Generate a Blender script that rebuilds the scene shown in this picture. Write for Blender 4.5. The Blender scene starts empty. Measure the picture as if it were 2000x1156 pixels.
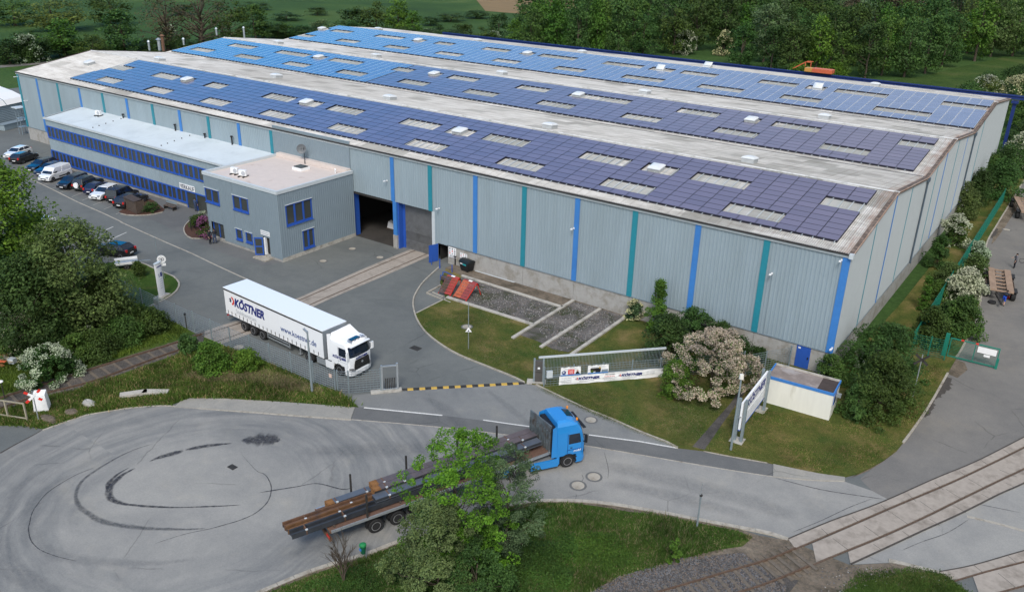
import bpy, math, random
import numpy as np
from mathutils import Vector, Matrix, noise

# ------------------------------------------------------------------ camera
scene = bpy.context.scene
F = 1652.149
CAM = np.array([13.972, -64.813, 32.985])
YAW, PITCH, ROLL = [math.radians(a) for a in (-35.237, 23.484, 1.372)]
_cy, _sy, _cp, _sp = math.cos(YAW), math.sin(YAW), math.cos(PITCH), math.sin(PITCH)
_f = np.array([_sy*_cp, _cy*_cp, -_sp]); _r = np.array([_cy, -_sy, 0.0]); _u = np.cross(_r, _f)
_c, _s = math.cos(ROLL), math.sin(ROLL)
_r, _u = _r*_c + _u*_s, -_r*_s + _u*_c
cd = bpy.data.cameras.new('camera'); cam = bpy.data.objects.new('camera', cd)
scene.collection.objects.link(cam); scene.camera = cam
cam.matrix_world = Matrix([[_r[0], _u[0], -_f[0], CAM[0]], [_r[1], _u[1], -_f[1], CAM[1]],
                           [_r[2], _u[2], -_f[2], CAM[2]], [0, 0, 0, 1]])
cd.sensor_width = 36.0; cd.lens = 36.0*F/2000.0; cd.clip_start = 0.5; cd.clip_end = 3000

# ------------------------------------------------------------------ light
w = bpy.data.worlds.new("World"); scene.world = w; w.use_nodes = True
nt = w.node_tree; bg = nt.nodes['Background']
sky = nt.nodes.new('ShaderNodeTexSky'); sky.sky_type = 'NISHITA'; sky.sun_disc = False
SUN_EL, SUN_AZ = math.radians(48), math.radians(150)     # azimuth clockwise from +Y
sky.sun_elevation = SUN_EL; sky.sun_rotation = SUN_AZ
sky.air_density = 1.2; sky.dust_density = 2.0; sky.ozone_density = 1.5
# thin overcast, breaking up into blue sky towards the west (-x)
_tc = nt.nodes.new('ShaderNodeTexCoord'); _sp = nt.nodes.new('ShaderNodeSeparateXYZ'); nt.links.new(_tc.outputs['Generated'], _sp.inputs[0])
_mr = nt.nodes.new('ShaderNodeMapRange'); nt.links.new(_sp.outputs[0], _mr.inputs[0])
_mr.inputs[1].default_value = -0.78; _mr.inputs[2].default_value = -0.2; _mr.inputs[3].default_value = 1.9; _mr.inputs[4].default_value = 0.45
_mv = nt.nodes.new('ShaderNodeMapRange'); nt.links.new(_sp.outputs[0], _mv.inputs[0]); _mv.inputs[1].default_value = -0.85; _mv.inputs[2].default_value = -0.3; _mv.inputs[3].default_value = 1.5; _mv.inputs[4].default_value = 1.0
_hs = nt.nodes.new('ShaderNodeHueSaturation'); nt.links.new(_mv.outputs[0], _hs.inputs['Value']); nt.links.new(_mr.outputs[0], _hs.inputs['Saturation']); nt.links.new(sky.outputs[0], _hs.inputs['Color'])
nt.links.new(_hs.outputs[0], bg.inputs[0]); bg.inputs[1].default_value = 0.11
sd = bpy.data.lights.new('sun', 'SUN'); sd.energy = 1.35; sd.angle = math.radians(16); sd.color = (1.0, 0.97, 0.92)
so = bpy.data.objects.new('sun', sd); scene.collection.objects.link(so)
_d = Vector((math.sin(SUN_AZ)*math.cos(SUN_EL), math.cos(SUN_AZ)*math.cos(SUN_EL), math.sin(SUN_EL)))
so.rotation_euler = _d.to_track_quat('Z', 'Y').to_euler()
vs = scene.view_settings; vs.view_transform = 'Standard'; vs.look = 'None'; vs.exposure = 0.7; vs.gamma = 1.0
vs.use_curve_mapping = False
scene.render.film_transparent = False
scene.cycles.max_bounces = 6; scene.cycles.transparent_max_bounces = 12
scene.cycles.use_denoising = True

# ------------------------------------------------------------------ where things stand (survey of the site)
def ray(px, py):
    return _f*F + _r*(px-1000) - _u*(py-578)
def G(px, py, z=0.0):
    d = ray(px, py); t = (z-CAM[2])/d[2]; p = CAM+d*t
    return Vector((p[0], p[1], z))
def GY(px, py, y):
    d = ray(px, py); t = (y-CAM[1])/d[1]; return Vector(CAM+d*t)
def GX(px, py, x):
    d = ray(px, py); t = (x-CAM[0])/d[0]; return Vector(CAM+d*t)
def proj(p):
    d = np.array(p)-CAM; k = d@_f
    return 1000+F*(d@_r)/k, 578-F*(d@_u)/k
def hgt(base, py):
    """height above base whose top reaches picture row py"""
    lo, hi = 0.0, 60.0
    for _ in range(30):
        m = (lo+hi)/2
        if proj((base[0], base[1], base[2]+m))[1] > py: lo = m
        else: hi = m
    return lo
def zoomp(ox, oy, s):
    return lambda x, y: (ox+x/s, oy+y/s)

# ------------------------------------------------------------------ helpers
COL = scene.collection
class MB:
    def __init__(s): s.v = []; s.f = []; s.m = []
    def add(s, vs, fs, mi=0):
        b = len(s.v); s.v += [tuple(map(float, p)) for p in vs]
        for f in fs: s.f.append(tuple(b+i for i in f)); s.m.append(mi)
        return s
    def poly(s, pts, mi=0): return s.add(pts, [tuple(range(len(pts)))], mi)
    def box(s, x0, x1, y0, y1, z0, z1, mi=0, mt=None):
        v = [(x0,y0,z0),(x1,y0,z0),(x1,y1,z0),(x0,y1,z0),(x0,y0,z1),(x1,y0,z1),(x1,y1,z1),(x0,y1,z1)]
        s.add(v, [(0,3,2,1),(0,1,5,4),(1,2,6,5),(2,3,7,6),(3,0,4,7)], mi)
        s.add([v[4],v[5],v[6],v[7]], [(0,1,2,3)], mi if mt is None else mt)
        return s
    def obox(s, c, sz, rot=0.0, mi=0, M=None):
        hx, hy, hz = sz[0]/2, sz[1]/2, sz[2]/2
        if M is None: M = Matrix.Rotation(rot, 3, 'Z')
        v = [Vector(c)+M@Vector((a*hx, b*hy, d*hz)) for d in (-1,1) for a, b in ((-1,-1),(1,-1),(1,1),(-1,1))]
        return s.add(v, [(0,3,2,1),(4,5,6,7),(0,1,5,4),(1,2,6,5),(2,3,7,6),(3,0,4,7)], mi)
    def bar(s, p0, p1, wd, ht, mi=0):
        p0, p1 = Vector(p0), Vector(p1); d = (p1-p0); L = d.length; x = d.normalized()
        up = Vector((0,0,1)) if abs(x.z) < 0.95 else Vector((1,0,0))
        y = up.cross(x).normalized(); z = x.cross(y)
        M = Matrix((x, y, z)).transposed()
        return s.obox((p0+p1)/2, (L, wd, ht), mi=mi, M=M)
    def cyl(s, p0, p1, r0, r1=None, n=10, mi=0, caps=True):
        r1 = r0 if r1 is None else r1
        p0, p1 = Vector(p0), Vector(p1); x = (p1-p0).normalized()
        up = Vector((0,0,1)) if abs(x.z) < 0.9 else Vector((1,0,0))
        a = up.cross(x).normalized(); b = x.cross(a)
        vs = []
        for p, r in ((p0, r0), (p1, r1)):
            for i in range(n):
                t = 2*math.pi*i/n; vs.append(p+a*(r*math.cos(t))+b*(r*math.sin(t)))
        fs = [(i, (i+1) % n, n+(i+1) % n, n+i) for i in range(n)]
        if caps: fs += [tuple(reversed(range(n))), tuple(range(n, 2*n))]
        return s.add(vs, fs, mi)
    def tube(s, pts, rs, n=6, mi=0):
        for i in range(len(pts)-1):
            s.cyl(pts[i], pts[i+1], rs[i] if hasattr(rs, '__len__') else rs, rs[i+1] if hasattr(rs, '__len__') else rs, n, mi)
        return s
    def prism(s, poly, z0, z1, mi=0, mt=None):
        n = len(poly); a = sum(poly[i][0]*poly[(i+1) % n][1]-poly[(i+1) % n][0]*poly[i][1] for i in range(n))
        if a < 0: poly = list(reversed(poly))
        s.add([(p[0],p[1],z1) for p in poly], [tuple(range(n))], mi if mt is None else mt)
        v = [(p[0],p[1],z0) for p in poly]+[(p[0],p[1],z1) for p in poly]
        return s.add(v, [(i, (i+1) % n, n+(i+1) % n, n+i) for i in range(n)], mi)
    def loft(s, secs, mi=0, caps=True, closed=True):
        n = len(secs[0]); v = [p for sec in secs for p in sec]; fs = []
        for k in range(len(secs)-1):
            for i in range(n if closed else n-1):
                j = (i+1) % n; fs.append((k*n+i, k*n+j, (k+1)*n+j, (k+1)*n+i))
        if caps: fs += [tuple(reversed(range(n))), tuple(range((len(secs)-1)*n, len(secs)*n))]
        return s.add(v, fs, mi)
    def lathe(s, prof, c=(0,0,0), n=16, mi=0):
        secs = [[(c[0]+r*math.cos(2*math.pi*i/n), c[1]+r*math.sin(2*math.pi*i/n), c[2]+z) for i in range(n)] for r, z in prof]
        return s.loft(secs, mi)
    def build(s, name, mats, parent=None, smooth=False, loc=None, rotz=0.0, kind=None, bevel=0, recalc=False, rot=None):
        me = bpy.data.meshes.new(name); me.from_pydata(s.v, [], s.f)
        if not isinstance(mats, (list, tuple)): mats = [mats]
        for m in mats: me.materials.append(m)
        me.polygons.foreach_set('material_index', s.m)
        if recalc:
            import bmesh
            bm = bmesh.new(); bm.from_mesh(me); bmesh.ops.remove_doubles(bm, verts=bm.verts, dist=1e-4)
            bmesh.ops.recalc_face_normals(bm, faces=bm.faces); bm.to_mesh(me); bm.free()
        if smooth: me.polygons.foreach_set('use_smooth', [True]*len(me.polygons))
        me.update()
        o = bpy.data.objects.new(name, me); COL.objects.link(o)
        if parent: o.parent = parent
        if loc is not None: o.location = loc
        if rot is not None: o.rotation_euler = rot
        elif rotz: o.rotation_euler = (0, 0, rotz)
        if kind: o['kind'] = kind
        if bevel:
            b = o.modifiers.new('bevel', 'BEVEL'); b.width = bevel; b.segments = 2; b.limit_method = 'ANGLE'
        return o
def tag(o, label, cat, group=None):
    o['label'] = label; o['category'] = cat
    if group: o['group'] = group
    return o
def thing(name, label, cat, loc=(0,0,0), rotz=0.0, group=None):
    o = bpy.data.objects.new(name, None); COL.objects.link(o); o.empty_display_size = 0.3
    o.location = loc; o.rotation_euler = (0,0,rotz); return tag(o, label, cat, group)
def kids(o): return [c for c in COL.objects if c.parent == o]
def dup(o, loc=None, rotz=None, scale=None, label=None, group=None, parent=None):
    ch = list(o.children)
    c = o.copy(); COL.objects.link(c)
    if parent is not None: c.parent = parent
    if loc is not None: c.location = loc
    if rotz is not None: c.rotation_euler = (0,0,rotz)
    if scale is not None: c.scale = scale
    if label: c['label'] = label
    if group: c['group'] = group
    for k in ch: dup(k, parent=c)
    return c
def smooth_line(pts, n=4):
    P = [Vector((p[0], p[1])) for p in pts]; out = []
    for i in range(len(P)-1):
        a, b, c, d = P[max(i-1,0)], P[i], P[i+1], P[min(i+2, len(P)-1)]
        for k in range(n):
            t = k/n
            out.append(0.5*((2*b)+(c-a)*t+(2*a-5*b+4*c-d)*t*t+(3*b-a-3*c+d)*t**3))
    out.append(P[-1]); return out
def gl(pts, z=0.0): return [(lambda q: (q.x, q.y))(G(x, y, z)) for x, y in pts]
def offset(line, d):
    out = []
    for i, p in enumerate(line):
        a = Vector(line[max(i-1,0)]); b = Vector(line[min(i+1, len(line)-1)]); t = (b-a).normalized()
        out.append(Vector((p[0]-t.y*d, p[1]+t.x*d)))
    return out
def ribbon(mb, line, w0, z0, z1, mi=0):
    """strip of width w0 along a ground line"""
    ww = w0 if hasattr(w0, '__len__') else [w0]*len(line)
    L, R_ = [], []
    for i, p in enumerate(line):
        a = Vector(line[max(i-1,0)]); b = Vector(line[min(i+1, len(line)-1)]); t = (b-a).normalized()
        L.append((p[0]-t.y*ww[i]/2, p[1]+t.x*ww[i]/2)); R_.append((p[0]+t.y*ww[i]/2, p[1]-t.x*ww[i]/2))
    for i in range(len(line)-1):
        v = [(*R_[i], z1), (*R_[i+1], z1), (*L[i+1], z1), (*L[i], z1)]
        fs = [(0,1,2,3)]
        if z1-z0 > 0.02:
            v += [(*R_[i], z0), (*R_[i+1], z0), (*L[i+1], z0), (*L[i], z0)]; fs += [(4,5,1,0), (6,7,3,2)]
        mb.add(v, fs, mi)
    return mb

# ------------------------------------------------------------------ materials
def _new(name):
    m = bpy.data.materials.new(name); m.use_nodes = True
    return m, m.node_tree, m.node_tree.nodes['Principled BSDF']
def N(nt, t, **kw):
    n = nt.nodes.new(t)
    for k, v in kw.items(): setattr(n, k, v)
    return n
def ramp(nt, fac, stops):
    r = N(nt, 'ShaderNodeValToRGB'); e = r.color_ramp.elements
    while len(e) < len(stops): e.new(0.5)
    for i, (p, c) in enumerate(stops):
        e[i].position = p; e[i].color = (*c, 1) if len(c) == 3 else c
    nt.links.new(fac, r.inputs[0]); return r.outputs[0]
def nz(nt, scale, detail=4, rough=0.6, vec=None, stretch=None, dist=0.0):
    tc = N(nt, 'ShaderNodeTexCoord'); n = N(nt, 'ShaderNodeTexNoise')
    n.inputs['Scale'].default_value = scale; n.inputs['Detail'].default_value = detail; n.inputs['Roughness'].default_value = rough
    n.inputs['Distortion'].default_value = dist
    src = vec or tc.outputs['Object']
    if stretch:
        mp = N(nt, 'ShaderNodeMapping'); mp.inputs['Scale'].default_value = stretch
        nt.links.new(src, mp.inputs[0]); src = mp.outputs[0]
    nt.links.new(src, n.inputs['Vector']); return n.outputs['Fac']
def mixc(nt, fac, a, b, mode='MIX'):
    m = N(nt, 'ShaderNodeMix', data_type='RGBA', blend_type=mode)
    for inp, v in ((0, fac), (6, a), (7, b)):
        if isinstance(v, (int, float)): m.inputs[inp].default_value = v
        elif isinstance(v, tuple): m.inputs[inp].default_value = (*v, 1) if len(v) == 3 else v
        else: nt.links.new(v, m.inputs[inp])
    return m.outputs[2]
def bump(nt, b, h, strength=0.3, dist=0.05):
    n = N(nt, 'ShaderNodeBump'); n.inputs['Strength'].default_value = strength; n.inputs['Distance'].default_value = dist
    nt.links.new(h, n.inputs['Height']); nt.links.new(n.outputs[0], b.inputs['Normal'])
def mat(name, col, rough=0.6, metal=0.0, var=0.12, scale=3.0, spec=0.4, bmp=0.0, bscale=None, stretch=None, dirt=None, dscale=0.6, dpos=(0.5, 0.7)):
    """plain surface with fine mottling and, optionally, patches of dirt"""
    m, nt, b = _new(name)
    b.inputs['Roughness'].default_value = rough; b.inputs['Metallic'].default_value = metal
    b.inputs['Specular IOR Level'].default_value = spec
    lo = tuple(c*(1-var) for c in col); hi = tuple(min(1, c*(1+var)) for c in col)
    c = ramp(nt, nz(nt, scale, 5, 0.65, stretch=stretch), [(0.3, lo), (0.7, hi)])
    if dirt:
        f = ramp(nt, nz(nt, dscale, 6, 0.7, stretch=stretch), [(dpos[0], (0,0,0)), (dpos[1], (1,1,1))])
        c = mixc(nt, f, c, dirt)
    nt.links.new(c, b.inputs['Base Color'])
    if bmp: bump(nt, b, nz(nt, bscale or scale*3, 4, 0.6, stretch=stretch), bmp, 0.03)
    return m
def emit(name, col, s=1.0):
    m, nt, b = _new(name); b.inputs['Base Color'].default_value = (*col, 1)
    b.inputs['Emission Color'].default_value = (*col, 1); b.inputs['Emission Strength'].default_value = s; return m
def glass(name, col=(0.012, 0.016, 0.02), rough=0.06, spec=0.6):
    m, nt, b = _new(name); b.inputs['Base Color'].default_value = (*col, 1)
    b.inputs['Roughness'].default_value = rough; b.inputs['Specular IOR Level'].default_value = spec; return m
def leafmat(name, dark, light, trans=0.25, hue=None, nscale=0.35):
    m, nt, b = _new(name); b.inputs['Roughness'].default_value = 0.65; b.inputs['Specular IOR Level'].default_value = 0.25
    g = N(nt, 'ShaderNodeNewGeometry'); oi = N(nt, 'ShaderNodeObjectInfo')
    a = ramp(nt, g.outputs['Random Per Island'], [(0.0, dark), (0.6, tuple((x+y)/2 for x, y in zip(dark, light))), (1.0, light)])
    cl = ramp(nt, nz(nt, nscale, 3), [(0.35, (0.62,0.62,0.62)), (0.65, (1.25,1.25,1.15))])
    c = mixc(nt, 1.0, a, cl, 'MULTIPLY')
    ob = ramp(nt, oi.outputs['Random'], [(0.0, (0.72,0.85,0.8)), (0.5, (1,1,1)), (1.0, (1.25,1.1,0.8))])
    c = mixc(nt, 1.0, c, ob, 'MULTIPLY')
    nt.links.new(c, b.inputs['Base Color'])
    t = N(nt, 'ShaderNodeBsdfTranslucent'); nt.links.new(c, t.inputs[0])
    mx = N(nt, 'ShaderNodeMixShader'); mx.inputs[0].default_value = trans
    nt.links.new(b.outputs[0], mx.inputs[1]); nt.links.new(t.outputs[0], mx.inputs[2])
    nt.links.new(mx.outputs[0], nt.nodes['Material Output'].inputs[0]); return m

def asphalt_mat(name, base, var=0.1, streak=None, patch=(0.55, 0.75), warm=(1.12, 1.06, 0.95), wear=None):
    m, nt, b = _new(name); b.inputs['Roughness'].default_value = 0.88; b.inputs['Specular IOR Level'].default_value = 0.25
    c = ramp(nt, nz(nt, 9, 6, 0.8), [(0.35, tuple(x*(1-var) for x in base)), (0.65, tuple(x*(1+var) for x in base))])
    big = ramp(nt, nz(nt, 0.16, 5, 0.6, dist=0.6), [(0.35, (0.86,0.865,0.87)), (0.62, (1.08,1.07,1.05))])
    c = mixc(nt, 1.0, c, big, 'MULTIPLY')
    dust = ramp(nt, nz(nt, 0.3, 6, 0.7), [(patch[0], (0,0,0)), (patch[1], (0.55,0.55,0.55))])
    c = mixc(nt, dust, c, tuple(x*y*1.15 for x, y in zip(base, warm)))
    tc = N(nt, 'ShaderNodeTexCoord')
    # aggregate, hairline cracks and repaired squares
    ag = ramp(nt, nz(nt, 60, 2, 0.9), [(0.3, (0.9,0.9,0.9)), (0.7, (1.1,1.1,1.1))]); c = mixc(nt, 1.0, c, ag, 'MULTIPLY')
    sd_ = ramp(nt, nz(nt, 1.1, 7, 0.8), [(0.3, (0.9,0.9,0.91)), (0.7, (1.08,1.07,1.05))]); c = mixc(nt, 1.0, c, sd_, 'MULTIPLY')
    vo = N(nt, 'ShaderNodeTexVoronoi', feature='DISTANCE_TO_EDGE'); vo.inputs['Scale'].default_value = 0.13
    wv = N(nt, 'ShaderNodeTexNoise'); wv.inputs['Scale'].default_value = 0.9; wv.inputs['Detail'].default_value = 5; nt.links.new(tc.outputs['Object'], wv.inputs['Vector'])
    wm = mixc(nt, 0.35, tc.outputs['Object'], wv.outputs['Color'], 'ADD'); nt.links.new(wm, vo.inputs['Vector'])
    ck = ramp(nt, vo.outputs['Distance'], [(0.0, (0.62,0.62,0.62)), (0.006, (1,1,1))]); cm = ramp(nt, nz(nt, 0.25, 3), [(0.5, (0,0,0)), (0.6, (1,1,1))])
    c = mixc(nt, cm, c, mixc(nt, 1.0, c, ck, 'MULTIPLY'))
    if wear:
        # tyre scuffs that follow the circle where lorries turn: radius carries the detail
        sp = N(nt, 'ShaderNodeSeparateXYZ'); mp = N(nt, 'ShaderNodeMapping')
        mp.inputs['Location'].default_value = (-wear[0], -wear[1], 0); nt.links.new(tc.outputs['Object'], mp.inputs[0])
        nt.links.new(mp.outputs[0], sp.inputs[0])
        ln = N(nt, 'ShaderNodeVectorMath', operation='LENGTH'); nt.links.new(mp.outputs[0], ln.inputs[0])
        at = N(nt, 'ShaderNodeMath', operation='ARCTAN2'); nt.links.new(sp.outputs[1], at.inputs[0]); nt.links.new(sp.outputs[0], at.inputs[1])
        cb = N(nt, 'ShaderNodeCombineXYZ'); ml = N(nt, 'ShaderNodeMath', operation='MULTIPLY'); ml.inputs[1].default_value = 0.9
        nt.links.new(at.outputs[0], ml.inputs[0]); nt.links.new(ml.outputs[0], cb.inputs[1])
        wob = nz(nt, 0.12, 2); ad = N(nt, 'ShaderNodeMath', operation='MULTIPLY_ADD'); ad.inputs[1].default_value = 2.5
        nt.links.new(wob, ad.inputs[0]); nt.links.new(ln.outputs['Value'], ad.inputs[2]); nt.links.new(ad.outputs[0], cb.inputs[0])
        n2 = nz(nt, 1.3, 5, 0.65, vec=cb.outputs[0])
        msk = N(nt, 'ShaderNodeMapRange'); msk.inputs[1].default_value = 5; msk.inputs[2].default_value = 9
        nt.links.new(ln.outputs['Value'], msk.inputs[0])
        ms2 = N(nt, 'ShaderNodeMapRange'); ms2.inputs[1].default_value = 26; ms2.inputs[2].default_value = 14
        nt.links.new(ln.outputs['Value'], ms2.inputs[0])
        pr = N(nt, 'ShaderNodeMath', operation='MULTIPLY'); nt.links.new(msk.outputs[0], pr.inputs[0]); nt.links.new(ms2.outputs[0], pr.inputs[1])
        sc = ramp(nt, n2, [(0.34, (0.6,0.63,0.67)), (0.62, (0.92,0.925,0.935))])
        c2 = mixc(nt, 1.0, c, sc, 'MULTIPLY'); c = mixc(nt, pr.outputs[0], c, c2)
    nt.links.new(c, b.inputs['Base Color']); bump(nt, b, nz(nt, 30, 3), 0.25, 0.01)
    return m
def grass_mat(name, a, b_, c_, s1=0.35, s2=6):
    m, nt, b = _new(name); b.inputs['Roughness'].default_value = 0.95; b.inputs['Specular IOR Level'].default_value = 0.1
    fine = nz(nt, s2, 8, 0.8); big = nz(nt, s1, 6, 0.65, dist=0.5)
    c = ramp(nt, big, [(0.36, a), (0.52, b_), (0.68, c_)])
    f = ramp(nt, fine, [(0.3, (0.5,0.55,0.5)), (0.5, (1,1,1)), (0.72, (1.55,1.45,1.3))])
    c = mixc(nt, 1.0, c, f, 'MULTIPLY')
    nt.links.new(c, b.inputs['Base Color']); bump(nt, b, fine, 0.9, 0.12); return m

M = {}
M['road'] = asphalt_mat('road_asphalt', (0.272, 0.268, 0.255), wear=(-26.6, -41.2))
M['yard'] = asphalt_mat('yard_asphalt', (0.137, 0.146, 0.143), patch=(0.6, 0.8))
M['pave'] = asphalt_mat('old_pavement', (0.175, 0.168, 0.158))
M['paver'] = asphalt_mat('paver_sidewalk', (0.29, 0.28, 0.255))
M['patch'] = asphalt_mat('dark_patch', (0.135, 0.137, 0.137))
M['concrete'] = mat('concrete', (0.42, 0.395, 0.35), 0.9, var=0.12, scale=5, dirt=(0.2, 0.185, 0.16), dscale=0.9, bmp=0.2)
M['kerb'] = mat('kerb_concrete', (0.36, 0.33, 0.28), 0.9, var=0.18, scale=4, dirt=(0.2, 0.17, 0.13), dscale=1.5)
M['plinth'] = mat('plinth_concrete', (0.34, 0.33, 0.31), 0.9, var=0.1, scale=2, dirt=(0.2, 0.175, 0.135), dscale=0.7, dpos=(0.48, 0.72), bmp=0.1)
M['slab'] = mat('track_slab', (0.33, 0.288, 0.245), 0.9, var=0.12, scale=2.5, dirt=(0.2, 0.17, 0.14), dscale=0.8, bmp=0.15)
M['meadow'] = grass_mat('meadow', (0.028, 0.06, 0.018), (0.042, 0.085, 0.022), (0.07, 0.11, 0.03), 0.025, 1.2)
M['lawn'] = grass_mat('lawn', (0.05, 0.082, 0.018), (0.1, 0.105, 0.028), (0.2, 0.155, 0.065), 0.3, 7)
M['lawn2'] = grass_mat('lawn_fresh', (0.035, 0.075, 0.014), (0.05, 0.095, 0.018), (0.09, 0.1, 0.03), 0.4, 8)
M['meadow2'] = grass_mat('near_meadow', (0.03, 0.06, 0.014), (0.045, 0.08, 0.018), (0.075, 0.095, 0.03), 0.08, 1.5)
M['rough'] = grass_mat('rough_ground', (0.036, 0.07, 0.014), (0.06, 0.095, 0.02), (0.12, 0.11, 0.045), 0.3, 4)
M['dirt'] = grass_mat('bare_dirt', (0.1, 0.085, 0.065), (0.17, 0.14, 0.11), (0.22, 0.185, 0.145), 0.5, 5)
M['gravel'] = grass_mat('gravel', (0.05, 0.06, 0.03), (0.13, 0.12, 0.115), (0.19, 0.175, 0.165), 0.5, 12)
M['ballast'] = grass_mat('ballast', (0.075, 0.07, 0.065), (0.115, 0.105, 0.1), (0.16, 0.14, 0.12), 0.6, 11)
M['field'] = mat('stubble_field', (0.2, 0.13, 0.055), 0.95, var=0.2, scale=0.05, stretch=(1, 6, 1))
M['mulch'] = mat('mulch', (0.075, 0.035, 0.022), 0.95, var=0.4, scale=9, bmp=0.6)
M['steel'] = mat('galvanised_steel', (0.42, 0.45, 0.47), 0.45, 0.6, 0.1, 6)
M['rail'] = mat('rail_rust', (0.13, 0.085, 0.06), 0.7, 0.3, 0.3, 6)
M['sleeper'] = mat('sleeper', (0.13, 0.108, 0.085), 0.95, var=0.25, scale=5)
M['black'] = mat('black_plastic', (0.012, 0.012, 0.013), 0.6)
M['rubber'] = mat('tyre_rubber', (0.018, 0.018, 0.019), 0.85)
M['white'] = mat('white_paint', (0.8, 0.8, 0.8), 0.35, var=0.03)
M['whitedirty'] = mat('white_panel', (0.7, 0.69, 0.62), 0.6, var=0.06, scale=1.5, dirt=(0.5, 0.48, 0.4), dscale=0.8, dpos=(0.6, 0.8), stretch=(1, 1, 0.2))
M['mark'] = mat('road_paint', (0.62, 0.61, 0.58), 0.8, var=0.25, scale=8)
M['oldline'] = mat('worn_road_paint', (0.33, 0.31, 0.28), 0.85, var=0.25, scale=6)
M['yellow'] = mat('yellow_rubber', (0.5, 0.32, 0.06), 0.6, var=0.2, scale=8)
M['blue'] = mat('blue_paint', (0.022, 0.085, 0.37), 0.5, var=0.06)
M['stripeblue'] = mat('stripe_blue', (0.045, 0.19, 0.5), 0.5, var=0.05, dirt=(0.04, 0.16, 0.43), dscale=0.3)
M['apron'] = asphalt_mat('gateway_asphalt', (0.195, 0.2, 0.198))
M['stripeteal'] = mat('stripe_teal', (0.02, 0.21, 0.27), 0.5, var=0.06)
M['clad'] = mat('grey_cladding', (0.27, 0.335, 0.375), 0.45, var=0.03, scale=0.8, spec=0.5, stretch=(1.2,1,0.2), dirt=(0.222, 0.275, 0.3), dscale=0.35, dpos=(0.42, 0.85))
M['cladg'] = mat('gable_cladding', (0.36, 0.39, 0.4), 0.6, var=0.03, scale=0.8, spec=0.3)
M['cladd'] = mat('office_cladding', (0.2, 0.25, 0.285), 0.5, var=0.04, scale=1, spec=0.3)
M['trim'] = mat('light_trim', (0.5, 0.54, 0.56), 0.5, var=0.05)
M['gutter'] = mat('gutter_dark', (0.03, 0.028, 0.026), 0.8, var=0.5, scale=4)
M['roofwhite'] = mat('annex_membrane', (0.56, 0.61, 0.63), 0.6, var=0.05, scale=0.5, dirt=(0.47, 0.52, 0.54), dscale=0.35)
M['roofpink'] = mat('block_membrane', (0.6, 0.52, 0.47), 0.7, var=0.05, scale=1.2, dirt=(0.36, 0.26, 0.2), dscale=0.5, dpos=(0.6, 0.8))
M['winglass'] = glass('window_glass', (0.05, 0.055, 0.05), 0.1, 0.5)
M['blind'] = mat('window_blind', (0.06, 0.065, 0.058), 0.35, var=0.1, spec=0.6)
M['carglass'] = glass('car_glass', (0.01, 0.016, 0.03), 0.04, 0.8)
M['chrome'] = mat('alloy', (0.5, 0.5, 0.52), 0.3, 0.8, 0.05)
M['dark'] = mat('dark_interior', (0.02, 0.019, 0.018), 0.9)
M['red'] = mat('red_lamp', (0.5, 0.02, 0.015), 0.3, var=0.05)
M['redpaint'] = mat('red_paint', (0.62, 0.03, 0.02), 0.5, var=0.05)
M['orange'] = mat('orange_lamp', (0.8, 0.25, 0.02), 0.3, var=0.05)
M['navy'] = mat('navy_lettering', (0.01, 0.02, 0.16), 0.5, var=0.02)
M['greytext'] = mat('grey_lettering', (0.42, 0.44, 0.47), 0.5, var=0.02)
M['darktext'] = mat('dark_lettering', (0.05, 0.06, 0.09), 0.5, var=0.02)
M['bark'] = mat('bark', (0.075, 0.058, 0.042), 0.95, var=0.3, scale=5)
M['wood'] = mat('weathered_wood', (0.09, 0.065, 0.05), 0.85, var=0.25, scale=5)
M['rusty'] = mat('rusty_steel', (0.16, 0.085, 0.05), 0.75, 0.2, 0.35, 1.5, dirt=(0.07, 0.05, 0.045), dscale=0.8)
M['rustor'] = mat('orange_rust', (0.36, 0.15, 0.03), 0.8, 0.1, 0.3, 2)
M['beam'] = mat('dark_beam_steel', (0.045, 0.05, 0.06), 0.55, 0.3, 0.25, 1.5)
M['beamtop'] = mat('mill_steel', (0.11, 0.125, 0.15), 0.5, 0.3, 0.2, 1.0)
M['greenp'] = mat('green_paint', (0.01, 0.17, 0.12), 0.5)
M['skin'] = mat('skin', (0.45, 0.27, 0.2), 0.6)
def car_paint(name, col, rough=0.25, metal=0.2):
    m, nt, b = _new(name); b.inputs['Base Color'].default_value = (*col, 1); b.inputs['Roughness'].default_value = rough
    b.inputs['Metallic'].default_value = metal; b.inputs['Coat Weight'].default_value = 0.6; b.inputs['Coat Roughness'].default_value = 0.08
    return m
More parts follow.
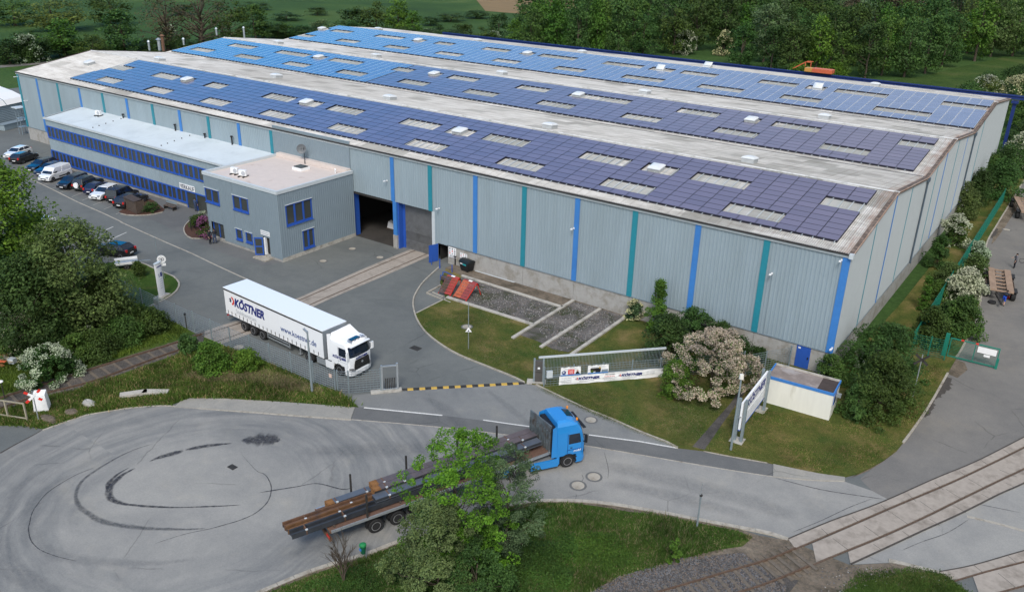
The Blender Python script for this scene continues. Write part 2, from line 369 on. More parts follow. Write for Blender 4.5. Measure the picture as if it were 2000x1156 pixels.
# corrugated fibre-cement roof: weathered sheets, a few grey ones, rust towards the gable
def roof_mat():
    m, nt, b = _new('weathered_roof_sheets'); b.inputs['Roughness'].default_value = 0.8; b.inputs['Specular IOR Level'].default_value = 0.2
    tc = N(nt, 'ShaderNodeTexCoord')
    br = N(nt, 'ShaderNodeTexBrick'); br.offset = 0.5
    br.inputs['Scale'].default_value = 1; br.inputs['Brick Width'].default_value = 3.2; br.inputs['Row Height'].default_value = 2.2
    br.inputs['Mortar Size'].default_value = 0.0; br.inputs['Color1'].default_value = (0, 0, 0, 1); br.inputs['Color2'].default_value = (1, 1, 1, 1)
    nt.links.new(tc.outputs['Object'], br.inputs['Vector'])
    f = ramp(nt, br.outputs['Color'], [(0.72, (0,0,0)), (0.9, (1,1,1))])
    c = ramp(nt, nz(nt, 0.5, 7, 0.75, stretch=(0.5, 1.6, 1)), [(0.3, (0.42,0.395,0.37)), (0.47, (0.61,0.59,0.555)), (0.7, (0.76,0.745,0.715))])
    c = mixc(nt, f, c, (0.43, 0.42, 0.39))
    br2 = N(nt, 'ShaderNodeTexBrick'); br2.offset = 0.0
    br2.inputs['Scale'].default_value = 1; br2.inputs['Brick Width'].default_value = 0.92; br2.inputs['Row Height'].default_value = 2.2
    br2.inputs['Mortar Size'].default_value = 0.04; br2.inputs['Color1'].default_value = (1,1,1,1); br2.inputs['Color2'].default_value = (0.93,0.93,0.93,1)
    br2.inputs['Mortar'].default_value = (0.72, 0.7, 0.68, 1); nt.links.new(tc.outputs['Object'], br2.inputs['Vector'])
    c = mixc(nt, 0.8, c, br2.outputs['Color'], 'MULTIPLY')
    # colour darkened in the troughs of the corrugation so the ribs stand out
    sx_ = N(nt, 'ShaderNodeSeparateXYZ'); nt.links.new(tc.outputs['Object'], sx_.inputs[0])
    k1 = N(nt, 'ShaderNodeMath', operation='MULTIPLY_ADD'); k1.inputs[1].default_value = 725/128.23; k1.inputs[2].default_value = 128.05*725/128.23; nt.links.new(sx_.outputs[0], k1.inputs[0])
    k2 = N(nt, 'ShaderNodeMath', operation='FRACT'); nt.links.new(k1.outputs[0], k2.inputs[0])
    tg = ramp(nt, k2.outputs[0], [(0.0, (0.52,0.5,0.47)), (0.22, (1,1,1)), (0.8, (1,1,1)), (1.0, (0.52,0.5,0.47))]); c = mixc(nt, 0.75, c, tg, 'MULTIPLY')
    dg = ramp(nt, nz(nt, 0.9, 7, 0.8, stretch=(0.35, 1.3, 1)), [(0.4, (0.66,0.65,0.63)), (0.62, (1,1,1))])
    s0_ = N(nt, 'ShaderNodeSeparateXYZ'); nt.links.new(tc.outputs['Object'], s0_.inputs[0]); m0_ = N(nt, 'ShaderNodeMapRange'); m0_.inputs[1].default_value = -75; m0_.inputs[2].default_value = -15; nt.links.new(s0_.outputs[0], m0_.inputs[0])
    c = mixc(nt, m0_.outputs[0], c, mixc(nt, 1.0, c, dg, 'MULTIPLY'))
    # rust and grime close to the gable end (x -> 0)
    sp = N(nt, 'ShaderNodeSeparateXYZ'); nt.links.new(tc.outputs['Object'], sp.inputs[0])
    mr = N(nt, 'ShaderNodeMapRange'); mr.inputs[1].default_value = -3.2; mr.inputs[2].default_value = 0.3; nt.links.new(sp.outputs[0], mr.inputs[0])
    nn = nz(nt, 1.1, 6, 0.75, stretch=(2.2, 0.35, 1))
    ad = N(nt, 'ShaderNodeMath', operation='MULTIPLY'); nt.links.new(mr.outputs[0], ad.inputs[0]); nt.links.new(nn, ad.inputs[1])
    rf = ramp(nt, ad.outputs[0], [(0.3, (0,0,0)), (0.52, (0.8,0.8,0.8))])
    c = mixc(nt, rf, c, (0.3, 0.17, 0.11))
    nt.links.new(c, b.inputs['Base Color']); return m
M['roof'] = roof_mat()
M['lightsheet'] = mat('translucent_sheet', (0.33, 0.33, 0.3), 0.6, var=0.05, scale=0.6)
def solar_mat(name, c1, c2, rough):
    m, nt, b = _new(name); b.inputs['Roughness'].default_value = rough; b.inputs['IOR'].default_value = 1.75; b.inputs['Specular IOR Level'].default_value = 0.5
    g = N(nt, 'ShaderNodeNewGeometry'); oi = N(nt, 'ShaderNodeObjectInfo')
    a = N(nt, 'ShaderNodeMath', operation='ADD'); nt.links.new(g.outputs['Random Per Island'], a.inputs[0]); nt.links.new(oi.outputs['Random'], a.inputs[1])
    h = N(nt, 'ShaderNodeMath', operation='FRACT'); nt.links.new(a.outputs[0], h.inputs[0])
    c = ramp(nt, h.outputs[0], [(0, c1), (1, c2)]); nt.links.new(c, b.inputs['Base Color']); return m
M['solar'] = solar_mat('dark_solar_cells', (0.125, 0.118, 0.185), (0.15, 0.138, 0.21), 0.14)
M['solarblue'] = solar_mat('blue_solar_cells', (0.1, 0.16, 0.29), (0.13, 0.19, 0.33), 0.14)
M['solaredge'] = mat('dark_frame_and_gap_shade', (0.012, 0.012, 0.022), 0.5)
M['solarwhite'] = mat('panel_frame_silver', (0.55, 0.57, 0.6), 0.4, 0.3)
# ================================================================== GROUND
def sheet(name, poly, z, m, zb=None):
    mb = MB()
    if zb is None: mb.poly([(p[0], p[1], z) for p in poly])
    else: mb.prism(poly, zb, z)
    o = mb.build(name, m, kind='structure')
    if zb is None and o.data.polygons[0].normal.z < 0: o.data.flip_normals()
    return o
sheet('ground', [(-1600,-400),(700,-400),(900,2600),(-2400,2600)], -0.03, M['meadow'])
# everything paved around the works, one sheet
sheet('yard_paving', [(-150,9)]+[(-175,30),(-175,-14),(-112,-14),(-78,-60),(-60,-80),(40,-80),(60,-20),(40,60),(30,130),(16,130)]+
      gl([(1999,353),(1968,403)])+[(3,20),(3,3),(-45,3),(-56,3),(-110,3),(-126,3),(-126,9)], 0.0, M['yard'])
# the public road and turning circle: lighter, worn asphalt
road_edge = gl([(-60,905),(0,885),(83,839),(125,824),(170,809),(251,796),(319,791),(499,805),(686,819),(850,833),(999,850),(1150,871),(1499,929),(1650,940),(1703,958),(1735,975)])
south = gl([(1539,1053),(1499,1040),(1439,1029),(1376,1016),(1326,1006),(1276,998),(1226,989),(1175,981),(1125,978),(1050,978),(1000,984),(940,1003),(860,1032),(783,1055),(751,1067),(721,1079),(660,1097),(600,1117),(525,1148),(470,1172),(380,1215),(200,1290),(-200,1290),(-420,1100)])
sheet('road', road_edge+south, 0.004, M['road'])
sheet('gateway', gl([(780,764),(1020,751),(1047,752),(1075,766),(1113,784),(1150,801),(1251,844),(1324,874),(1150,848),(999,828),(864,811),(711,795),(700,795),(682,781),(690,772),(745,766)]), 0.005, M['apron'])
# right-hand road branch east of the track and the lane beside the hall
sheet('lane', gl([(1735,975),(1703,958),(1680,935),(1763,864),(1801,814),(1851,728),(1876,686),(1901,636),(1914,593),(1918,566),(1926,476),(1947,440),(1969,405),(2000,353),(2020,315)])+[(30,100),(40,20),(45,-30)]+gl([(1990,1240),(1960,1120),(1834,1117),(1726,1086),(1610,1066)]), 0.004, M['pave'])
sheet('lower_road', gl([(1660,1102),(1726,1072),(1801,1037),(1876,1003),(1952,965),(2010,938),(2200,840),(2300,1000),(2100,1050),(1999,1076),(1901,1104),(1834,1117),(1740,1098)]), 0.008, M['road'])
# sidewalk and darker repair strip along the road
sheet('sidewalk', gl([(340,795),(360,778),(440,779),(560,786),(640,792),(693,796),(685,819),(600,813),(499,805)]), 0.05, M['paver'], -0.02)
sheet('asphalt_strip', gl([(693,796),(705,795),(864,811),(999,828),(1150,848),(1324,875),(1374,881),(1414,889),(1499,904),(1510,906),(1510,931),(1499,929),(1150,871),(999,850),(850,833),(686,819)]), 0.008, M['patch'])
sheet('sidewalk', gl([(1510,905),(1550,915),(1600,925),(1650,932),(1650,939),(1590,938),(1510,931)]), 0.05, M['paver'], -0.02)
# entrance forecourts beside the offices
sheet('forecourt', [(-112,-5.6),(-112,-11.6),(-81.0,-11.6)]+gl([(305,432),(330,445),(372,467),(441,497),(500,515),(513,519)])+[(-54,-10.8),(-66.2,-10.8),(-66.2,-5.6)], 0.008, M['patch'])
kb = MB()
# ---- kerbs
def kerb(px, wd=0.2, z=0.11, seg=1.0, line=None):
    L = line or smooth_line(gl(px), 5)
    mb = MB(); d = 0; start = 0
    acc = [0.0]
    for i in range(1, len(L)): acc.append(acc[-1]+(Vector(L[i])-Vector(L[i-1])).length)
    tot = acc[-1]; n = max(1, int(tot/seg))
    def at(t):
        t = max(0, min(tot, t))
        for i in range(1, len(L)):
            if acc[i] >= t:
                k = (t-acc[i-1])/max(1e-6, acc[i]-acc[i-1]); return Vector(L[i-1])*(1-k)+Vector(L[i])*k
        return Vector(L[-1])
    for i in range(n):
        a, b = at(i*tot/n+0.012), at((i+1)*tot/n-0.012)
        mb.bar((*a, z/2-0.02), (*b, z/2-0.02+random.uniform(-.004,.004)), wd, z+0.04)
    return mb.build('kerb', M['kerb'], kind='structure')
random.seed(3)
kerb([(1539,1054),(1499,1041),(1439,1030),(1376,1018),(1326,1008),(1276,999),(1226,990),(1175,983),(1125,979),(1050,979),(1000,986),(940,1005),(860,1034),(783,1057),(751,1069),(721,1081),(660,1099),(600,1119),(525,1150),(440,1188)], 0.27, 0.1, 0.95)
kerb([(857,523),(833,545),(820,560),(807,586),(811,616),(826,643),(851,666),(891,691),(939,711),(999,735),(1025,748)], 0.14, 0.1)
kerb([(1047,752),(1075,766),(1113,784),(1150,801),(1200,821),(1251,844),(1308,866),(1324,875)], 0.14, 0.1)
kerb([(1374,881),(1414,889),(1499,904)], 0.12, 0.06)
kerb([(1763,866),(1776,849),(1801,814),(1826,774),(1851,729)], 0.16, 0.1)
kerb([(1866,700),(1876,686),(1901,636),(1914,593),(1918,566),(1924,516),(1927,476),(1947,440),(1969,404),(2000,353)], 0.16, 0.1)
kerb([(261,510),(284,517),(300,525),(317,532),(339,541),(349,552),(350,559),(342,572),(324,584),(311,590),(291,600)], 0.16, 0.1)
kerb([(686,820),(600,814),(499,806),(420,800),(319,792),(251,797),(170,810),(125,825),(83,840)], 0.14, 0.03)
kerb([(686,819),(850,833),(999,850),(1150,871),(1499,929),(1650,940)], 0.09, 0.015)
kerb([(1834,1118),(1800,1110),(1760,1100),(1735,1094)], 0.27, 0.06, 0.95)
kerb([(1888,1008),(1940,1020),(1999,1036),(2060,1052)], 0.2, 0.03, 0.95)
kerb([(236,434),(285,456),(330,476),(372,494),(420,517),(470,540),(520,562)], 0.16, 0.02)
kerb([(60,350),(100,369),(150,394),(200,416),(238,434)], 0.16, 0.02)
# ---- grass areas (slightly raised)
sheet('lawn', gl([(813,613),(871,584)])+[(-37.5,-4.6),(-39.3,-1.5),(-39.3,-0.05),(-13,-0.05),(-0.4,-0.05),(0.4,0),(1.2,20),(1.8,84),(9,84)]+
      gl([(2000,353),(1969,404),(1947,440),(1927,476),(1924,516),(1918,566),(1914,593),(1901,636),(1876,686),(1851,729),(1826,774),(1801,814),(1776,849),(1763,866),(1751,881),(1727,899),(1701,914),(1676,926),(1650,932),(1600,925),(1550,915),(1499,904),(1414,889),(1374,881),(1324,875),(1308,866),(1251,844),(1200,821),(1150,801),(1113,784),(1075,766),(1047,752),(1025,748),(999,735),(939,711),(891,691),(851,666),(826,643),(811,616)]), 0.09, M['lawn'], -0.02)
sheet('island_lawn', gl([(261,510),(284,517),(300,525),(317,532),(339,541),(349,552),(350,559),(342,572),(324,584),(311,590),(291,600),(281,604),(252,588),(200,560),(150,520)]), 0.07, M['lawn2'], -0.02)
ver = gl([(252,589),(281,604),(313,620),(347,633),(381,652),(416,666),(453,683),(528,715),(570,732),(612,750),(656,768),(681,780),(700,795),(640,792),(575,786),(499,781),(439,779),(371,778),(334,791),(301,792),(251,796),(170,809),(125,824),(83,838),(50,831),(0,831),(-90,850),(-300,800),(-420,600),(-300,400),(-100,430),(60,480),(150,520),(200,560)])
sheet('verge', ver, 0.06, M['rough'], -0.02)
sheet('bank', gl([(1480,1046),(1439,1032),(1376,1020),(1326,1010),(1276,1001),(1226,992),(1175,985),(1125,981),(1050,981),(1000,988),(940,1007),(860,1036),(783,1059),(751,1071),(721,1083),(660,1101),(600,1121),(525,1152),(440,1192),(480,1260),(900,1330),(1400,1300),(1480,1200),(1740,1300),(2100,1300),(1960,1190),(1905,1168),(1834,1119),(1740,1100),(1660,1104),(1539,1056)]), 0.05, M['dirt'], -0.02)
sheet('bank_grass', gl([(1470,1050),(1439,1037),(1376,1025),(1326,1014),(1276,1006),(1226,1000),(1175,991),(1125,984),(1050,983),(1000,990),(940,1009),(860,1039),(783,1063),(751,1075),(721,1087),(660,1106),(600,1127),(525,1158),(450,1194),(480,1260),(900,1330),(1100,1250),(1165,1150),(1205,1128),(1262,1112),(1330,1092),(1400,1075),(1450,1068)]), 0.065, M['rough'])
sheet('ballast', gl([(1175,1156),(1225,1132),(1290,1112),(1350,1097),(1410,1084),(1450,1080),(1470,1095),(1500,1120),(1560,1135),(1540,1160),(1480,1210),(1400,1300),(1000,1290)]), 0.075, M['ballast'])
sheet('bank_grass', gl([(1740,1125),(1790,1118),(1840,1122),(1880,1150),(1905,1170),(1960,1200),(1800,1230),(1690,1190),(1640,1160),(1680,1140)]), 0.08, M['rough'])
# dirt strip along the hall, gravel beds and concrete beams
sheet('wall_strip', [(-39.5,-0.05),(-39.5,-1.4)]+gl([(902,540),(1010,574),(1097,602),(1120,590),(1172,605),(1222,620)])+[(-13,-0.05)], 0.1, M['dirt'], -0.02)
sheet('gravel_bed', gl([(874,582),(903,541),(1097,602),(1120,590),(1172,605),(1223,620),(1190,643),(1150,668),(1110,690),(1080,684),(1050,668),(1012,655),(1042,636)]), 0.105, M['gravel'])
bl = [((902,541),(1099,603)),((873,583),(1043,637)),((1001,663),(1120,589)),((1056,681),(1172,606)),((1115,696),(1223,621))]
blab = ['concrete beam in the ground nearest the hall wall','concrete beam in the ground below the roof tile displays','left one of the three slanting concrete beams on the lawn','middle one of the three slanting concrete beams on the lawn','right one of the three slanting concrete beams on the lawn']
for (a, b), lb in zip(bl, blab):
    p, q = G(*a), G(*b); o = MB().bar((0,0,0.0), (*((q-p).xy), 0.0), 0.32, 0.3).build('concrete_beam', M['concrete'], loc=(p.x, p.y, 0.09), bevel=0.02)
    tag(o, lb, 'concrete beam', 'concrete beams laid in the lawn')
for a, b in [((833,573),(861,558)),((833,573),(880,592)),((845,572),(866,581)),((871,584),(813,613))]:
    ribbon(kb, gl([a, b]), 0.14, 0, 0.115)
kb.build('edging', M['kerb'], kind='structure')
sheet('path', gl([(1352,874),(1380,842),(1426,790),(1452,752),(1472,749),(1452,772),(1410,830),(1376,880)]), 0.096, M['ballast'])
sheet('worn_edge', gl([(1676,926),(1701,914),(1727,899),(1751,881),(1763,866),(1778,848),(1790,832),(1792,826),(1768,852),(1750,880),(1722,903),(1695,920),(1660,934)]), 0.012, M['dirt'])
sheet('worn_edge', gl([(1945,440),(1969,404),(1990,372),(1994,392),(1978,420),(1962,445),(1944,470),(1936,478)]), 0.012, M['dirt'])
sheet('worn_edge', gl([(1850,730),(1866,702),(1884,708),(1890,722),(1870,738)]), 0.012, M['dirt'])
# damp stains along the right-hand kerb
st = MB(); random.seed(5)
def blob(px, wd, z, mb, jit=0.35):
    L = smooth_line(gl(px), 6); ws = [wd[min(len(wd)-1, int(i*len(wd)/len(L)))]*random.uniform(1-jit, 1+jit) for i in range(len(L))]
    ribbon(mb, L, ws, z, z)
blob([(1852,737),(1846,750),(1838,762),(1832,772),(1826,779)], [0.5,0.9,0.8,0.5,0.2], 0.013, st)
blob([(1824,781),(1818,790),(1812,804),(1805,814)], [0.2,0.5,0.4,0.25], 0.013, st)
blob([(1948,447),(1942,455),(1936,465)], [0.3,0.6,0.3], 0.016, st)
# ---- tyre marks on the turning circle
def soft(name, col, a):
    m, nt, b = _new(name); b.inputs['Base Color'].default_value = (*col, 1); b.inputs['Roughness'].default_value = 0.8
    t = N(nt, 'ShaderNodeBsdfTransparent'); mx = N(nt, 'ShaderNodeMixShader')
    f = ramp(nt, nz(nt, 3.5, 5, 0.7), [(0.35, (a*0.35,)*3), (0.6, (a,)*3)])
    at_ = N(nt, 'ShaderNodeAttribute'); at_.attribute_name = 'fade'; ml_ = N(nt, 'ShaderNodeMath', operation='MULTIPLY'); nt.links.new(f, ml_.inputs[0]); nt.links.new(at_.outputs['Fac'], ml_.inputs[1])
    nt.links.new(ml_.outputs[0], mx.inputs[0]); nt.links.new(t.outputs[0], mx.inputs[1]); nt.links.new(b.outputs[0], mx.inputs[2])
    nt.links.new(mx.outputs[0], nt.nodes['Material Output'].inputs[0]); return m
M['scuff'] = soft('tyre_scuff', (0.05, 0.055, 0.065), 0.6); M['scuffd'] = soft('tyre_scuff_dark', (0.035, 0.035, 0.042), 0.92)
M['stain'] = mat('damp_stain', (0.06, 0.052, 0.045), 0.8, var=0.3); M['faint'] = soft('faint_scuff', (0.09, 0.1, 0.115), 0.17)
st.build('damp_stain', M['stain'], kind='structure')
Z5 = lambda L: [(x/3.986, 866+y/3.986) for x, y in L]
def track(px, ws, m, z, nm='tyre_marks', jit=0.12):
    L = smooth_line(gl(px), 6); n = len(L); W = []
    for i in range(n):
        t = i/(n-1)*(len(ws)-1); k = min(int(t), len(ws)-2); W.append((ws[k]*(1-t+k)+ws[k+1]*(t-k))*random.uniform(1-jit, 1+jit))
    v = []; fd = []
    for i, p in enumerate(L):
        a = Vector(L[max(i-1,0)]); b = Vector(L[min(i+1, n-1)]); t_ = (b-a).normalized(); e = min(1.0, i/2.0, (n-1-i)/2.0)
        for k, q in ((-0.5,0.0),(-0.22,0.9),(0.0,1.0),(0.22,0.9),(0.5,0.0)): v.append((p[0]-t_.y*W[i]*k*1.25, p[1]+t_.x*W[i]*k*1.25, z)); fd.append(q*e)
    mb = MB(); mb.add(v, [(i*5+k, (i+1)*5+k, (i+1)*5+k+1, i*5+k+1) for i in range(n-1) for k in range(4)]); o = mb.build(nm, m, kind='structure')
    if o.data.polygons[0].normal.z < 0: o.data.flip_normals()
    o.data.attributes.new('fade', 'FLOAT', 'POINT').data.foreach_set('value', fd); return o
track(Z5([(1200,0),(1080,35),(950,90),(850,145),(760,200),(640,290),(590,400),(620,490),(690,545),(760,590),(860,622),(1000,645),(1150,660),(1300,665),(1450,667),(1600,660)]), [0.05,0.16,0.25,0.4,0.3,0.1], M['scuff'], 0.010)
track(Z5([(1055,190),(960,240),(900,290),(855,340),(850,400),(880,440),(960,468),(1050,480),(1180,490),(1330,496),(1460,495),(1600,490),(1740,485),(1880,477)]), [0.08,0.36,0.42,0.38,0.18,0.22,0.09,0.15,0.04], M['scuffd'], 0.011)
track(Z5([(1010,185),(930,230),(870,280),(835,330),(840,360)]), [0.05,0.2,0.3,0.1], M['scuffd'], 0.0135)
track(Z5([(1160,140),(1250,105),(1340,80),(1430,55)]), [0.05,0.35,0.5,0.25], M['scuffd'], 0.011)
track(Z5([(1440,52),(1500,38),(1600,20),(1700,8),(1810,-2)]), [0.05,0.35,0.4,0.3,0.05], M['scuffd'], 0.012)
track([(470,860),(492,859),(515,858),(535,859),(548,860)], [0.1,1.1,1.3,1.0,0.1], M['scuffd'], 0.011, 'oil_stain', 0.35)
track(Z5([(740,185),(600,240),(500,295),(420,345),(350,400),(290,475),(250,540),(230,620),(222,670),(240,750),(280,800),(330,835),(450,880),(600,915)]), [0.04,0.06,0.05,0.07,0.05,0.03], M['scuffd'], 0.012, 'road_joint')
track(Z5([(380,190),(250,260),(130,370),(60,480),(20,620),(20,760),(90,900),(200,1000),(400,1080)]), [0.3,0.7,1.0,0.8,0.3], M['faint'], 0.009)
track(Z5([(560,240),(420,320),(300,420),(230,560),(250,720),(370,840),(600,900),(900,925),(1200,930),(1500,900)]), [0.2,0.8,1.1,0.9,0.6,0.2], M['faint'], 0.0095)
track(Z5([(-60,880),(60,1000),(250,1090),(500,1150)]), [0.3,0.9,0.9,0.4], M['faint'], 0.0095)
track([(505,962),(530,958),(580,950),(620,944),(668,955),(690,951)], [0.03,0.12,0.06,0.12,0.03], M['scuffd'], 0.0105)
# kerb ring in the turning circle: thin joint
track([(470,885),(500,918),(515,925),(524,935),(530,954),(523,979),(500,1001),(470,1015),(440,1024),(411,1032),(360,1043),(300,1062)], [0.02,0.06,0.08,0.07,0.03], M['scuffd'], 0.012, 'road_joint')
track([(0,885),(30,868),(68,848),(84,838)], [0.12,0.08,0.05], M['stain'], 0.012, 'road_joint')
track([(1999,1002),(1900,982),(1880,976)], [0.05,0.05], M['scuffd'], 0.013, 'road_joint')
track([(1510,932),(1600,955),(1680,968),(1730,975)], [0.06,0.08,0.06], M['scuffd'], 0.012, 'road_joint')
track([(1180,882),(1188,915),(1187,935)], [0.03,0.03], M['scuffd'], 0.012, 'road_crack')
track([(1126,965),(1124,976)], [0.04,0.03], M['scuffd'], 0.012, 'road_crack')
track([(1136,925),(1139,935),(1133,943)], [0.03,0.03], M['scuffd'], 0.012, 'road_crack')
track([(1545,1040),(1600,1018),(1660,990),(1705,973)], [0.03,0.05,0.03], M['scuffd'], 0.0125, 'road_joint')
track([(1760,1075),(1800,1058),(1850,1040),(1895,1012)], [0.03,0.05,0.03], M['scuffd'], 0.014, 'road_joint')
# scuffs where lorries sweep through the gate and along the road
for L_, ws, m in [([(830,775),(870,800),(900,830),(880,850)], [0.3,1.2,1.0,0.3], M['faint']), ([(950,760),(1000,800),(1040,835)], [0.2,0.7,0.3], M['faint']),
               ([(580,880),(760,878),(930,866)], [1.0,1.6,1.2], M['faint']), ([(1170,905),(1300,935),(1450,975),(1560,1012)], [1.2,1.6,1.6,1.0], M['faint']), ([(1180,940),(1320,970),(1480,1012)], [0.8,1.2,0.8], M['faint']),
               ([(560,1090),(650,1050),(760,1010)], [0.4,1.2,0.4], M['faint'])]:
    track(L_, ws, m, 0.0105)
# painted lines
ln = MB()
ribbon(ln, gl([(711,796),(864,811)]), 0.14, 0.012, 0.012); ribbon(ln, gl([(944,820),(999,828),(1036,833)]), 0.12, 0.012, 0.012)
ribbon(ln, gl([(1150,849),(1250,862),(1324,875)]), 0.13, 0.012, 0.012)
ribbon(ln, gl([(199,453),(221,443)]), 0.12, 0.012, 0.012); ribbon(ln, gl([(212,470),(247,454)]), 0.12, 0.012, 0.012)
ln.build('road_marking', M['mark'], kind='structure')
pk = MB()
for a, b in [((83,362),(107,354)),((103,368),(125,360)),((116,377),(140,370)),((140,385),(162,376)),((160,392),(182,383)),((182,401),(207,391)),((203,409),(228,399)),((226,419),(246,410))]:
    ribbon(pk, gl([a, b]), 0.1, 0.013, 0.013)
pk.build('parking_lines', M['oldline'], kind='structure')
# ---- tracks
def rail_pts(px, n=5): return smooth_line(gl(px), n)
railA = rail_pts([(814,488),(706,533),(600,580),(500,620),(418,647),(376,661),(319,680),(251,701),(150,733),(75,757),(20,774),(-80,806)])
railB = rail_pts([(834,496),(740,537),(640,580),(540,624),(430,665),(351,686),(251,722),(176,749),(88,771),(53,782),(-60,822)])
def rails(lines, z0, z1, wd=0.075, mt='rail'):
    mb = MB()
    for L in lines: ribbon(mb, L, wd, z0, z1)
    return mb.build('rail', M[mt], kind='structure')
nA = 5*5
yardA, yardB = railA[:23], railB[:23]
# concrete around the embedded rails
def band(A, B, out, z, m, nm, z0=-0.02):
    """ground strip between two rails plus a margin"""
    n = min(len(A), len(B)); L = []; R_ = []
    for i in range(n):
        a, b = Vector(A[i][:2]), Vector(B[i][:2]); t = (a-b).normalized()
        L.append(a+t*out); R_.append(b-t*out)
    return sheet(nm, [tuple(p) for p in L]+[tuple(p) for p in reversed(R_)], z, m, z0)
band(yardA, yardB, 0.65, 0.009, M['slab'], 'track_slab', -0.01)
gp = MB()
for L in (yardA, yardB): ribbon(gp, L, 0.17, 0.0, 0.0115)
gp.build('rail_groove', M['dirt'], kind='structure')
rails([yardA, yardB], 0.0, 0.016)
band(railA[22:], railB[22:], 0.9, 0.075, M['ballast'], 'ballast')
rails([railA[22:], railB[22:]], 0.08, 0.22)
def sleepers(A, B, z, step=0.62, ext=0.5):
    mb = MB(); acc = 0; nxt = 0; B_ = [Vector(p[:2]) for p in B]; A_ = [Vector(p[:2]) for p in A]
    def near(p):      # foot of p on the other rail
        best = None
        for u, v in zip(B_, B_[1:]):
            k = max(0, min(1, (p-u).dot(v-u)/max(1e-6, (v-u).length_squared))); q = u.lerp(v, k); d = (p-q).length
            if best is None or d < best[0]: best = (d, q)
        return best[1]
    B = [near(p) for p in A_]; ok = [i for i in range(len(A_)) if (A_[i]-B[i]).length < 2.4]; A = [A_[i] for i in ok]; B = [B[i] for i in ok]; n = len(A)
    for i in range(n-1):
        a0, a1, b0, b1 = [Vector((*p[:2],)) for p in (A[i], A[i+1], B[i], B[i+1])]
        m0, m1 = (a0+b0)/2, (a1+b1)/2; d = (m1-m0).length
        while nxt < acc+d:
            k = (nxt-acc)/d; c = m0.lerp(m1, k); dd = (m1-m0).normalized(); t = Vector((-dd.y, dd.x))
            mb.bar((*(c-t*1.15), z), (*(c+t*1.15), z), 0.22, 0.12); nxt += step*random.uniform(0.97,1.03)
        acc += d
    return mb.build('sleepers', M['sleeper'], kind='structure')
sleepers(railA[24:], railB[23:], 0.04, 0.95)
r1a = rail_pts([(2080,832),(1999,875),(1926,911),(1851,946),(1751,988),(1661,1027),(1568,1067),(1500,1095),(1400,1125),(1296,1156),(1180,1190),(1060,1222)])
r1b = rail_pts([(2080,876),(1999,917),(1952,939),(1876,976),(1801,1013),(1726,1047),(1655,1076),(1595,1101),(1500,1141),(1441,1160),(1330,1195),(1200,1236)])
upper = rail_pts([(2080,812),(1977,866),(1901,904),(1826,935),(1720,982),(1620,1019),(1539,1053)])
lower = rail_pts([(2090,898),(1999,944),(1952,965),(1876,1003),(1801,1037),(1726,1072),(1661,1102)])
def strip2(A, B, z, nm, m, z0=0.0):
    return sheet(nm, [tuple(p[:2]) for p in A]+[tuple(p[:2]) for p in reversed(B)], z, m, z0)
def cut(L, x):   # keep the part with x greater
    return [p for p in L if p[0] > x]
xs = lambda px: G(*px).x
iA = [p for p in r1a if p[0] >= G(1554,1069).x-0.1]
strip2(upper, [Vector(p)+Vector((-0.06,0.1)) for p in iA], 0.055, 'track_slab', M['slab'], -0.01)
iA2 = [p for p in r1a if p[0] >= G(1575,1072).x]; iB2 = [p for p in r1b if p[0] >= G(1590,1100).x]
strip2([Vector(p)-Vector((-0.06,0.1)) for p in iA2], [Vector(p)+Vector((-0.06,0.1)) for p in iB2], 0.055, 'track_slab', M['slab'], -0.01)
iB = [p for p in r1b if p[0] >= G(1642,1086).x]
strip2([Vector(p)-Vector((-0.06,0.1)) for p in iB], lower, 0.055, 'track_slab', M['slab'], -0.01)
rails([r1a, r1b], 0.03, 0.075)
jt = MB()
def cross(a, b, wd=0.03): ribbon(jt, gl([a, b]), wd, 0.059, 0.059)
for a, b in [((1604,1033),(1618,1046)),((1664,1010),(1678,1022)),((1720,987),(1736,1000)),((1773,966),(1789,980)),((1825,943),(1842,957)),((1873,921),(1890,933)),((1915,899),(1931,910)),((1958,878),(1974,889)),
             ((1626,1052),(1657,1075)),((1687,1027),(1719,1050)),((1742,1003),(1775,1026)),((1797,980),(1829,1002)),((1847,956),(1880,977)),((1891,936),(1927,957)),((1951,918),(1985,932)),
             ((1705,1063),(1722,1075)),((1762,1038),(1780,1051)),((1815,1014),(1835,1027)),((1866,990),(1886,1002)),((1917,966),(1936,976)),((1964,944),(1982,953))]: cross(a, b)
for L in (upper, lower): ribbon(jt, L, 0.09, 0.0, 0.062)
jt.build('slab_joint', M['stain'], kind='structure')
# second track in the corner
r2a = rail_pts([(2100,1072),(1999,1098),(1926,1117),(1861,1136),(1800,1152)])
r2b = rail_pts([(2100,1118),(1999,1145),(1930,1164),(1860,1185)])
u2 = rail_pts([(2100,1050),(1999,1076),(1901,1104),(1834,1117)]); 
strip2(u2, [Vector(p)+Vector((-0.03,0.08)) for p in r2a if p[0] > G(1845,1130).x], 0.055, 'track_slab', M['slab'], -0.01)
strip2([Vector(p)-Vector((-0.03,0.08)) for p in r2a if p[0] > G(1885,1140).x], [Vector(p)+Vector((-0.03,0.08)) for p in r2b if p[0] > G(1900,1180).x], 0.055, 'track_slab', M['slab'], -0.01)
rails([r2a, r2b], 0.03, 0.075)
j2 = MB()
for a, b in [((1902,1105),(1918,1118)),((1969,1087),(1986,1101)),((1949,1120),(1982,1147))]: ribbon(j2, gl([a, b]), 0.03, 0.059, 0.059)
ribbon(j2, u2, 0.08, 0.0, 0.061); j2.build('slab_joint', M['stain'], kind='structure')
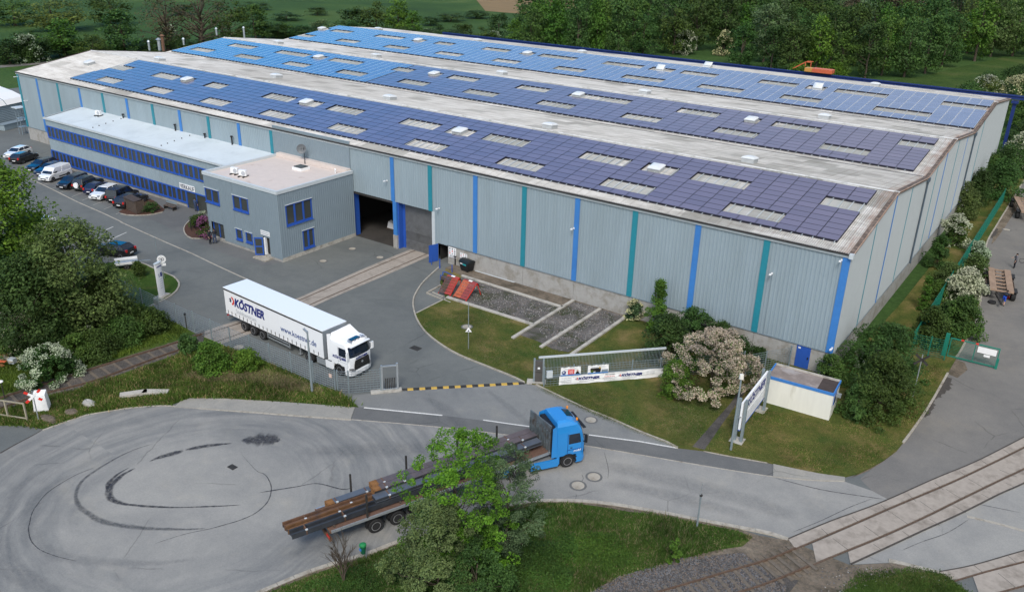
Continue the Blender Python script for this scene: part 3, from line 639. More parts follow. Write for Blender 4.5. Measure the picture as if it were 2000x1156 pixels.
# open track towards the bottom edge
oa = [p for p in r1a if p[0] <= G(1560,1066).x]; ob = [p for p in r1b if p[0] <= G(1595,1098).x]
rails([oa, ob], 0.075, 0.2)
sleepers(oa, ob, 0.05, 0.62)
# far scenery: stubble field and track
sheet('stubble_field', gl([(948,22),(1010,27),(1080,26),(1190,14),(1260,0),(1270,-60),(900,-60),(930,0)]), 0.02, M['field'])
sheet('field_path', gl([(0,128),(60,124),(110,118),(200,112),(200,115),(110,122),(60,128),(0,133)]), 0.01, M['pave'])
sheet('open_meadow', gl([(1290,130),(1400,142),(1600,150),(1720,160),(1800,150),(1880,130),(1960,112),(2010,118),(2010,150),(1900,190),(1700,190),(1300,160)]), 0.0, M['meadow2'])
# manhole covers
def manhole(px, r=0.42, lab='round manhole cover in the road', z=0.012, sq=False):
    p = G(*px); t = thing('manhole_cover', lab, 'manhole cover', (p.x, p.y, z), 0, 'manhole covers')
    if sq: MB().box(-r,r,-r*.7,r*.7,0,0.012).build('grate', M['gutter'], t); return
    MB().lathe([(0.0,0),(r*1.35,0),(r*1.35,0.006),(0.001,0.008)], n=24).build('ring', M['patch'], t)
    MB().lathe([(0.0,0),(r,0.0),(r,0.014),(0.001,0.016)], n=24).build('lid', M['kerb'], t)
for px, lb, r in [((1129,948),'manhole cover nearest the kerb, left of its neighbour',0.42),((1160,931),'manhole cover in the road under the blue cab, right of its neighbour',0.42),((1154,820),'manhole cover behind the blue lorry beside the lawn',0.38),
               ((688,486),'manhole cover nearest the open hall gate',0.36),((631,510),'manhole cover beside the corner of the office block',0.36),((742,503),'manhole cover just left of the yard rails',0.36),
               ((466,678),'round cover behind the wire fence by the white lorry',0.4),((1767,750),'round cover in the grass beside the right-hand crossing sign',0.4),((912,640),'round cover in the lawn behind the small triangular sign',0.4),((1966,449),'round cover in the lane beside the brown edge',0.4)]:
    manhole(px, r, lb, 0.1 if px[0] in (1767, 912) else 0.014)
manhole((812,680), 0.45, 'square drain grate in the middle of the yard', 0.012, True); manhole((454,912), 0.3, 'square drain grate in the turning circle', 0.013, True)
# ================================================================== THE HALL
HE, HR, HV, HB = 10.63, 12.68, 11.12, 2.09
SEG = [(0.0, HE), (12.65, HR), (26.15, HV), (39.2, HR), (53.1, HV), (68.1, HR), (83.3, HV)]
def roofz(y):
    for (y0, z0), (y1, z1) in zip(SEG, SEG[1:]):
        if y <= y1: return z0+(z1-z0)*(y-y0)/(y1-y0)
    return SEG[-1][1]
XL = -127.9
hall = thing('warehouse', 'long grey steel hall with three low gabled roofs covered in solar panels', 'warehouse', (0,0,0))
def rib_x(mb, x0, x1, y, ztop, zbot, pitch=0.333, dep=0.04, mi=0, sgn=-1):
    """vertical ribbed cladding along x at plane y, ribs towards -y"""
    n = max(1, round((x1-x0)/pitch)); p = (x1-x0)/n; prof = []
    for i in range(n):
        a = x0+i*p; prof += [(a, 0), (a+p*0.55, 0), (a+p*0.65, dep), (a+p*0.9, dep)]
    prof.append((x1, 0))
    v = [(px, y+sgn*d, zbot) for px, d in prof]+[(px, y+sgn*d, ztop) for px, d in prof]; m = len(prof)
    mb.add(v, [(i, i+1, m+i+1, m+i) for i in range(m-1)], mi)
def rib_y(mb, y0, y1, x, zt, zb, pitch=0.333, dep=0.04, mi=0, sgn=1):
    n = max(1, round((y1-y0)/pitch)); p = (y1-y0)/n; prof = []
    for i in range(n):
        a = y0+i*p; prof += [(a, 0), (a+p*0.55, 0), (a+p*0.65, dep), (a+p*0.9, dep)]
    prof.append((y1, 0)); m = len(prof)
    f = zt if callable(zt) else (lambda q: zt)
    v = [(x+sgn*d, py, zb) for py, d in prof]+[(x+sgn*d, py, f(py)) for py, d in prof]
    mb.add(v, [(i, i+1, m+i+1, m+i) for i in range(m-1)], mi)
GT = 5.38
cb = MB()
for a, b, z0 in [(XL, -54.5, HB), (-54.5, -42.05, GT), (-42.05, -41.6, 0.0), (-41.6, -40.35, 2.0), (-40.35, 0, HB)]:
    rib_x(cb, a, b, 0.0, HE-0.12, z0)
cb.build('wall_cladding', M['clad'], hall)
gb = MB(); rib_y(gb, 0.0, 83.3, 0.0, lambda y: roofz(y)-0.1, HB)
gb.build('gable_cladding', M['cladg'], hall)
bk = MB(); bk.poly([(XL,83.3,0),(XL,83.3,HV-0.1),(0,83.3,HV-0.1),(0,83.3,0)]); bk.poly([(XL,0,0)]+[(XL,y,z-0.1) for y, z in SEG]+[(XL,83.3,0)])
bk.build('rear_wall', M['clad'], hall)
# concrete plinth in panels
def plinth_x(a, b, h=HB):
    x = a
    while x < b-0.01:
        e = min(b, x+6.0); MB().box(x+0.012, e-0.012, 0.03, 0.3, -0.1, h).build('plinth_panel', M['plinth'], hall); x = e
for a, b in [(XL, -110.2), (-40.3, -36.6)]: plinth_x(a, b)
for k in range(6): MB().box(-36.6+6*k+0.015, -30.6+6*k-0.015, 0.03, 0.3, -0.1, HB).build('plinth_panel', M['plinth'], hall)
MB().box(-0.585, -0.02, 0.03, 0.3, -0.1, HB).build('plinth_panel', M['plinth'], hall)
y = 0.0
for k in range(14): MB().box(-0.3, -0.025, max(0.31, 6*k+0.012), min(83.3, 6*k+5.988), -0.1, HB).build('plinth_panel', M['plinth'], hall)

for k in range(7): MB().box(-36.6+6*k-0.013, -36.6+6*k+0.013, 0.08, 0.25, 0, HB-0.02).build('panel_joint', M['gutter'], hall)

# flashings
fl = MB()
fl.box(XL, -54.5, -0.075, -0.045, HB-0.03, HB+0.06); fl.box(-40.35, -0.45, -0.075, -0.045, HB-0.03, HB+0.06); fl.box(0.045, 0.07, 0.1, 83.3, HB-0.03, HB+0.05)
fl.build('base_flashing', M['cladd'], hall)
ev = MB(); ev.box(XL-0.1, 0.12, -0.16, -0.05, HE-0.3, HE-0.06); ev.build('eaves_trim', M['trim'], hall)
gu = MB()
for z, yy in ((HE-0.06, -0.3), ): gu.box(XL-0.1, 0.0, yy, yy+0.28, z-0.02, z+0.1)
gu.build('gutter', M['gutter'], hall)
MB().box(-0.12, 0.2, -0.34, 0.1, HE-0.3, HE+0.07).build('gutter_end', M['trim'], hall)
vl = MB()
for yy in (26.15, 53.1): vl.box(XL, 0.03, yy-0.22, yy+0.22, HV-0.1, HV+0.05)
vl.build('valley_gutter', M['gutter'], hall)
# stripes
def stripe(x, z0, z1, m, wd=0.5): MB().box(x-wd/2, x+wd/2, -0.085, -0.02, z0, z1).build('wall_stripe', M[m], hall)
for i in range(11):
    x = -127.98+6.044*i+(0.3 if i == 0 else 0); stripe(x, HB if i < 3 else 6.6, HE-0.2, 'stripeteal' if i % 2 == 0 else 'stripeblue')
for k in range(7):
    x = -6.593-6*k; stripe(x, (HB+0.0) if x > -42 else GT, HE-0.2, 'stripeteal' if k % 2 == 0 else 'stripeblue', 0.52)
stripe(-47.95, GT, HE-0.2, 'stripeblue'); stripe(-0.29, HB-0.02, HE-0.2, 'stripeblue', 0.58)
def gstripe(y, m, wd=0.36):
    MB().box(0.02, 0.075, y-wd/2, y+wd/2, HB+0.06, roofz(y)-0.25).build('wall_stripe', M[m], hall)
for y, m in [(GX(1712,438,0).y,'stripeteal'), (GX(1752,385,0).y,'stripeblue'), (GX(1782,368,0).y,'stripeteal'), (31,'stripeteal'), (35.5,'stripeblue'), (42,'stripeteal'), (48,'stripeblue'), (60,'stripeteal')]: gstripe(y, m, 0.11)
M['downpipe'] = mat('downpipe_grey', (0.08,0.11,0.14), 0.5)
for y in (26.15, 53.1):
    d = MB(); d.cyl((0.16, y+0.05, HB-0.1), (0.16, y+0.05, HV-0.35), 0.09, n=8); d.box(0.02, 0.32, y-0.2, y+0.3, HV-0.4, HV-0.02)
    d.build('downpipe', M['downpipe'], hall)
# roof slopes, corrugated
def slope(y0, z0, y1, z1, x0=XL-0.15, x1=0.18, pitch=0.177, dep=0.05):
    mb = MB(); n = round((x1-x0)/pitch); prof = []
    for i in range(n):
        a = x0+(x1-x0)*i/n; p = (x1-x0)/n; prof += [(a, 0), (a+p*0.28, dep*0.85), (a+p*0.5, dep), (a+p*0.72, dep*0.85)]
    prof.append((x1, 0)); m = len(prof)
    mb.add([(x, y0, z0+d) for x, d in prof]+[(x, y1, z1+d) for x, d in prof], [(i, i+1, m+i+1, m+i) for i in range(m-1)])
    return mb
K1 = (HR-HE)/12.65
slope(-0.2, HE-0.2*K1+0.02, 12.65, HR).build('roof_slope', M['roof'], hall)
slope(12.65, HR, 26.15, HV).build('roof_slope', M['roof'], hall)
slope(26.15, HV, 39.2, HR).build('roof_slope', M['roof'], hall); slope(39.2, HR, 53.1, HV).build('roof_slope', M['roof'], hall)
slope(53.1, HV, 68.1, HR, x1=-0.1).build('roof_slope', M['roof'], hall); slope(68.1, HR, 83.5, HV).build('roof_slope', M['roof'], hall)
rc = MB()
for yy in (12.65, 39.2, 68.1):
    rc.add([(XL-.15,yy-0.22,HR+0.03),(0.2,yy-0.22,HR+0.03),(0.2,yy,HR+0.1),(XL-.15,yy,HR+0.1),(0.2,yy+0.3,HR+0.02),(XL-.15,yy+0.3,HR+0.02)], [(0,1,2,3),(3,2,4,5)])
rc.build('ridge_cap', mat('ridge_cap', (0.62,0.61,0.58), 0.7, var=0.1, dirt=(0.25,0.24,0.2), dscale=1.2), hall)
vt = MB(); M['verge'] = mat('rusty_verge', (0.2, 0.15, 0.12), 0.9, var=0.5, scale=3, dirt=(0.07, 0.05, 0.04), dscale=2.5, dpos=(0.4, 0.6))
for (y0, z0), (y1, z1) in zip(SEG, SEG[1:]):
    vt.add([(-0.22,y0,z0+0.08),(0.12,y0,z0+0.08),(0.12,y1,z1+0.08),(-0.22,y1,z1+0.08),(0.14,y0,z0-0.18),(0.14,y1,z1-0.18)], [(0,1,2,3),(1,4,5,2)])
vt.build('verge_trim', M['verge'], hall)
lt = MB()
for (y0, z0), (y1, z1) in zip(SEG[:2], SEG[1:3]): lt.add([(XL-.2,y0,z0+0.09),(XL+.1,y0,z0+0.09),(XL+.1,y1,z1+0.09),(XL-.2,y1,z1+0.09)], [(0,1,2,3)])
lt.build('verge_trim', M['verge'], hall)
# ---- openings left in the solar arrays, and the arrays
R1 = dict(y0=0.0, z0=HE, k=K1, start=1.2, pitch=0.957, n=11, low=(1,2), up=(6,7))
R2 = dict(y0=26.15, z0=HV, k=(HR-HV)/13.05, start=26.9, pitch=1.0, n=11, low=(2,3), up=(7,8))
R3 = dict(y0=53.1, z0=HV, k=(HR-HV)/15.0, start=54.0, pitch=1.08, n=13, low=(2,3), up=(8,9))
R1['lo'] = [(-109.2,-104.3),(-97.1,-92.1),(-84.5,-79.6),(-72.5,-67.5),(-60.3,-55.3),(-48.2,-43.2),(-35.9,-30.9),(-23.8,-18.7),(-11.6,-6.6)]
R1['hi'] = [(-114,-108.9),(-102.8,-97.8),(-90.8,-85.8),(-78.5,-73.4),(-66.1,-61.2),(-53.9,-48.9),(-41.7,-36.6),(-29.6,-24.7),(-17.4,-12.5),(-5.4,-1.4)]
R1['dome'] = [(-95.6,-93.4),(-70.9,-68.4),(-45.9,-43.5),(-21.6,-19.4)]
R2['lo'] = [(-124.7,-119.1),(-112.4,-106.1),(-99.8,-94.3),(-87.3,-81.6),(-74.2,-68.9),(-61.8,-56.3),(-49.3,-43.9),(-36.5,-31.4),(-24.2,-19.1),(-11.8,-6.7)]
R2['hi'] = [(-131.7,-126.9),(-119.8,-113.8),(-107.3,-100.3),(-94.8,-87.8),(-80.6,-75.6),(-68.2,-62.9),(-55.8,-50.5),(-43.1,-37.9),(-30.6,-25.4),(-18.1,-12.9),(-5.6,-1.4)]
R2['dome'] = [(-98.3,-95.6),(-73.0,-70.2),(-47.3,-44.6),(-22.9,-20.2)]
R3['lo'] = [(-130.6,-123.4),(-116.2,-110.6),(-103.2,-97.6),(-90.4,-84.6),(-77.3,-72.0),(-64.5,-58.9),(-51.6,-44.6),(-38.6,-31.7),(-25.9,-20.3),(-13.1,-6.0)]
R3['hi'] = [(-137.2,-131.8),(-124.6,-118.6),(-111.3,-104.2),(-96.8,-91.2),(-83.8,-79.0),(-72.3,-65.2),(-59.2,-52.2),(-44.8,-39.3),(-31.8,-26.3),(-20.3,-13.3),(-5.9,0.5)]
R3['dome'] = [(-128.8,-126.2),(-101.8,-99.0),(-75.8,-73.0),(-49.6,-46.6),(-24.0,-21.2)]
def free(x, lst, tol=0.62): return not any(a-tol*0.0 < x < b for a, b in lst)
panels = []   # (x centre, y centre, width, depth, slope, kind)
def row_cells(x0, x1, gaps, w0):
    """tile the free stretches of a row with panels about w0 wide"""
    out = []; segs = []; cur = x0
    for a, b in sorted(gaps):
        if b <= x0 or a >= x1: continue
        if a > cur: segs.append((cur, a))
        cur = max(cur, b)
    if cur < x1: segs.append((cur, x1))
    for a, b in segs:
        n = max(1, round((b-a)/w0))
        if b-a < 0.6*w0: continue
        for i in range(n): out.append((a+(b-a)*(i+0.5)/n, (b-a)/n))
    return out
def layout(R, x0, x1, w0, kind):
    for r in range(R['n']):
        left = x0
        if R is R1: left = [-114.2,-114.1,-114.1,-114.0,-113.7,-113.2,-110.2,-108.9,-112.4,-112.5,-112.7][r]
        gaps = []
        if r in R['low']: gaps = list(R['lo'])
        if r in R['up']: gaps = list(R['hi'])+list(R['dome'])
        # break the row at the opening edges of both bands so that columns line up
        cuts = sorted(set([left, x1]+[e for g in R['lo'] for e in g if left < e < x1]))
        for a, b in zip(cuts, cuts[1:]):
            n = max(1, round((b-a)/w0)); cw = (b-a)/n
            for i in range(n):
                cx = a+(i+0.5)*cw
                if any(g[0]-0.3*cw < cx < g[1]+0.3*cw and (min(cx+cw/2, g[1])-max(cx-cw/2, g[0])) > 0.45*cw for g in gaps): continue
                panels.append((cx, R['start']+(r+0.5)*R['pitch'], cw, R['pitch'], R, kind))
layout(R1, -114.2, -1.5, 1.72, 'dark')
layout(R2, -78.3, -1.5, 1.72, 'dark'); layout(R2, -127.0, -78.5, 1.45, 'blue'); layout(R3, -127.2, -0.3, 1.42, 'blue')
HP = 0.25
def panel_mb(mb, cx, cy, cw, ch, R, kind):
    zc = R['z0']+R['k']*(cy-R['y0'])+HP; g = 0.012 if kind == 'dark' else 0.008
    hx = cw/2-g; hy = ch/2-0.018
    def P(x, y, dz=0): return (cx+x, cy+y, zc+R['k']*y+dz)
    fx = 0.022 if kind == 'dark' else 0.05; fy = 0.016 if kind == 'dark' else 0.012
    v = [P(-hx,-hy),P(hx,-hy),P(hx,hy),P(-hx,hy)]; w_ = [P(-hx+fx,-hy+fy,0.0),P(hx-fx,-hy+fy,0.0),P(hx-fx,hy-fy,0.0),P(-hx+fx,hy-fy,0.0)]
    d = [P(-hx,-hy,-0.19),P(hx,-hy,-0.19),P(hx,hy,-0.19),P(-hx,hy,-0.19)]  # skirt added below the panel, black in place of the shade under it
    mb.add(w_, [(0,1,2,3)], 0)
    mb.add(v+w_, [(0,1,5,4),(1,2,6,5),(2,3,7,6),(3,0,4,7)], 1); mb.add(v+d, [(4,5,1,0),(5,6,2,1),(6,7,3,2),(7,4,0,3)], 2)
def psize(p):
    z = p[4]['z0']; a = proj((p[0]-p[2]/2, p[1], z)); b = proj((p[0]+p[2]/2, p[1], z)); c = proj((p[0], p[1]-p[3]/2, z)); d = proj((p[0], p[1]+p[3]/2, z+p[3]*p[4]['k']))
    return -abs((b[0]-a[0])*(d[1]-c[1])-(b[1]-a[1])*(d[0]-c[0]))
panels.sort(key=psize)
MS = {'dark': [M['solar'], M['solaredge'], M['solaredge']], 'blue': [M['solarblue'], M['solarwhite'], M['solaredge']]}
for p in panels[:98]:
    mb = MB(); panel_mb(mb, *p[:4], p[4], p[5]); o = mb.build('solar_panel', MS[p[5]], hall); o['group'] = 'solar panels on the roof'
rest = MB()
for p in panels[98:]:
    b = MB(); panel_mb(b, *p[:4], p[4], p[5]); k = 0 if p[5] == 'dark' else 3
    rest.f += [tuple(len(rest.v)+i for i in f) for f in b.f]; rest.m += [k+i for i in b.m]; rest.v += b.v
o = rest.build('solar_panels', MS['dark']+MS['blue'], hall); o['kind'] = 'stuff'
# mounting rails under the panels, running up the slope; they show in the openings
for R, x0, x1, st in ((R1, -113.5, -1.7, 0.86), (R2, -127, -1.7, 0.86), (R3, -127, -0.5, 1.42)):
    rl = MB(); x = x0; ya = R['start']-0.28; yb = R['start']+R['n']*R['pitch']+0.25
    while x < x1:
        za = R['z0']+R['k']*(ya-R['y0'])+0.17; zb = R['z0']+R['k']*(yb-R['y0'])+0.17
        rl.bar((x,ya,za), (x,yb,zb), 0.045, 0.05); x += st
    o = rl.build('mounting_rails', M['trim'], hall); o['kind'] = 'stuff'
# translucent roof sheets in the openings
for R in (R1, R2, R3):
    for rows, lst in ((R['low'], R['lo']), (R['up'], R['hi'])):
        y0 = R['start']+rows[0]*R['pitch']-0.3; y1 = R['start']+(rows[1]+1)*R['pitch']
        for a, b in lst:
            a = max(a, XL+0.3); b = min(b, -0.9)
            if b-a < 1: continue
            n = round((b-a)/0.177); prof = []
            for i in range(n):
                q = a+(b-a)*i/n; p = (b-a)/n; prof += [(q, 0.012), (q+p*0.28, 0.055), (q+p*0.5, 0.062), (q+p*0.72, 0.055)]
            m = len(prof); z_ = lambda y: R['z0']+R['k']*(y-R['y0'])
            MB().add([(x,y0,z_(y0)+d) for x, d in prof]+[(x,y1,z_(y1)+d) for x, d in prof], [(i,i+1,m+i+1,m+i) for i in range(m-1)]).build('light_sheet', M['lightsheet'], hall)
M['dome'] = mat('skylight_dome', (0.62,0.64,0.65), 0.25, var=0.03); M['curb'] = mat('skylight_curb', (0.42,0.43,0.43), 0.5)
def skylight(x, y, z, k, s=0.62, op=False):
    root = MB().box(-s,s,-s,s,-0.1,0.42).build('skylight', M['curb'], hall, loc=(x,y,z), rot=(math.atan(k),0,0))
    d = MB(); n = 8; rings = []
    for r, h in ((1.08,0.42),(1.08,0.5),(0.85,0.62),(0.5,0.7),(0.02,0.73)):
        rings.append([(s*r*a, s*r*b, h) for a, b in ((-1,-1),(0,-1.02),(1,-1),(1.02,0),(1,1),(0,1.02),(-1,1),(-1.02,0))])
    d.loft(rings); o = d.build('dome', M['dome'], root, smooth=False)
    if op: o.rotation_euler = (math.radians(38),0,0); o.location = (0,0.2,0.15)
for R in (R1, R2, R3):
    y = R['start']+(R['up'][0]+0.95)*R['pitch']
    for i, (a, b) in enumerate(R['dome']):
        skylight((a+b)/2-0.25, y, R['z0']+R['k']*(y-R['y0']), R['k'], 0.62, R is R3 and i > 2)
def zs(y): return roofz(y)
for x, y in [(-119.2,7.3),(-110.9,14.2),(-87.2,17.5),(-62.5,15.2),(-37.5,14.6),(-14.3,15.0),(-114.6,41),(-90.1,41.2),(-63.5,40.8),(-39.8,41.8),(-15.2,41.8),(-117,69.6),(-90.6,69.6),(-67.9,71.3),(-44,72.4),(-17,72.6)]:
    k = -0.115 if y > 12.7 else K1
    skylight(x, y, zs(y), k, 0.62, x in (-44,))
# chimneys on the far left of the middle roof
for i, (px, py, h) in enumerate([(312,97,1.6),(320,99,2.4),(292,97,1.2),(358,78,0.7),(423,66,0.9),(477,70,1.6)]):
    y = 27.5 if i < 4 else 40.5; p = G(px, py, roofz(y)); y = min(max(p.y, 13), 60); p = G(px, py, roofz(y)); z = roofz(p.y)
    c = MB(); c.cyl((p.x,p.y,z-0.2),(p.x,p.y,z+h),0.28 if i < 2 else 0.18, n=10); c.cyl((p.x,p.y,z+h+0.1),(p.x,p.y,z+h+0.4),0.5 if i < 2 else 0.3,0.12,n=10); c.cyl((p.x,p.y,z+h),(p.x,p.y,z+h+0.1),0.1,n=6)
    c.build('vent_stack', M['rusty'] if i == 1 else M['steel'], hall)
# gates
gm = MB()
gm.box(-54.5,-54.2,-0.02,0.9,0,GT); gm.build('gate_jamb', M['blue'], hall)
pi = MB(); pi.box(-48.0,-47.52,-0.1,0.1,1.55,GT); pi.build('gate_pillar', M['stripeblue'], hall)
MB().box(-48.05,-47.48,-0.14,0.1,0,1.55).build('pillar_base', M['plinth'], hall)
MB().box(-47.5,-47.3,0.1,0.75,0,GT).box(-47.52,-46.95,0.72,0.8,0,GT).build('gate_jamb', M['blue'], hall)
MB().box(-54.2,-48.02,0.02,0.18,GT-0.28,GT-0.02).build('gate_lintel', M['gutter'], hall)
MB().box(-42.45,-42.05,-0.03,0.1,0,GT).build('gate_jamb', M['trim'], hall)
# interior of the open bay
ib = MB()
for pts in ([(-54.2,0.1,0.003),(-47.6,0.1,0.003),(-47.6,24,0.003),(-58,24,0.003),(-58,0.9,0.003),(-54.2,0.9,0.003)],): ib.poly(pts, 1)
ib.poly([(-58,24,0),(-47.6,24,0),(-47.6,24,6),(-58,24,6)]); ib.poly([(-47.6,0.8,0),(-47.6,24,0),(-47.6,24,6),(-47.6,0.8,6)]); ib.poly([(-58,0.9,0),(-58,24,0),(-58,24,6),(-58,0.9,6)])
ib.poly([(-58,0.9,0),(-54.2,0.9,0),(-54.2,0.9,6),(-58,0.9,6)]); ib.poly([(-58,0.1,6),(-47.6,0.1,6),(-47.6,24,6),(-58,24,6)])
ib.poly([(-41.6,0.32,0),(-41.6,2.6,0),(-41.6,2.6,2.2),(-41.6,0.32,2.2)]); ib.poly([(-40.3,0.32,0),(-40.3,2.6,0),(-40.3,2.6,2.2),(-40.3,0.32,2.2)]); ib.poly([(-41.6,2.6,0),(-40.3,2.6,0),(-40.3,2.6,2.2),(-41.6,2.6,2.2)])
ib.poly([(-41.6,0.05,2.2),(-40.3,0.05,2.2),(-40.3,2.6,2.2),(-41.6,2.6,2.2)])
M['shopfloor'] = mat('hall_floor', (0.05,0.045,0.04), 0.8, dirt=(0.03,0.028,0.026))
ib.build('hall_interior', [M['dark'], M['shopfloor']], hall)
rd = MB(); z = 0.08
while z < GT-0.1:
    if 1.0 < z < 2.0:
        for i in range(33): rd.box(-46.95+i*0.14,-46.87+i*0.14,0.78,0.81,z,z+0.085)
    else: rd.add([(-46.95,0.8,z),(-42.4,0.8,z),(-42.4,0.8,z+0.1),(-46.95,0.8,z+0.1)],[(0,1,2,3)]); rd.box(-46.95,-42.4,0.76,0.8,z,z+0.075)
    z += 0.1 if not 1.0 < z < 2.0 else 0.12
rd.box(-46.95,-42.4,0.72,0.84,0.01,0.09); rd.poly([(-46.95,0.9,0),(-42.4,0.9,0),(-42.4,0.9,GT),(-46.95,0.9,GT)])
rd.build('roller_door', mat('roller_shutter', (0.2,0.205,0.21), 0.45, 0.4, 0.12, 1.5, dirt=(0.13,0.13,0.13), dscale=0.8), hall)
dd = MB(); a = G(846,513); dd.box(0,0.05,-1.15,0,0.02,1.95)
o = dd.build('side_door', M['blue'], hall, loc=(-41.62,-0.05,0), rotz=math.radians(-18)); MB().box(-0.06,0,-1.02,-0.94,0.95,1.1).build('handle', M['black'], o)
MB().box(-2.86,-1.72,-0.02,0.05,0.02,2.04).build('side_door', M['blue'], hall, loc=(0,0,0)); MB().box(-1.9,-1.82,-0.07,-0.02,0.95,1.15).build('door_handle', M['black'], hall)
MB().box(-2.75,-2.55,-0.03,-0.021,1.75,1.88).build('door_sign', M['white'], hall)
MB().box(-36.55,-31.5,-0.12,0.0,0.08,0.14).build('drip_rail', M['trim'], hall)
# lamps and cameras on the walls
def wall_lamp(x, z, s=1.0, arm=0.3):
    b = MB(); b.box(-0.06,0.06,-0.05,0.0,-0.08,0.08); b.bar((0,-0.04,0),(0,-arm,0.05),0.04,0.04); b.obox((0,-arm-0.12,0.03),(0.18*s,0.3*s,0.1*s))
    b.build('wall_lamp', M['white'], hall, loc=(x,-0.08,z))
for px, py in [(756,353),(845+13,407),(1121,446),(1508,534),(1644,508),(53,197),(1626,680),(32,150)]:
    p = GY(px, py, -0.1); wall_lamp(min(max(p.x,-127.7),-0.1), p.z, 0.9)
def cable(px0, py0, px1, py1):
    a, b = GY(px0,py0,-0.07), GY(px1,py1,-0.07); MB().cyl((a.x,-0.07,a.z),(a.x,-0.07,b.z),0.02,n=5).build('cable', M['cladd'], hall)
cable(1508,538,1480,650)
# warning and house-rule boards beside the side door
def board(name, lab, x0, x1, z0, z1, y=-0.012, rows=None, parent=None, icons=None, cat='sign'):
    t = thing(name, lab, cat, ((x0+x1)/2, y, z0)); W = x1-x0; H_ = z1-z0
    MB().box(-W/2,W/2,-0.03,0,0,H_).build('panel', M['white'], t)
    ib = MB()
    if icons:
        nx, ny = icons
        for i in range(nx):
            for j in range(ny):
                cx = -W/2+W*(i+0.5)/nx; cz = H_*(0.3+0.66*(j+0.5)/ny); r = min(W/nx, H_*0.66/ny)*0.33
                if (i+j) % 3 == 1: ib.add([(cx-r,-0.036,cz-r),(cx+r,-0.036,cz-r),(cx,-0.036,cz+r)],[(0,1,2)], 0)
                else: ib.cyl((cx,-0.03,cz),(cx,-0.036,cz),r,n=10,mi=0 if (i*3+j) % 4 else 1)
    for k in range(3): ib.box(-W*0.38,W*0.38,-0.036,-0.03,H_*(0.06+0.07*k),H_*(0.085+0.07*k),0)
    ib.build('pictograms', [M['darktext'], M['redpaint']], t)
p0, p1 = GY(877,481,0.02), GY(890,502,0.02); board('notice_board', 'tall white notice board with warning pictograms right of the open side door', p0.x, p1.x+0.1, p1.z-0.15, p0.z-0.02, icons=(3,3))
p0, p1 = GY(899,492,0.02), GY(913,505,0.02); board('notice_board', 'smaller white board with dark symbols above the black waste container', p0.x, p1.x, p1.z-0.1, p0.z-0.05, icons=(3,2))

# ================================================================== OFFICE WING
ann = thing('office_wing', 'long two-storey grey office wing with blue ribbon windows and pale flat roof', 'office building', (-110,-5.6,0))
def L(x, y, z): return (x+110, y+5.6, z)
AX0, AX1, AY = -110.0, -66.2, -5.6
aw = MB()
def ribA(x0, x1, z0, z1): rib_x(aw, x0+110, x1+110, 0.0, z1, z0, 0.4, 0.03)
ribA(AX0, AX1, 5.72, 6.7); ribA(AX0, AX1, 2.25, 4.02); ribA(AX0, -77.9, 0.35, 0.55); ribA(-73.6, AX1, 0.35, 0.6)
aw.poly([(0,0,0),(0,5.6,0),(0,5.6,7.5),(0,0,6.7)])
aw.build('wall', M['clad'], ann)
MB().box(0.02,32.1,0.0,0.3,-0.1,0.36).box(36.4,43.8,0.0,0.3,-0.1,0.36).build('plinth', M['plinth'], ann)
ar = MB(); ar.add([(-0.15,-0.15,6.74),(43.8,-0.15,6.74),(43.8,5.6,7.5),(-0.15,5.6,7.5)],[(0,1,2,3)]); ar.build('roof', M['roofwhite'], ann)
ae = MB(); ae.box(-0.18,43.8,-0.2,-0.06,6.62,6.86); ae.add([(-0.2,-0.2,6.62),(-0.04,-0.2,6.86),(-0.04,5.6,7.62),(-0.2,5.6,7.4),(-0.2,-0.2,6.86),(-0.2,5.6,7.62)],[(0,4,5,3),(4,1,2,5)]); ae.build('roof_edge', M['trim'], ann)
ap = MB()
for X in (-98.7,-83.0):
    for yy in (-4.9,-4.0,-3.0,-1.9,-0.7): z = 6.74+(yy+5.75)/5.75*0.76; ap.cyl((X+110,yy+5.6,z),(X+110,yy+5.6,z+0.12),0.07,n=6)
ap.build('roof_drains', M['gutter'], ann)
def ribbon_windows(x0, x1, z0, z1, n, par, yb=0.0, opened=()):
    fr = MB(); W = (x1-x0)/n; y0 = yb-0.06
    fr.box(x0,x1,y0-0.02,y0+0.1,z0,z0+0.12); fr.box(x0,x1,y0,y0+0.1,z1-0.16,z1); fr.box(x0-0.02,x1+0.02,y0-0.1,y0-0.02,z0-0.03,z0+0.03)
    for i in range(n+1):
        wd = 0.1 if i % 2 else 0.17; fr.box(x0+i*W-wd, x0+i*W+wd, y0+0.005, y0+0.09, z0+0.12, z1-0.16)
    root = fr.build('window_band', M['blue'], par)
    for i in range(n):
        mb = MB(); a, b = x0+i*W+0.12, x0+(i+1)*W-0.12
        mb.poly([(a,y0+0.06,z0+0.1),(b,y0+0.06,z0+0.1),(b,y0+0.06,z1-0.14),(a,y0+0.06,z1-0.14)])
        if i in opened: mb = MB().add([(a,y0-0.3,z1-0.2),(b,y0-0.3,z1-0.2),(b,y0+0.02,z0+0.12),(a,y0+0.02,z0+0.12)],[(3,2,1,0)])
        mb.build('pane', opened and i in opened and M['carglass'] or (M['blind'] if z0 > 3 else M['winglass']), root)
ribbon_windows(0.15, 43.3, 4.02, 5.72, 43, ann, opened=(37,))
ribbon_windows(0.1, 32.1, 0.55, 2.25, 32, ann)
ribbon_windows(36.4, 43.7, 0.6, 2.25, 7, ann)
MB().box(0,43.8,0.25,0.4,0.3,6.6).build('backing', M['dark'], ann)
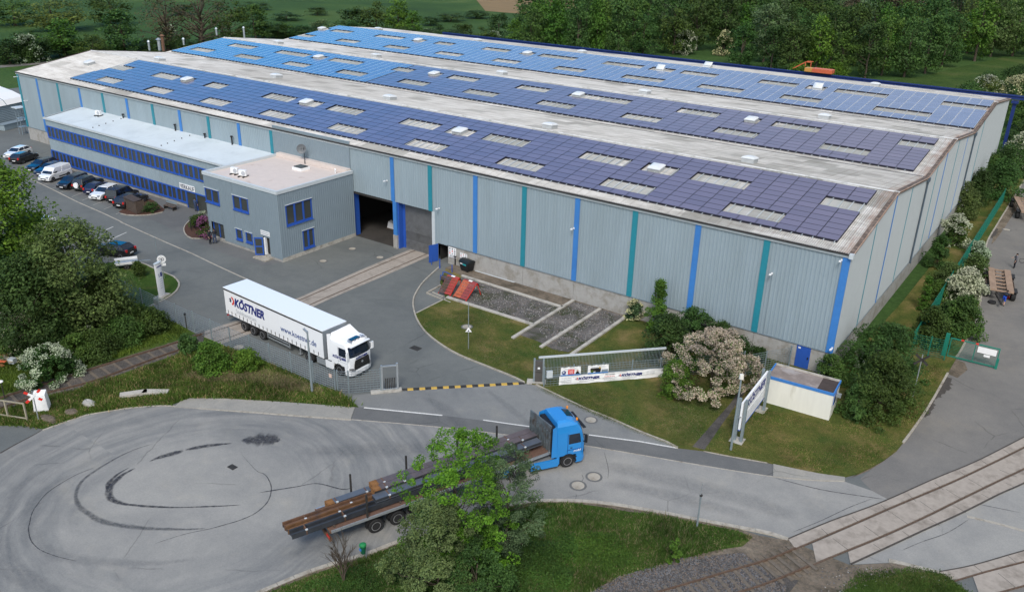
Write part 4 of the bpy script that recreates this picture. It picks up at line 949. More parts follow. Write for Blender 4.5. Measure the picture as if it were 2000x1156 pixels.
de = MB(); de.box(32.15,32.3,-0.1,0.05,0,2.25); de.box(36.2,36.35,-0.1,0.05,0,2.25); de.box(32.3,36.2,-0.1,0.05,2.1,2.25); de.box(34.15,34.3,-0.08,0.03,0,2.1)
dr = de.build('entrance_door', M['blue'], ann); MB().poly([(32.3,-0.03,0.1),(34.15,-0.03,0.1),(34.15,-0.03,2.1),(32.3,-0.03,2.1)]).poly([(34.3,-0.03,0.1),(36.2,-0.03,0.1),(36.2,-0.03,2.1),(34.3,-0.03,2.1)]).build('pane', M['winglass'], dr)
# lettering helper
def text(body, size, m, parent, loc, rot, shear=0.0, bold=0.0, width=None, align='LEFT', ext=0.006, name='lettering'):
    cu = bpy.data.curves.new('t', 'FONT'); cu.body = body; cu.size = size; cu.shear = shear; cu.offset = bold; cu.extrude = ext; cu.align_x = align; cu.resolution_u = 3
    ob = bpy.data.objects.new('t', cu); COL.objects.link(ob)
    bpy.context.view_layer.update()
    me = bpy.data.meshes.new_from_object(ob.evaluated_get(bpy.context.evaluated_depsgraph_get()))
    bpy.data.objects.remove(ob); bpy.data.curves.remove(cu)
    if width:
        xs_ = [v.co.x for v in me.vertices]; k = width/max(1e-6, max(xs_)-min(xs_)); x0 = min(xs_) if align == 'LEFT' else 0
        for v in me.vertices: v.co.x = (v.co.x-x0)*k
    me.materials.clear(); me.materials.append(m)
    o = bpy.data.objects.new(name, me); COL.objects.link(o); o.parent = parent; o.location = loc; o.rotation_euler = rot; return o
RX = math.pi/2
sg = thing('shop_sign', 'white sign reading VERKAUF above the office entrance', 'sign', (-78.95,-5.67,2.3))
MB().box(0,3.1,-0.05,0,0,0.72).build('panel', M['white'], sg); text('VERKAUF', 0.74, M['darktext'], sg, (0.12,-0.056,0.1), (RX,0,0), bold=0.012, width=2.85)

# ================================================================== OFFICE BLOCK
blk = thing('office_block', 'square two-storey blue-grey clad office block with pinkish flat roof', 'office building', (-54,-10.8,0))
BW, BD, BH = 12.25, 10.75, 7.72
bw = MB()
def holes_x(openings, x0, x1, z0, z1, fn):
    """ribbed wall around openings"""
    xs_ = sorted(set([x0, x1]+[o[0] for o in openings]+[o[1] for o in openings]))
    for a, b in zip(xs_, xs_[1:]):
        zz = z0
        for o in sorted([o for o in openings if o[0] <= a+1e-6 and o[1] >= b-1e-6], key=lambda o: o[2]):
            if o[2] > zz: fn(a, b, zz, o[2])
            zz = o[3]
        if zz < z1: fn(a, b, zz, z1)
FO = [(-12.2,-9.75,4.32,5.98),(-7.35,-4.8,4.4,6.05),(-11.75,-9.6,0.05,2.12),(-7.4,-6.35,0.95,2.25),(-5.75,-4.65,0.98,2.22),(-2.85,-1.85,0.25,2.3)]
SO = [(0.95,4.5,3.75,6.05),(2.95,4.5,0.6,2.75)]
holes_x(FO, -BW, 0, 0.3, BH, lambda a, b, z0, z1: rib_x(bw, a, b, 0.0, z1, z0, 0.3, 0.025))
holes_x(SO, 0, BD, 0.42, BH, lambda a, b, z0, z1: rib_y(bw, a, b, 0.0, z1, z0, 0.3, 0.025))
bw.poly([(-BW,BD,0.3),(-BW,0,0.3),(-BW,0,BH),(-BW,BD,BH)])
bw.build('wall', M['cladd'], blk)
MB().box(-BW,-0.02,0.03,0.25,-0.1,0.32).build('plinth', M['plinth'], blk); MB().box(-0.25,0.02,0.04,BD,-0.1,0.43).build('plinth', M['concrete'], blk)
MB().box(0.0,0.03,0,0.04,0.3,BH).build('corner_trim', M['clad'], blk)
MB().poly([(-BW,0.1,BH-0.22),(-0.1,0.1,BH-0.22),(-0.1,BD-0.05,BH-0.22),(-BW,BD-0.05,BH-0.22)]).build('roof', M['roofpink'], blk)
br = MB(); br.box(-BW-0.06,0.08,-0.08,0.2,BH-0.3,BH+0.06); br.box(-0.2,0.08,0.2,BD-0.05,BH-0.3,BH+0.06); br.box(-BW-0.06,-BW+0.2,0.2,BD-0.05,BH-0.3,BH+0.06); br.build('parapet', M['trim'], blk)
MB().box(-BW+0.2,-0.2,BD-0.7,BD-0.1,BH-0.2,BH+0.25).build('upstand', M['roofpink'], blk)
wb = MB(); rib_x(wb, -BW-0.9, -0.3, BD-0.08, 10.9, BH+0.0, 0.3, 0.03); wb.box(-BW-0.95,-0.25,BD-0.06,BD+0.1,10.86,10.96); wb.box(-0.3,-0.27,BD-0.1,BD,BH,10.9)
wb.build('wall_panel', M['cladd'], blk)
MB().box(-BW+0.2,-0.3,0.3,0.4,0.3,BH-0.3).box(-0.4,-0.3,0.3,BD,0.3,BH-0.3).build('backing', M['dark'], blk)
def window(a, b, z0, z1, n, side, tilt=-1):
    f = MB(); d0, d1 = -0.045, 0.09; mm = [(a, z0), (b, z1)]
    def bx(mb, u0, u1, v0, v1, e0=d0, e1=d1):
        if side == 'x': mb.box(u0,u1,e0,e1,v0,v1)
        else: mb.box(-e1,-e0,u0,u1,v0,v1)
    bx(f,a,b,z0,z0+0.2); bx(f,a,b,z1-0.12,z1); bx(f,a,a+0.12,z0+0.2,z1-0.12); bx(f,b-0.12,b,z0+0.2,z1-0.12); bx(f,a-0.06,b+0.06,z0-0.05,z0+0.02,-0.14,-0.05)
    for i in range(1, n): u = a+(b-a)*i/n; bx(f,u-0.1,u+0.1,z0+0.2,z1-0.12)
    root = f.build('window', M['blue'], blk)
    t = MB(); bx(t,a-0.08,b+0.08,z1+0.004,z1+0.05,-0.12,-0.03); t.build('window_trim', M['trim'], root)
    for i in range(n):
        g = MB(); u0 = a+(b-a)*i/n+0.1; u1 = a+(b-a)*(i+1)/n-0.1
        if side == 'x': g.poly([(u0,0.03,z0+0.18),(u1,0.03,z0+0.18),(u1,0.03,z1-0.1),(u0,0.03,z1-0.1)])
        else: g.poly([(-0.03,u0,z0+0.18),(-0.03,u1,z0+0.18),(-0.03,u1,z1-0.1),(-0.03,u0,z1-0.1)])
        g.build('pane', M['winglass'], root)
window(-12.2,-9.75,4.32,5.98,2,'x'); window(-7.35,-4.8,4.4,6.05,2,'x'); window(-7.4,-6.35,0.95,2.25,1,'x'); window(-5.75,-4.65,0.98,2.22,1,'x')
window(0.95,4.5,3.75,6.05,3,'y'); window(2.95,4.5,0.6,2.75,2,'y')
ed = MB(); ed.box(-11.75,-11.6,0.2,0.3,0.05,2.12); ed.box(-9.75,-9.6,0.2,0.3,0.05,2.12); ed.box(-11.6,-9.75,0.2,0.3,1.98,2.12); ed.box(-10.75,-10.6,0.2,0.3,0.05,1.98); ed.box(-11.6,-9.75,0.2,0.3,0.05,0.2)
edo = ed.build('glazed_door', M['blue'], blk); MB().poly([(-11.6,0.25,0.1),(-9.75,0.25,0.1),(-9.75,0.25,2.0),(-11.6,0.25,2.0)]).build('pane', M['winglass'], edo)
MB().box(-2.8,-1.9,0.24,0.29,0.25,2.3).build('doorway', M['dark'], blk)
MB().box(-2.72,-2.5,-0.06,0.2,0.3,2.2).build('inner_jamb', M['white'], blk)
od = MB(); od.box(-0.95,0,-0.05,0,0.2,2.2); odo = od.build('open_door', M['blue'], blk, loc=(-2.85,-0.06,0), rotz=math.radians(38))
MB().box(-0.82,-0.13,-0.056,-0.05,0.35,1.1).box(-0.82,-0.13,-0.056,-0.05,1.25,2.05).build('pane', M['winglass'], odo)
MB().box(-3.5,-1.5,-1.1,-0.02,-0.02,0.14).build('door_step', M['kerb'], blk)
sg2 = thing('door_sign', 'small white two-line sign above the open door of the office block', 'sign', (-57.0,-10.84,2.5))
MB().box(-0.1,1.35,-0.03,0,0,0.5).build('panel', M['white'], sg2); MB().box(0.0,1.25,-0.036,-0.03,0.3,0.4).box(0.0,1.25,-0.036,-0.03,0.1,0.2).build('lettering', M['greytext'], sg2)
def aircon(name, lab, x, y, z, rot=0):
    t = thing(name, lab, 'air conditioner', (x,y,z), rot, 'rooftop air conditioners')
    MB().box(-0.45,0.45,-0.17,0.17,0.12,0.75).build('casing', M['white'], t, bevel=0.02)
    MB().cyl((0.15,-0.172,0.43),(0.15,-0.19,0.43),0.24,n=16).build('fan_grille', M['greytext'], t)
    for sx in (-0.3,0.3): MB().box(sx-0.06,sx+0.06,-0.5,0.5,0,0.12).build('foot', M['black'], t)
aircon('air_conditioner','rooftop air conditioner nearer the edge, left of its twin',*G(459,340,BH-0.2).xy,BH-0.22,0.3); aircon('air_conditioner','rooftop air conditioner right of its twin on the pink roof',*G(475,345,BH-0.2).xy,BH-0.22,0.3)
p = G(193,228,7.25); aircon('air_conditioner','lone air conditioner on the pale roof of the office wing',p.x,min(p.y,-0.9),7.35,0.2)
p = G(588,329,BH-0.1); sk = thing('roof_hatch','square roof hatch on the pinkish roof beside the wall','skylight',(min(p.x,-56),min(p.y,-1.6),BH-0.22)); MB().box(-0.75,0.75,-0.65,0.65,0,0.3).build('curb',M['white'],sk); MB().box(-0.62,0.62,-0.52,0.52,0.3,0.4).build('glazing',M['winglass'],sk)
p = GY(594,300,-0.9); ds = thing('satellite_dish','round grey satellite dish on a pole above the office block roof','satellite dish',(p.x,-0.9,BH-0.22))
MB().cyl((0,0,0),(0,0,1.9),0.04,n=8).build('pole',M['black'],ds)
d = MB(); d.lathe([(0.02,0.0),(0.3,0.03),(0.5,0.1),(0.56,0.14),(0.54,0.16),(0.3,0.06),(0.02,0.03)],n=20); d.build('dish',mat('dish_grey',(0.12,0.13,0.14),0.5),ds,loc=(-0.25,-0.1,1.75),rot=(math.radians(80),0,math.radians(35)))
MB().cyl((0,0,0),(0,0,0.45),0.02,n=5).build('feed_arm',M['black'],ds,loc=(-0.25,-0.1,1.75),rot=(math.radians(80),0,math.radians(35)))
for i, (px, py, h, lb) in enumerate([(246,231,0.5,'smallest dark vent stub on the pale roof, farthest left'),(412-60,255,0.8,'black hooded vent by the wall beside a blue stripe'),(404,270,0.5,'short dark vent between two others on the pale roof'),(462,282,1.0,'taller black vent pipe near the right end of the pale roof')]):
    p = G(px, py, 7.4); t = thing('roof_vent', lb, 'vent pipe', (p.x, min(p.y,-0.3), 7.4), 0, 'vents on the office wing roof')
    MB().cyl((0,0,-0.1),(0,0,h),0.09,n=8).build('pipe', M['black'], t); MB().cyl((0,0,h),(0,0,h+0.16),0.17,0.15,n=8).build('cap', M['black'], t)
p = G(655,338,BH-0.2); t = thing('roof_vent','bent white vent pipe on the pinkish roof by the hall wall','vent pipe',(p.x,min(p.y,-0.6),BH-0.22)); MB().tube([(0,0,0),(0,0,0.4),(0.1,-0.1,0.5),(0.3,-0.2,0.42)],0.08,8).build('pipe',M['white'],t)

# ---- white tent hall on the far left
tz = thing('storage_tent', 'grey ribbed storage tent with bright white curved roof left of the hall', 'storage tent', (-150, 8, 0))
p1, p2 = G(0,247), G(46,236); dr_ = (p2-p1).normalized(); nn_ = Vector((-dr_.y, dr_.x, 0)); A = p1-dr_*30; B = p2+dr_*1.0
def W(a, s, n, z): v = a+dr_*s+nn_*n; return (v.x+150, v.y-8, z)
LT = (B-A).length; tb = MB(); te = hgt(p1, 209)
k = 0.0
while k < te-0.1:
    tb.add([W(A,0,0,k),W(A,LT,0,k),W(A,LT,-0.05,k+0.14),W(A,0,-0.05,k+0.14),W(A,LT,0,k+0.28),W(A,0,0,k+0.28)],[(0,1,2,3),(3,2,4,5)]); k += 0.28
tb.add([W(A,LT,0,0),W(A,LT,12,0),W(A,LT,12,te),W(A,LT,0,te)],[(0,1,2,3)])
tb.build('side_wall', M['clad'], tz)
tr = MB(); prof = [(-0.25,te-0.05),(0.4,te+0.75),(2.5,te+1.5),(6,te+2.3),(9.5,te+1.5),(11.6,te+0.75),(12.2,te)]
tr.loft([[W(A,-0.2,n,z) for n, z in prof],[W(A,LT+0.3,n,z) for n, z in prof]], closed=False, caps=False); tr.add([W(A,LT+0.25,n,z) for n, z in prof],[tuple(range(7))]); tr.build('canopy', M['white'], tz)
jb = MB()
for s in np.arange(0.5, LT, 4.5):
    for (n0, z0), (n1, z1) in zip(prof, prof[1:]): jb.bar(W(A,s,n0,z0+0.02), W(A,s,n1,z1+0.02), 0.1, 0.06)
jb.build('seam', M['cladd'], tz)
pq = G(13,263+5); bx = thing('loading_ramp','low grey bin standing against the ribbed tent wall','bin',(G(28,248).x,G(28,248).y,0),math.atan2(dr_.y,dr_.x)); MB().box(-3,2.2,-1.1,0.3,0,0.9).build('body',M['clad'],bx,bevel=0.05); MB().box(-3.1,2.3,-1.2,0.4,0.9,1.0).build('rim',M['cladd'],bx)
pq = G(48,262); sc = thing('scaffold_tower','narrow grey metal scaffold tower at the left corner of the hall','scaffold',(pq.x,pq.y,0)); f = MB(); 
for a, b in ((-.5,-.5),(.5,-.5),(.5,.5),(-.5,.5)): f.cyl((a,b,0),(a,b,4.3),0.06,n=6)
for z in (1.2,2.6,4.2): f.box(-.6,.6,-.6,.6,z,z+0.08)
f.build('frame', M['cladd'], sc); MB().box(-1.1,0.8,-.8,.8,4.3,4.42).build('top', M['trim'], sc)
# ---- crane runway behind the hall
cr = thing('crane_runway', 'dark blue crane runway girder on posts behind the hall', 'crane runway', (-60, 97, 0))
g = MB(); g.box(-62.5,62.5,-0.2,0.2,9.1,9.6); g.box(-62.5,62.5,-0.35,0.35,9.6,9.68); g.box(-62.5,62.5,-0.05,0.05,9.68,9.8); g.build('girder', mat('dark_blue_steel',(0.012,0.03,0.14),0.5), cr)
for i in range(10):
    x = -61+i*13.4; MB().box(x-0.25,x+0.25,-0.25,0.25,0,8.9).box(x-0.5,x+0.5,-0.6,0.6,8.5,8.9).build('post', mat('dark_blue_steel2',(0.012,0.03,0.14),0.5) if i == 0 else bpy.data.materials['dark_blue_steel2'], cr)
c = G(1580,146,10.2); gc = thing('gantry_crane', 'orange gantry crane cabin on the runway behind the hall', 'crane', (c.x, 97, 9.95))
M['crane'] = mat('crane_orange', (0.55,0.12,0.05), 0.5)
MB().box(-1.0,2.6,-0.9,0.9,0,0.7).build('crane_body', M['crane'], gc, bevel=0.05); MB().box(-2.4,-1.0,-0.8,0.8,0,0.65).build('winch', mat('crane_yellow',(0.55,0.26,0.06),0.5), gc, bevel=0.05)
r_ = MB(); 
for a, b in (((-4.6,-0.6,0.3),(-2.4,-0.6,1.7)),((-2.4,-0.6,1.7),(-1.4,-0.6,1.7)),((-1.4,-0.6,1.7),(-1.4,-0.6,0.9)),((-4.6,0.6,0.3),(-2.4,0.6,1.7)),((-2.4,0.6,1.7),(-1.4,0.6,1.7)),((-2.4,-0.6,0.9),(-2.4,-0.6,1.7))): r_.bar(a,b,0.12,0.12)
r_.build('railing', M['crane'], gc)
# ================================================================== VEGETATION
rng = np.random.default_rng(11)
def quads_mesh(name, C, Nrm, size, mats, midx=None, aspect=0.62):
    """one leaf (pointed quad) per centre"""
    n = len(C); C = np.asarray(C, float)
    nr = Nrm/np.maximum(np.linalg.norm(Nrm, axis=1, keepdims=True), 1e-6)
    t = rng.normal(size=(n, 3)); t -= nr*(t*nr).sum(1, keepdims=True); t /= np.maximum(np.linalg.norm(t, axis=1, keepdims=True), 1e-6)
    b = np.cross(nr, t); s = (np.asarray(size)*rng.uniform(0.6, 1.3, n))[:, None]
    V = np.empty((n, 4, 3)); V[:, 0] = C-t*s*0.5; V[:, 1] = C+b*s*aspect*0.5+nr*s*0.08; V[:, 2] = C+t*s*0.5; V[:, 3] = C-b*s*aspect*0.5+nr*s*0.08
    me = bpy.data.meshes.new(name); me.vertices.add(4*n); me.vertices.foreach_set('co', V.reshape(-1).astype(np.float32))
    me.loops.add(4*n); me.loops.foreach_set('vertex_index', np.arange(4*n, dtype=np.int32))
    me.polygons.add(n); me.polygons.foreach_set('loop_start', np.arange(0, 4*n, 4, dtype=np.int32)); me.polygons.foreach_set('loop_total', np.full(n, 4, dtype=np.int32))
    for m in mats: me.materials.append(m)
    if midx is not None: me.polygons.foreach_set('material_index', midx.astype(np.int32))
    me.update(); me.validate(); return me
def crown_shape(kind, n):
    """cluster centres in a unit crown: z 0..1, radius 1"""
    out = []
    while len(out) < n:
        z = rng.uniform(0.0, 1.0); a = rng.uniform(0, 2*math.pi)
        if kind == 'round': R = math.sqrt(max(0, 1-((z-0.45)/0.56)**2)) if z > 0.05 else 0.5
        elif kind == 'column': R = 0.55+0.45*math.sin(math.pi*min(1, z*0.95+0.1)); R *= (1-0.6*z**4)
        elif kind == 'cone': R = 1.02-0.95*z
        elif kind == 'bush': R = math.sqrt(max(0, 1-z**2))
        else: R = 0.8*math.sqrt(max(0, 1-((z-0.6)/0.45)**2)) if z > 0.16 else 0.2
        wob = 1+0.22*math.sin(a*3+z*5+n)+0.14*math.sin(a*5-z*9)
        r = R*wob*math.sqrt(rng.uniform(0.18, 1.0))
        out.append((r*math.cos(a), r*math.sin(a), z))
    return np.array(out)
def crown(kind, h, rad, z0, nclus, per, leaf, cr, up=0.5, droop=0.0):
    S = crown_shape(kind, nclus); cen = np.c_[S[:, 0]*rad, S[:, 1]*rad, z0+S[:, 2]*(h-z0)]
    k = rng.uniform(0.6, 1.25, nclus)*cr
    d = rng.normal(size=(nclus, per, 3)); d /= np.linalg.norm(d, axis=2, keepdims=True)
    r = rng.uniform(0.35, 1.0, (nclus, per, 1))**0.6
    P = cen[:, None]+d*r*k[:, None, None]*np.array([1, 1, 0.72]); P[..., 2] -= droop*r[..., 0]**2*k[:, None]*abs(d[..., 0])
    P = P.reshape(-1, 3); out = P-np.array([0, 0, z0+(h-z0)*0.35]); out /= np.maximum(np.linalg.norm(out, axis=1, keepdims=True), 1e-6)
    nn = out*0.5+rng.normal(size=P.shape)*0.55+np.array([0, 0, up]); keep = P[:, 2] > 0.02
    return cen, P[keep], nn[keep]
def limbs(mb, h, tr, cen, z0, n=9, lean=0.03):
    top = Vector((rng.normal()*lean*h, rng.normal()*lean*h, h*0.8)); pts = [Vector((0,0,-0.15))]
    for i in range(1, 7): t = i/6; pts.append(Vector((top.x*t+rng.normal()*0.02*h*t, top.y*t+rng.normal()*0.02*h*t, h*0.8*t)))
    mb.tube(pts, [tr*(1-0.85*i/6)*(1.25 if i == 0 else 1) for i in range(7)], 7)
    idx = rng.choice(len(cen), min(n, len(cen)), replace=False)
    for i in idx:
        c = Vector(cen[i]); zz = max(0.15*h, min(c.z*0.6, h*0.6)); t = zz/(h*0.8); k = min(5, int(t*6)); a = pts[k].lerp(pts[k+1], t*6-k)
        m = a.lerp(c, 0.5)+Vector((rng.normal()*0.05*h, rng.normal()*0.05*h, 0.02*h))
        r = tr*0.42*(1-t*0.5); mb.tube([a, m, c], [r, r*0.6, r*0.15], 5)
LM = {
 'bright': leafmat('foliage_bright', (0.055,0.135,0.018), (0.12,0.225,0.032)),
 'mid': leafmat('foliage_mid', (0.042,0.1,0.025), (0.088,0.165,0.038)),
 'dark': leafmat('foliage_dark', (0.034,0.07,0.017), (0.074,0.125,0.03)),
 'grey': leafmat('foliage_greygreen', (0.07,0.12,0.055), (0.135,0.2,0.095)),
 'olive': leafmat('foliage_olive', (0.07,0.115,0.033), (0.14,0.195,0.06)),
 'brown': leafmat('foliage_bronze', (0.07,0.06,0.032), (0.125,0.11,0.06)),
 'maple': leafmat('foliage_maple', (0.06,0.17,0.014), (0.13,0.28,0.028)),
 'blossom': leafmat('blossom_white', (0.36,0.4,0.29), (0.58,0.6,0.48), 0.15),
 'pink': leafmat('blossom_beige', (0.5,0.35,0.29), (0.72,0.56,0.48), 0.15),
 'magenta': leafmat('blossom_magenta', (0.2,0.05,0.15), (0.36,0.14,0.29), 0.15),
}
def plant(name, label, cat, base, h, w_, kind='round', lm='mid', z0=None, nclus=60, per=70, leaf=0.3, cr=None, tr=None, group=None, bloom=None, bfrac=0.35, bleaf=None, up=0.5, droop=0.0, n=9, flowdir=None):
    t = thing(name, label, cat, base, rng.uniform(0, 6.28) if flowdir is None else 0.0, group)
    z0 = 0.12*h if z0 is None else z0; cr = cr or 0.24*w_/2*1.5
    cen, P, nn = crown(kind, h-cr*0.4, w_/2-cr*0.55, z0, nclus, per, leaf, cr, up, droop)
    o = bpy.data.objects.new('crown', quads_mesh('crown', P, nn, leaf, [LM[lm]])); COL.objects.link(o); o.parent = t
    mb = MB(); limbs(mb, h, tr or max(0.03, h*0.022), cen, z0, n); mb.build('trunk', M['bark'], t, smooth=True)
    if bloom:
        ctr = np.array([0, 0, z0+(h-z0)*0.35]); d = P-ctr; q = np.linalg.norm(d/np.array([w_/2, w_/2, (h-z0)*0.6]), axis=1)
        q = q+rng.normal(size=len(q))*0.08+0.25*np.sin(P[:, 0]*2.1+P[:, 2]*1.7)*np.cos(P[:, 1]*1.9)
        if flowdir is not None: q = q+flowdir[0]*P[:, 0]/(w_/2)+flowdir[1]*P[:, 1]/(w_/2)+0.35*P[:, 2]/h
        th = np.quantile(q, 1-bfrac); sel = P[q > th]; sel = np.repeat(sel, 2, 0)+rng.normal(size=(2*len(sel), 3))*0.05
        d = sel-ctr; sel = sel+d/np.maximum(np.linalg.norm(d, axis=1, keepdims=True), 1e-6)*0.08
        o = bpy.data.objects.new('blossom', quads_mesh('blossom', sel, rng.normal(size=sel.shape)+np.array([0,0,0.6]), bleaf or leaf*0.6, [LM[bloom]], aspect=0.9)); COL.objects.link(o); o.parent = t
    return t
def at(px, py, top, wpx, **k):
    """base on the ground at a surveyed spot, height and spread from the survey"""
    p = G(px, py, 0.05); h = hgt(p, top); d = (Vector(CAM)-p).length; return p, h, wpx*d/F
def tree_at(name, label, cat, px, py, top, wpx, **k):
    p, h, w_ = at(px, py, top, wpx); return plant(name, label, cat, p, h, w_, **k)
def scatter(kind, **k): pass
# --- prototypes for the wood, 10 m tall
def proto(kind, lm, w_, nclus=46, per=62, leaf=0.46, cr=None, name='wood_tree', bare=False):
    t = bpy.data.objects.new(name, None); t.empty_display_size = 0.3
    cen, P, nn = crown(kind, 10-0.5, w_/2-0.9, 1.1, nclus, per, leaf, cr or 1.35, 0.55)
    if bare: sel = rng.uniform(size=len(P)) < 0.5; P, nn = P[sel], nn[sel]
    me = quads_mesh('crown', P, nn, leaf, [LM[lm]]); mb = MB(); limbs(mb, 10, 0.22 if not bare else 0.3, cen, 1.5, 7 if not bare else 34)
    tm = bpy.data.meshes.new('trunk'); tm.from_pydata(mb.v, [], mb.f); tm.materials.append(M['bark']); return me, tm
PR = {}
for i, (k, lm, w_) in enumerate([('round','mid',8.6),('round','dark',9.2),('column','bright',7.2),('round','grey',8.4),('round','dark',8.0),('column','mid',7.6),('round','olive',9.0),('round','mid',9.6)]): PR[i] = proto(k, lm, w_)
PR['bare'] = proto('round', 'brown', 9.5, 50, 56, 0.32, bare=True)
PR['bronze'] = proto('round', 'brown', 8.5, 46, 60, 0.42)
def wood(k, base, h, w_, label, group=None, name='tree'):
    me, tm = PR[k]; t = thing(name, label, 'tree', base, rng.uniform(0, 6.28), group); sx = w_/9.0; sz = h/10.0; t.scale = (sx, sx, sz)
    a = bpy.data.objects.new('crown', me); b = bpy.data.objects.new('trunk', tm)
    for o in (a, b): COL.objects.link(o); o.parent = t
    return t
WL = {0:'mid green rounded tree in the wood behind the hall',1:'dark green broad tree in the wood behind the hall',2:'bright green upright tree in the wood behind the hall',3:'grey-green tree in the wood behind the hall',4:'dark green dense tree in the wood behind the hall',5:'mid green upright tree in the wood behind the hall',6:'olive green tree in the wood behind the hall',7:'mid green wide tree in the wood behind the hall','bronze':'bronze-leaved tree higher up in the wood behind the hall'}
GW = 'trees of the wood behind the hall'; seen = {}
def front(x):   # picture row of the wood's edge
    P = [(1040,104),(1100,112),(1180,116),(1300,112),(1330,98),(1440,100),(1460,138),(1600,146),(1700,152),(1800,146),(1860,128),(1940,112),(2060,104)]
    for (a, b), (c, d) in zip(P, P[1:]):
        if x <= c: return b+(d-b)*(x-a)/(c-a)
    return P[-1][1]
rows = 0
for r_, (dy, sp, hpx) in enumerate([(0,46,84),(20,44,80),(38,46,74),(56,48,70),(74,50,68),(92,52,66),(112,56,64),(134,60,62)]):
    x = 1030+(r_ % 2)*22
    while x < 2070:
        px = x+rng.uniform(-9, 9); py = front(x)-dy*0.95+rng.uniform(-3, 3)
        if 1180 < px < 1270 and py < 30 and False: pass
        if px < 1200 and py < 42: x += sp; continue
        p = G(px, max(py, -60)); d = (Vector(CAM)-p).length; h = min(24, (hpx*rng.uniform(0.8, 1.2))*d/F/0.9); w_ = sp*1.55*d/F*rng.uniform(0.9, 1.15)
        u = rng.uniform(); bz = (1640 < px < 1880 and py < 80)
        k = 'bronze' if bz and u < 0.6 else int(rng.integers(0, 8))
        if px < 1260: k = [2,5,0,7,2][int(rng.integers(0,5))]
        if 1300 < px < 1450: k = [1,4,1,0][int(rng.integers(0,4))]
        wh = ('at the front edge of the wood','in the second row of the wood','in the third row of the wood','in the fourth row of the wood','in the fifth row of the wood','high up in the wood','near the top of the wood','at the very top of the wood')[r_]; zn = ('far left','left of centre','centre','right of centre','far right')[min(4, max(0, int((px-1030)/205)))]
        lb_ = WL[k].replace(' in the wood behind the hall','').replace(' higher up','')+' '+wh+', '+zn; seen[lb_] = seen.get(lb_, 0)+1
        if seen[lb_] > 1: lb_ += (', right one' if seen[lb_] == 2 else ', rightmost one')
        wood(k, p, h, w_, lb_, GW); x += sp*rng.uniform(0.85, 1.15)
# --- individually placed trees and hedges beyond the hall
FT = [(130,112,38,92,2,'bright green round tree behind the left end of the hall'),(245,108,18,96,5,'mid green conical tree right of the bright round tree'),(500,75,8,70,5,'green tree behind the leftmost end of the rear roof'),(60,118,60,80,1,'dark tree at the far left behind the white tent'),
      (20,125,75,70,4,'dark low tree on the far left edge'),(185,115,66,60,1,'dark tree between the bright round tree and its taller neighbour'),(395,100,-25,150,'bare','large bare brown tree behind the left roofs'),(330,100,-10,110,'bare','bare brown-twigged tree left of the largest one'),(455,85,0,80,1,'dark green tree right of the bare tree'),
      (690,70,15,80,4,'dark tree behind the middle of the rear roof'),(735,72,2,70,1,'tall dark green tree beside the dark one behind the rear roof'),(780,78,0,80,2,'bright green spreading tree behind the rear roof ridge'),(810,80,22,60,2,'smaller bright green tree beside the spreading one'),
      (860,84,48,60,1,'dark shrubby tree by the end of the crane runway'),(905,90,45,60,4,'dark thicket tree above the blue runway'),(950,95,52,50,1,'low dark tree behind the blue runway'),(1005,98,38,58,2,'bright green tree behind the middle of the runway'),(975,80,25,60,4,'dark green tree behind the low runway thicket'),
      (1040,92,18,60,4,'dark green tree left of the wood edge'),(545,70,45,50,0,'small green bush tree at the rear roof corner'),(590,72,52,60,4,'low dark hedge tree behind the rear roof edge'),(640,72,50,60,1,'low hedge tree beside the meadow'),(110,60,-5,110,6,'olive tree in the upper left meadow'),(215,50,-15,80,1,'dark tree at the top left edge'),(30,50,0,90,7,'pale tree in the top left corner')]
for px, py, top, wpx, k, lb in FT:
    p, h, w_ = at(px, py, top, wpx); wood(k, p, min(h, 26), w_, lb)
for i, (px, py, top, wpx) in enumerate([(840,50,34,50),(880,42,26,60),(930,36,24,60),(560,40,26,60),(620,30,18,50),(500,20,4,60),(360,30,10,60),(1060,70,48,50),(1120,88,50,56),(1160,92,46,56)]):
    p, h, w_ = at(px, py, top, wpx); wood([4,1][i % 2], p, max(3, min(h, 14)), w_, 'dark hedge tree in the meadow beyond the hall', 'hedge trees in the meadow')
for i in range(22):
    px = 512+i*25+rng.uniform(-6, 6); py = 74+(px-520)*0.058+rng.uniform(-6, 2); p, h, w_ = at(px, py, py-rng.uniform(22, 40), rng.uniform(44, 62)); wood([4,1,7,3,0][int(rng.integers(0,5))], p, h, w_, 'hedge bush in the dense band directly behind the rear roof', 'hedge band behind the hall')
for i in range(16):
    px = 5+i*27+rng.uniform(-6, 6); py = 124-px*0.05+rng.uniform(-14, -2); p, h, w_ = at(px, py, py-rng.uniform(20, 36), rng.uniform(44, 60)); wood([4,1,6][int(rng.integers(0,3))], p, h, w_, 'hedge bush in the dark band beyond the left end of the hall', 'hedge band left of the hall')
HW = 'hawthorn'
def haw(label, px, py, top, wpx, frac=0.4, lm='mid', leaf=0.2, bleaf=0.15, nclus=50, per=70, kind='bush', **k):
    return tree_at('hawthorn_bush', label, 'bush', px, py, top, wpx, kind=kind, lm=lm, z0=0.1, nclus=nclus, per=per, leaf=leaf, bloom='blossom', bfrac=frac, bleaf=bleaf, **k)
haw('white flowering hawthorn at the foot of the wood, left one', 1340,106,58,44,0.35,'dark',0.4,0.32); haw('white flowering hawthorn at the foot of the wood, right one', 1412,108,60,36,0.3,'dark',0.4,0.32)
haw('flowering hawthorn behind the blue crane runway', 965,92,62,34,0.3,'grey',0.4,0.32); haw('flowering hawthorn at the far left behind the tent', 60,122,66,50,0.25,'dark',0.4,0.3); haw('small flowering hawthorn beyond the big bare tree', 332,80,48,30,0.35,'mid',0.4,0.3)
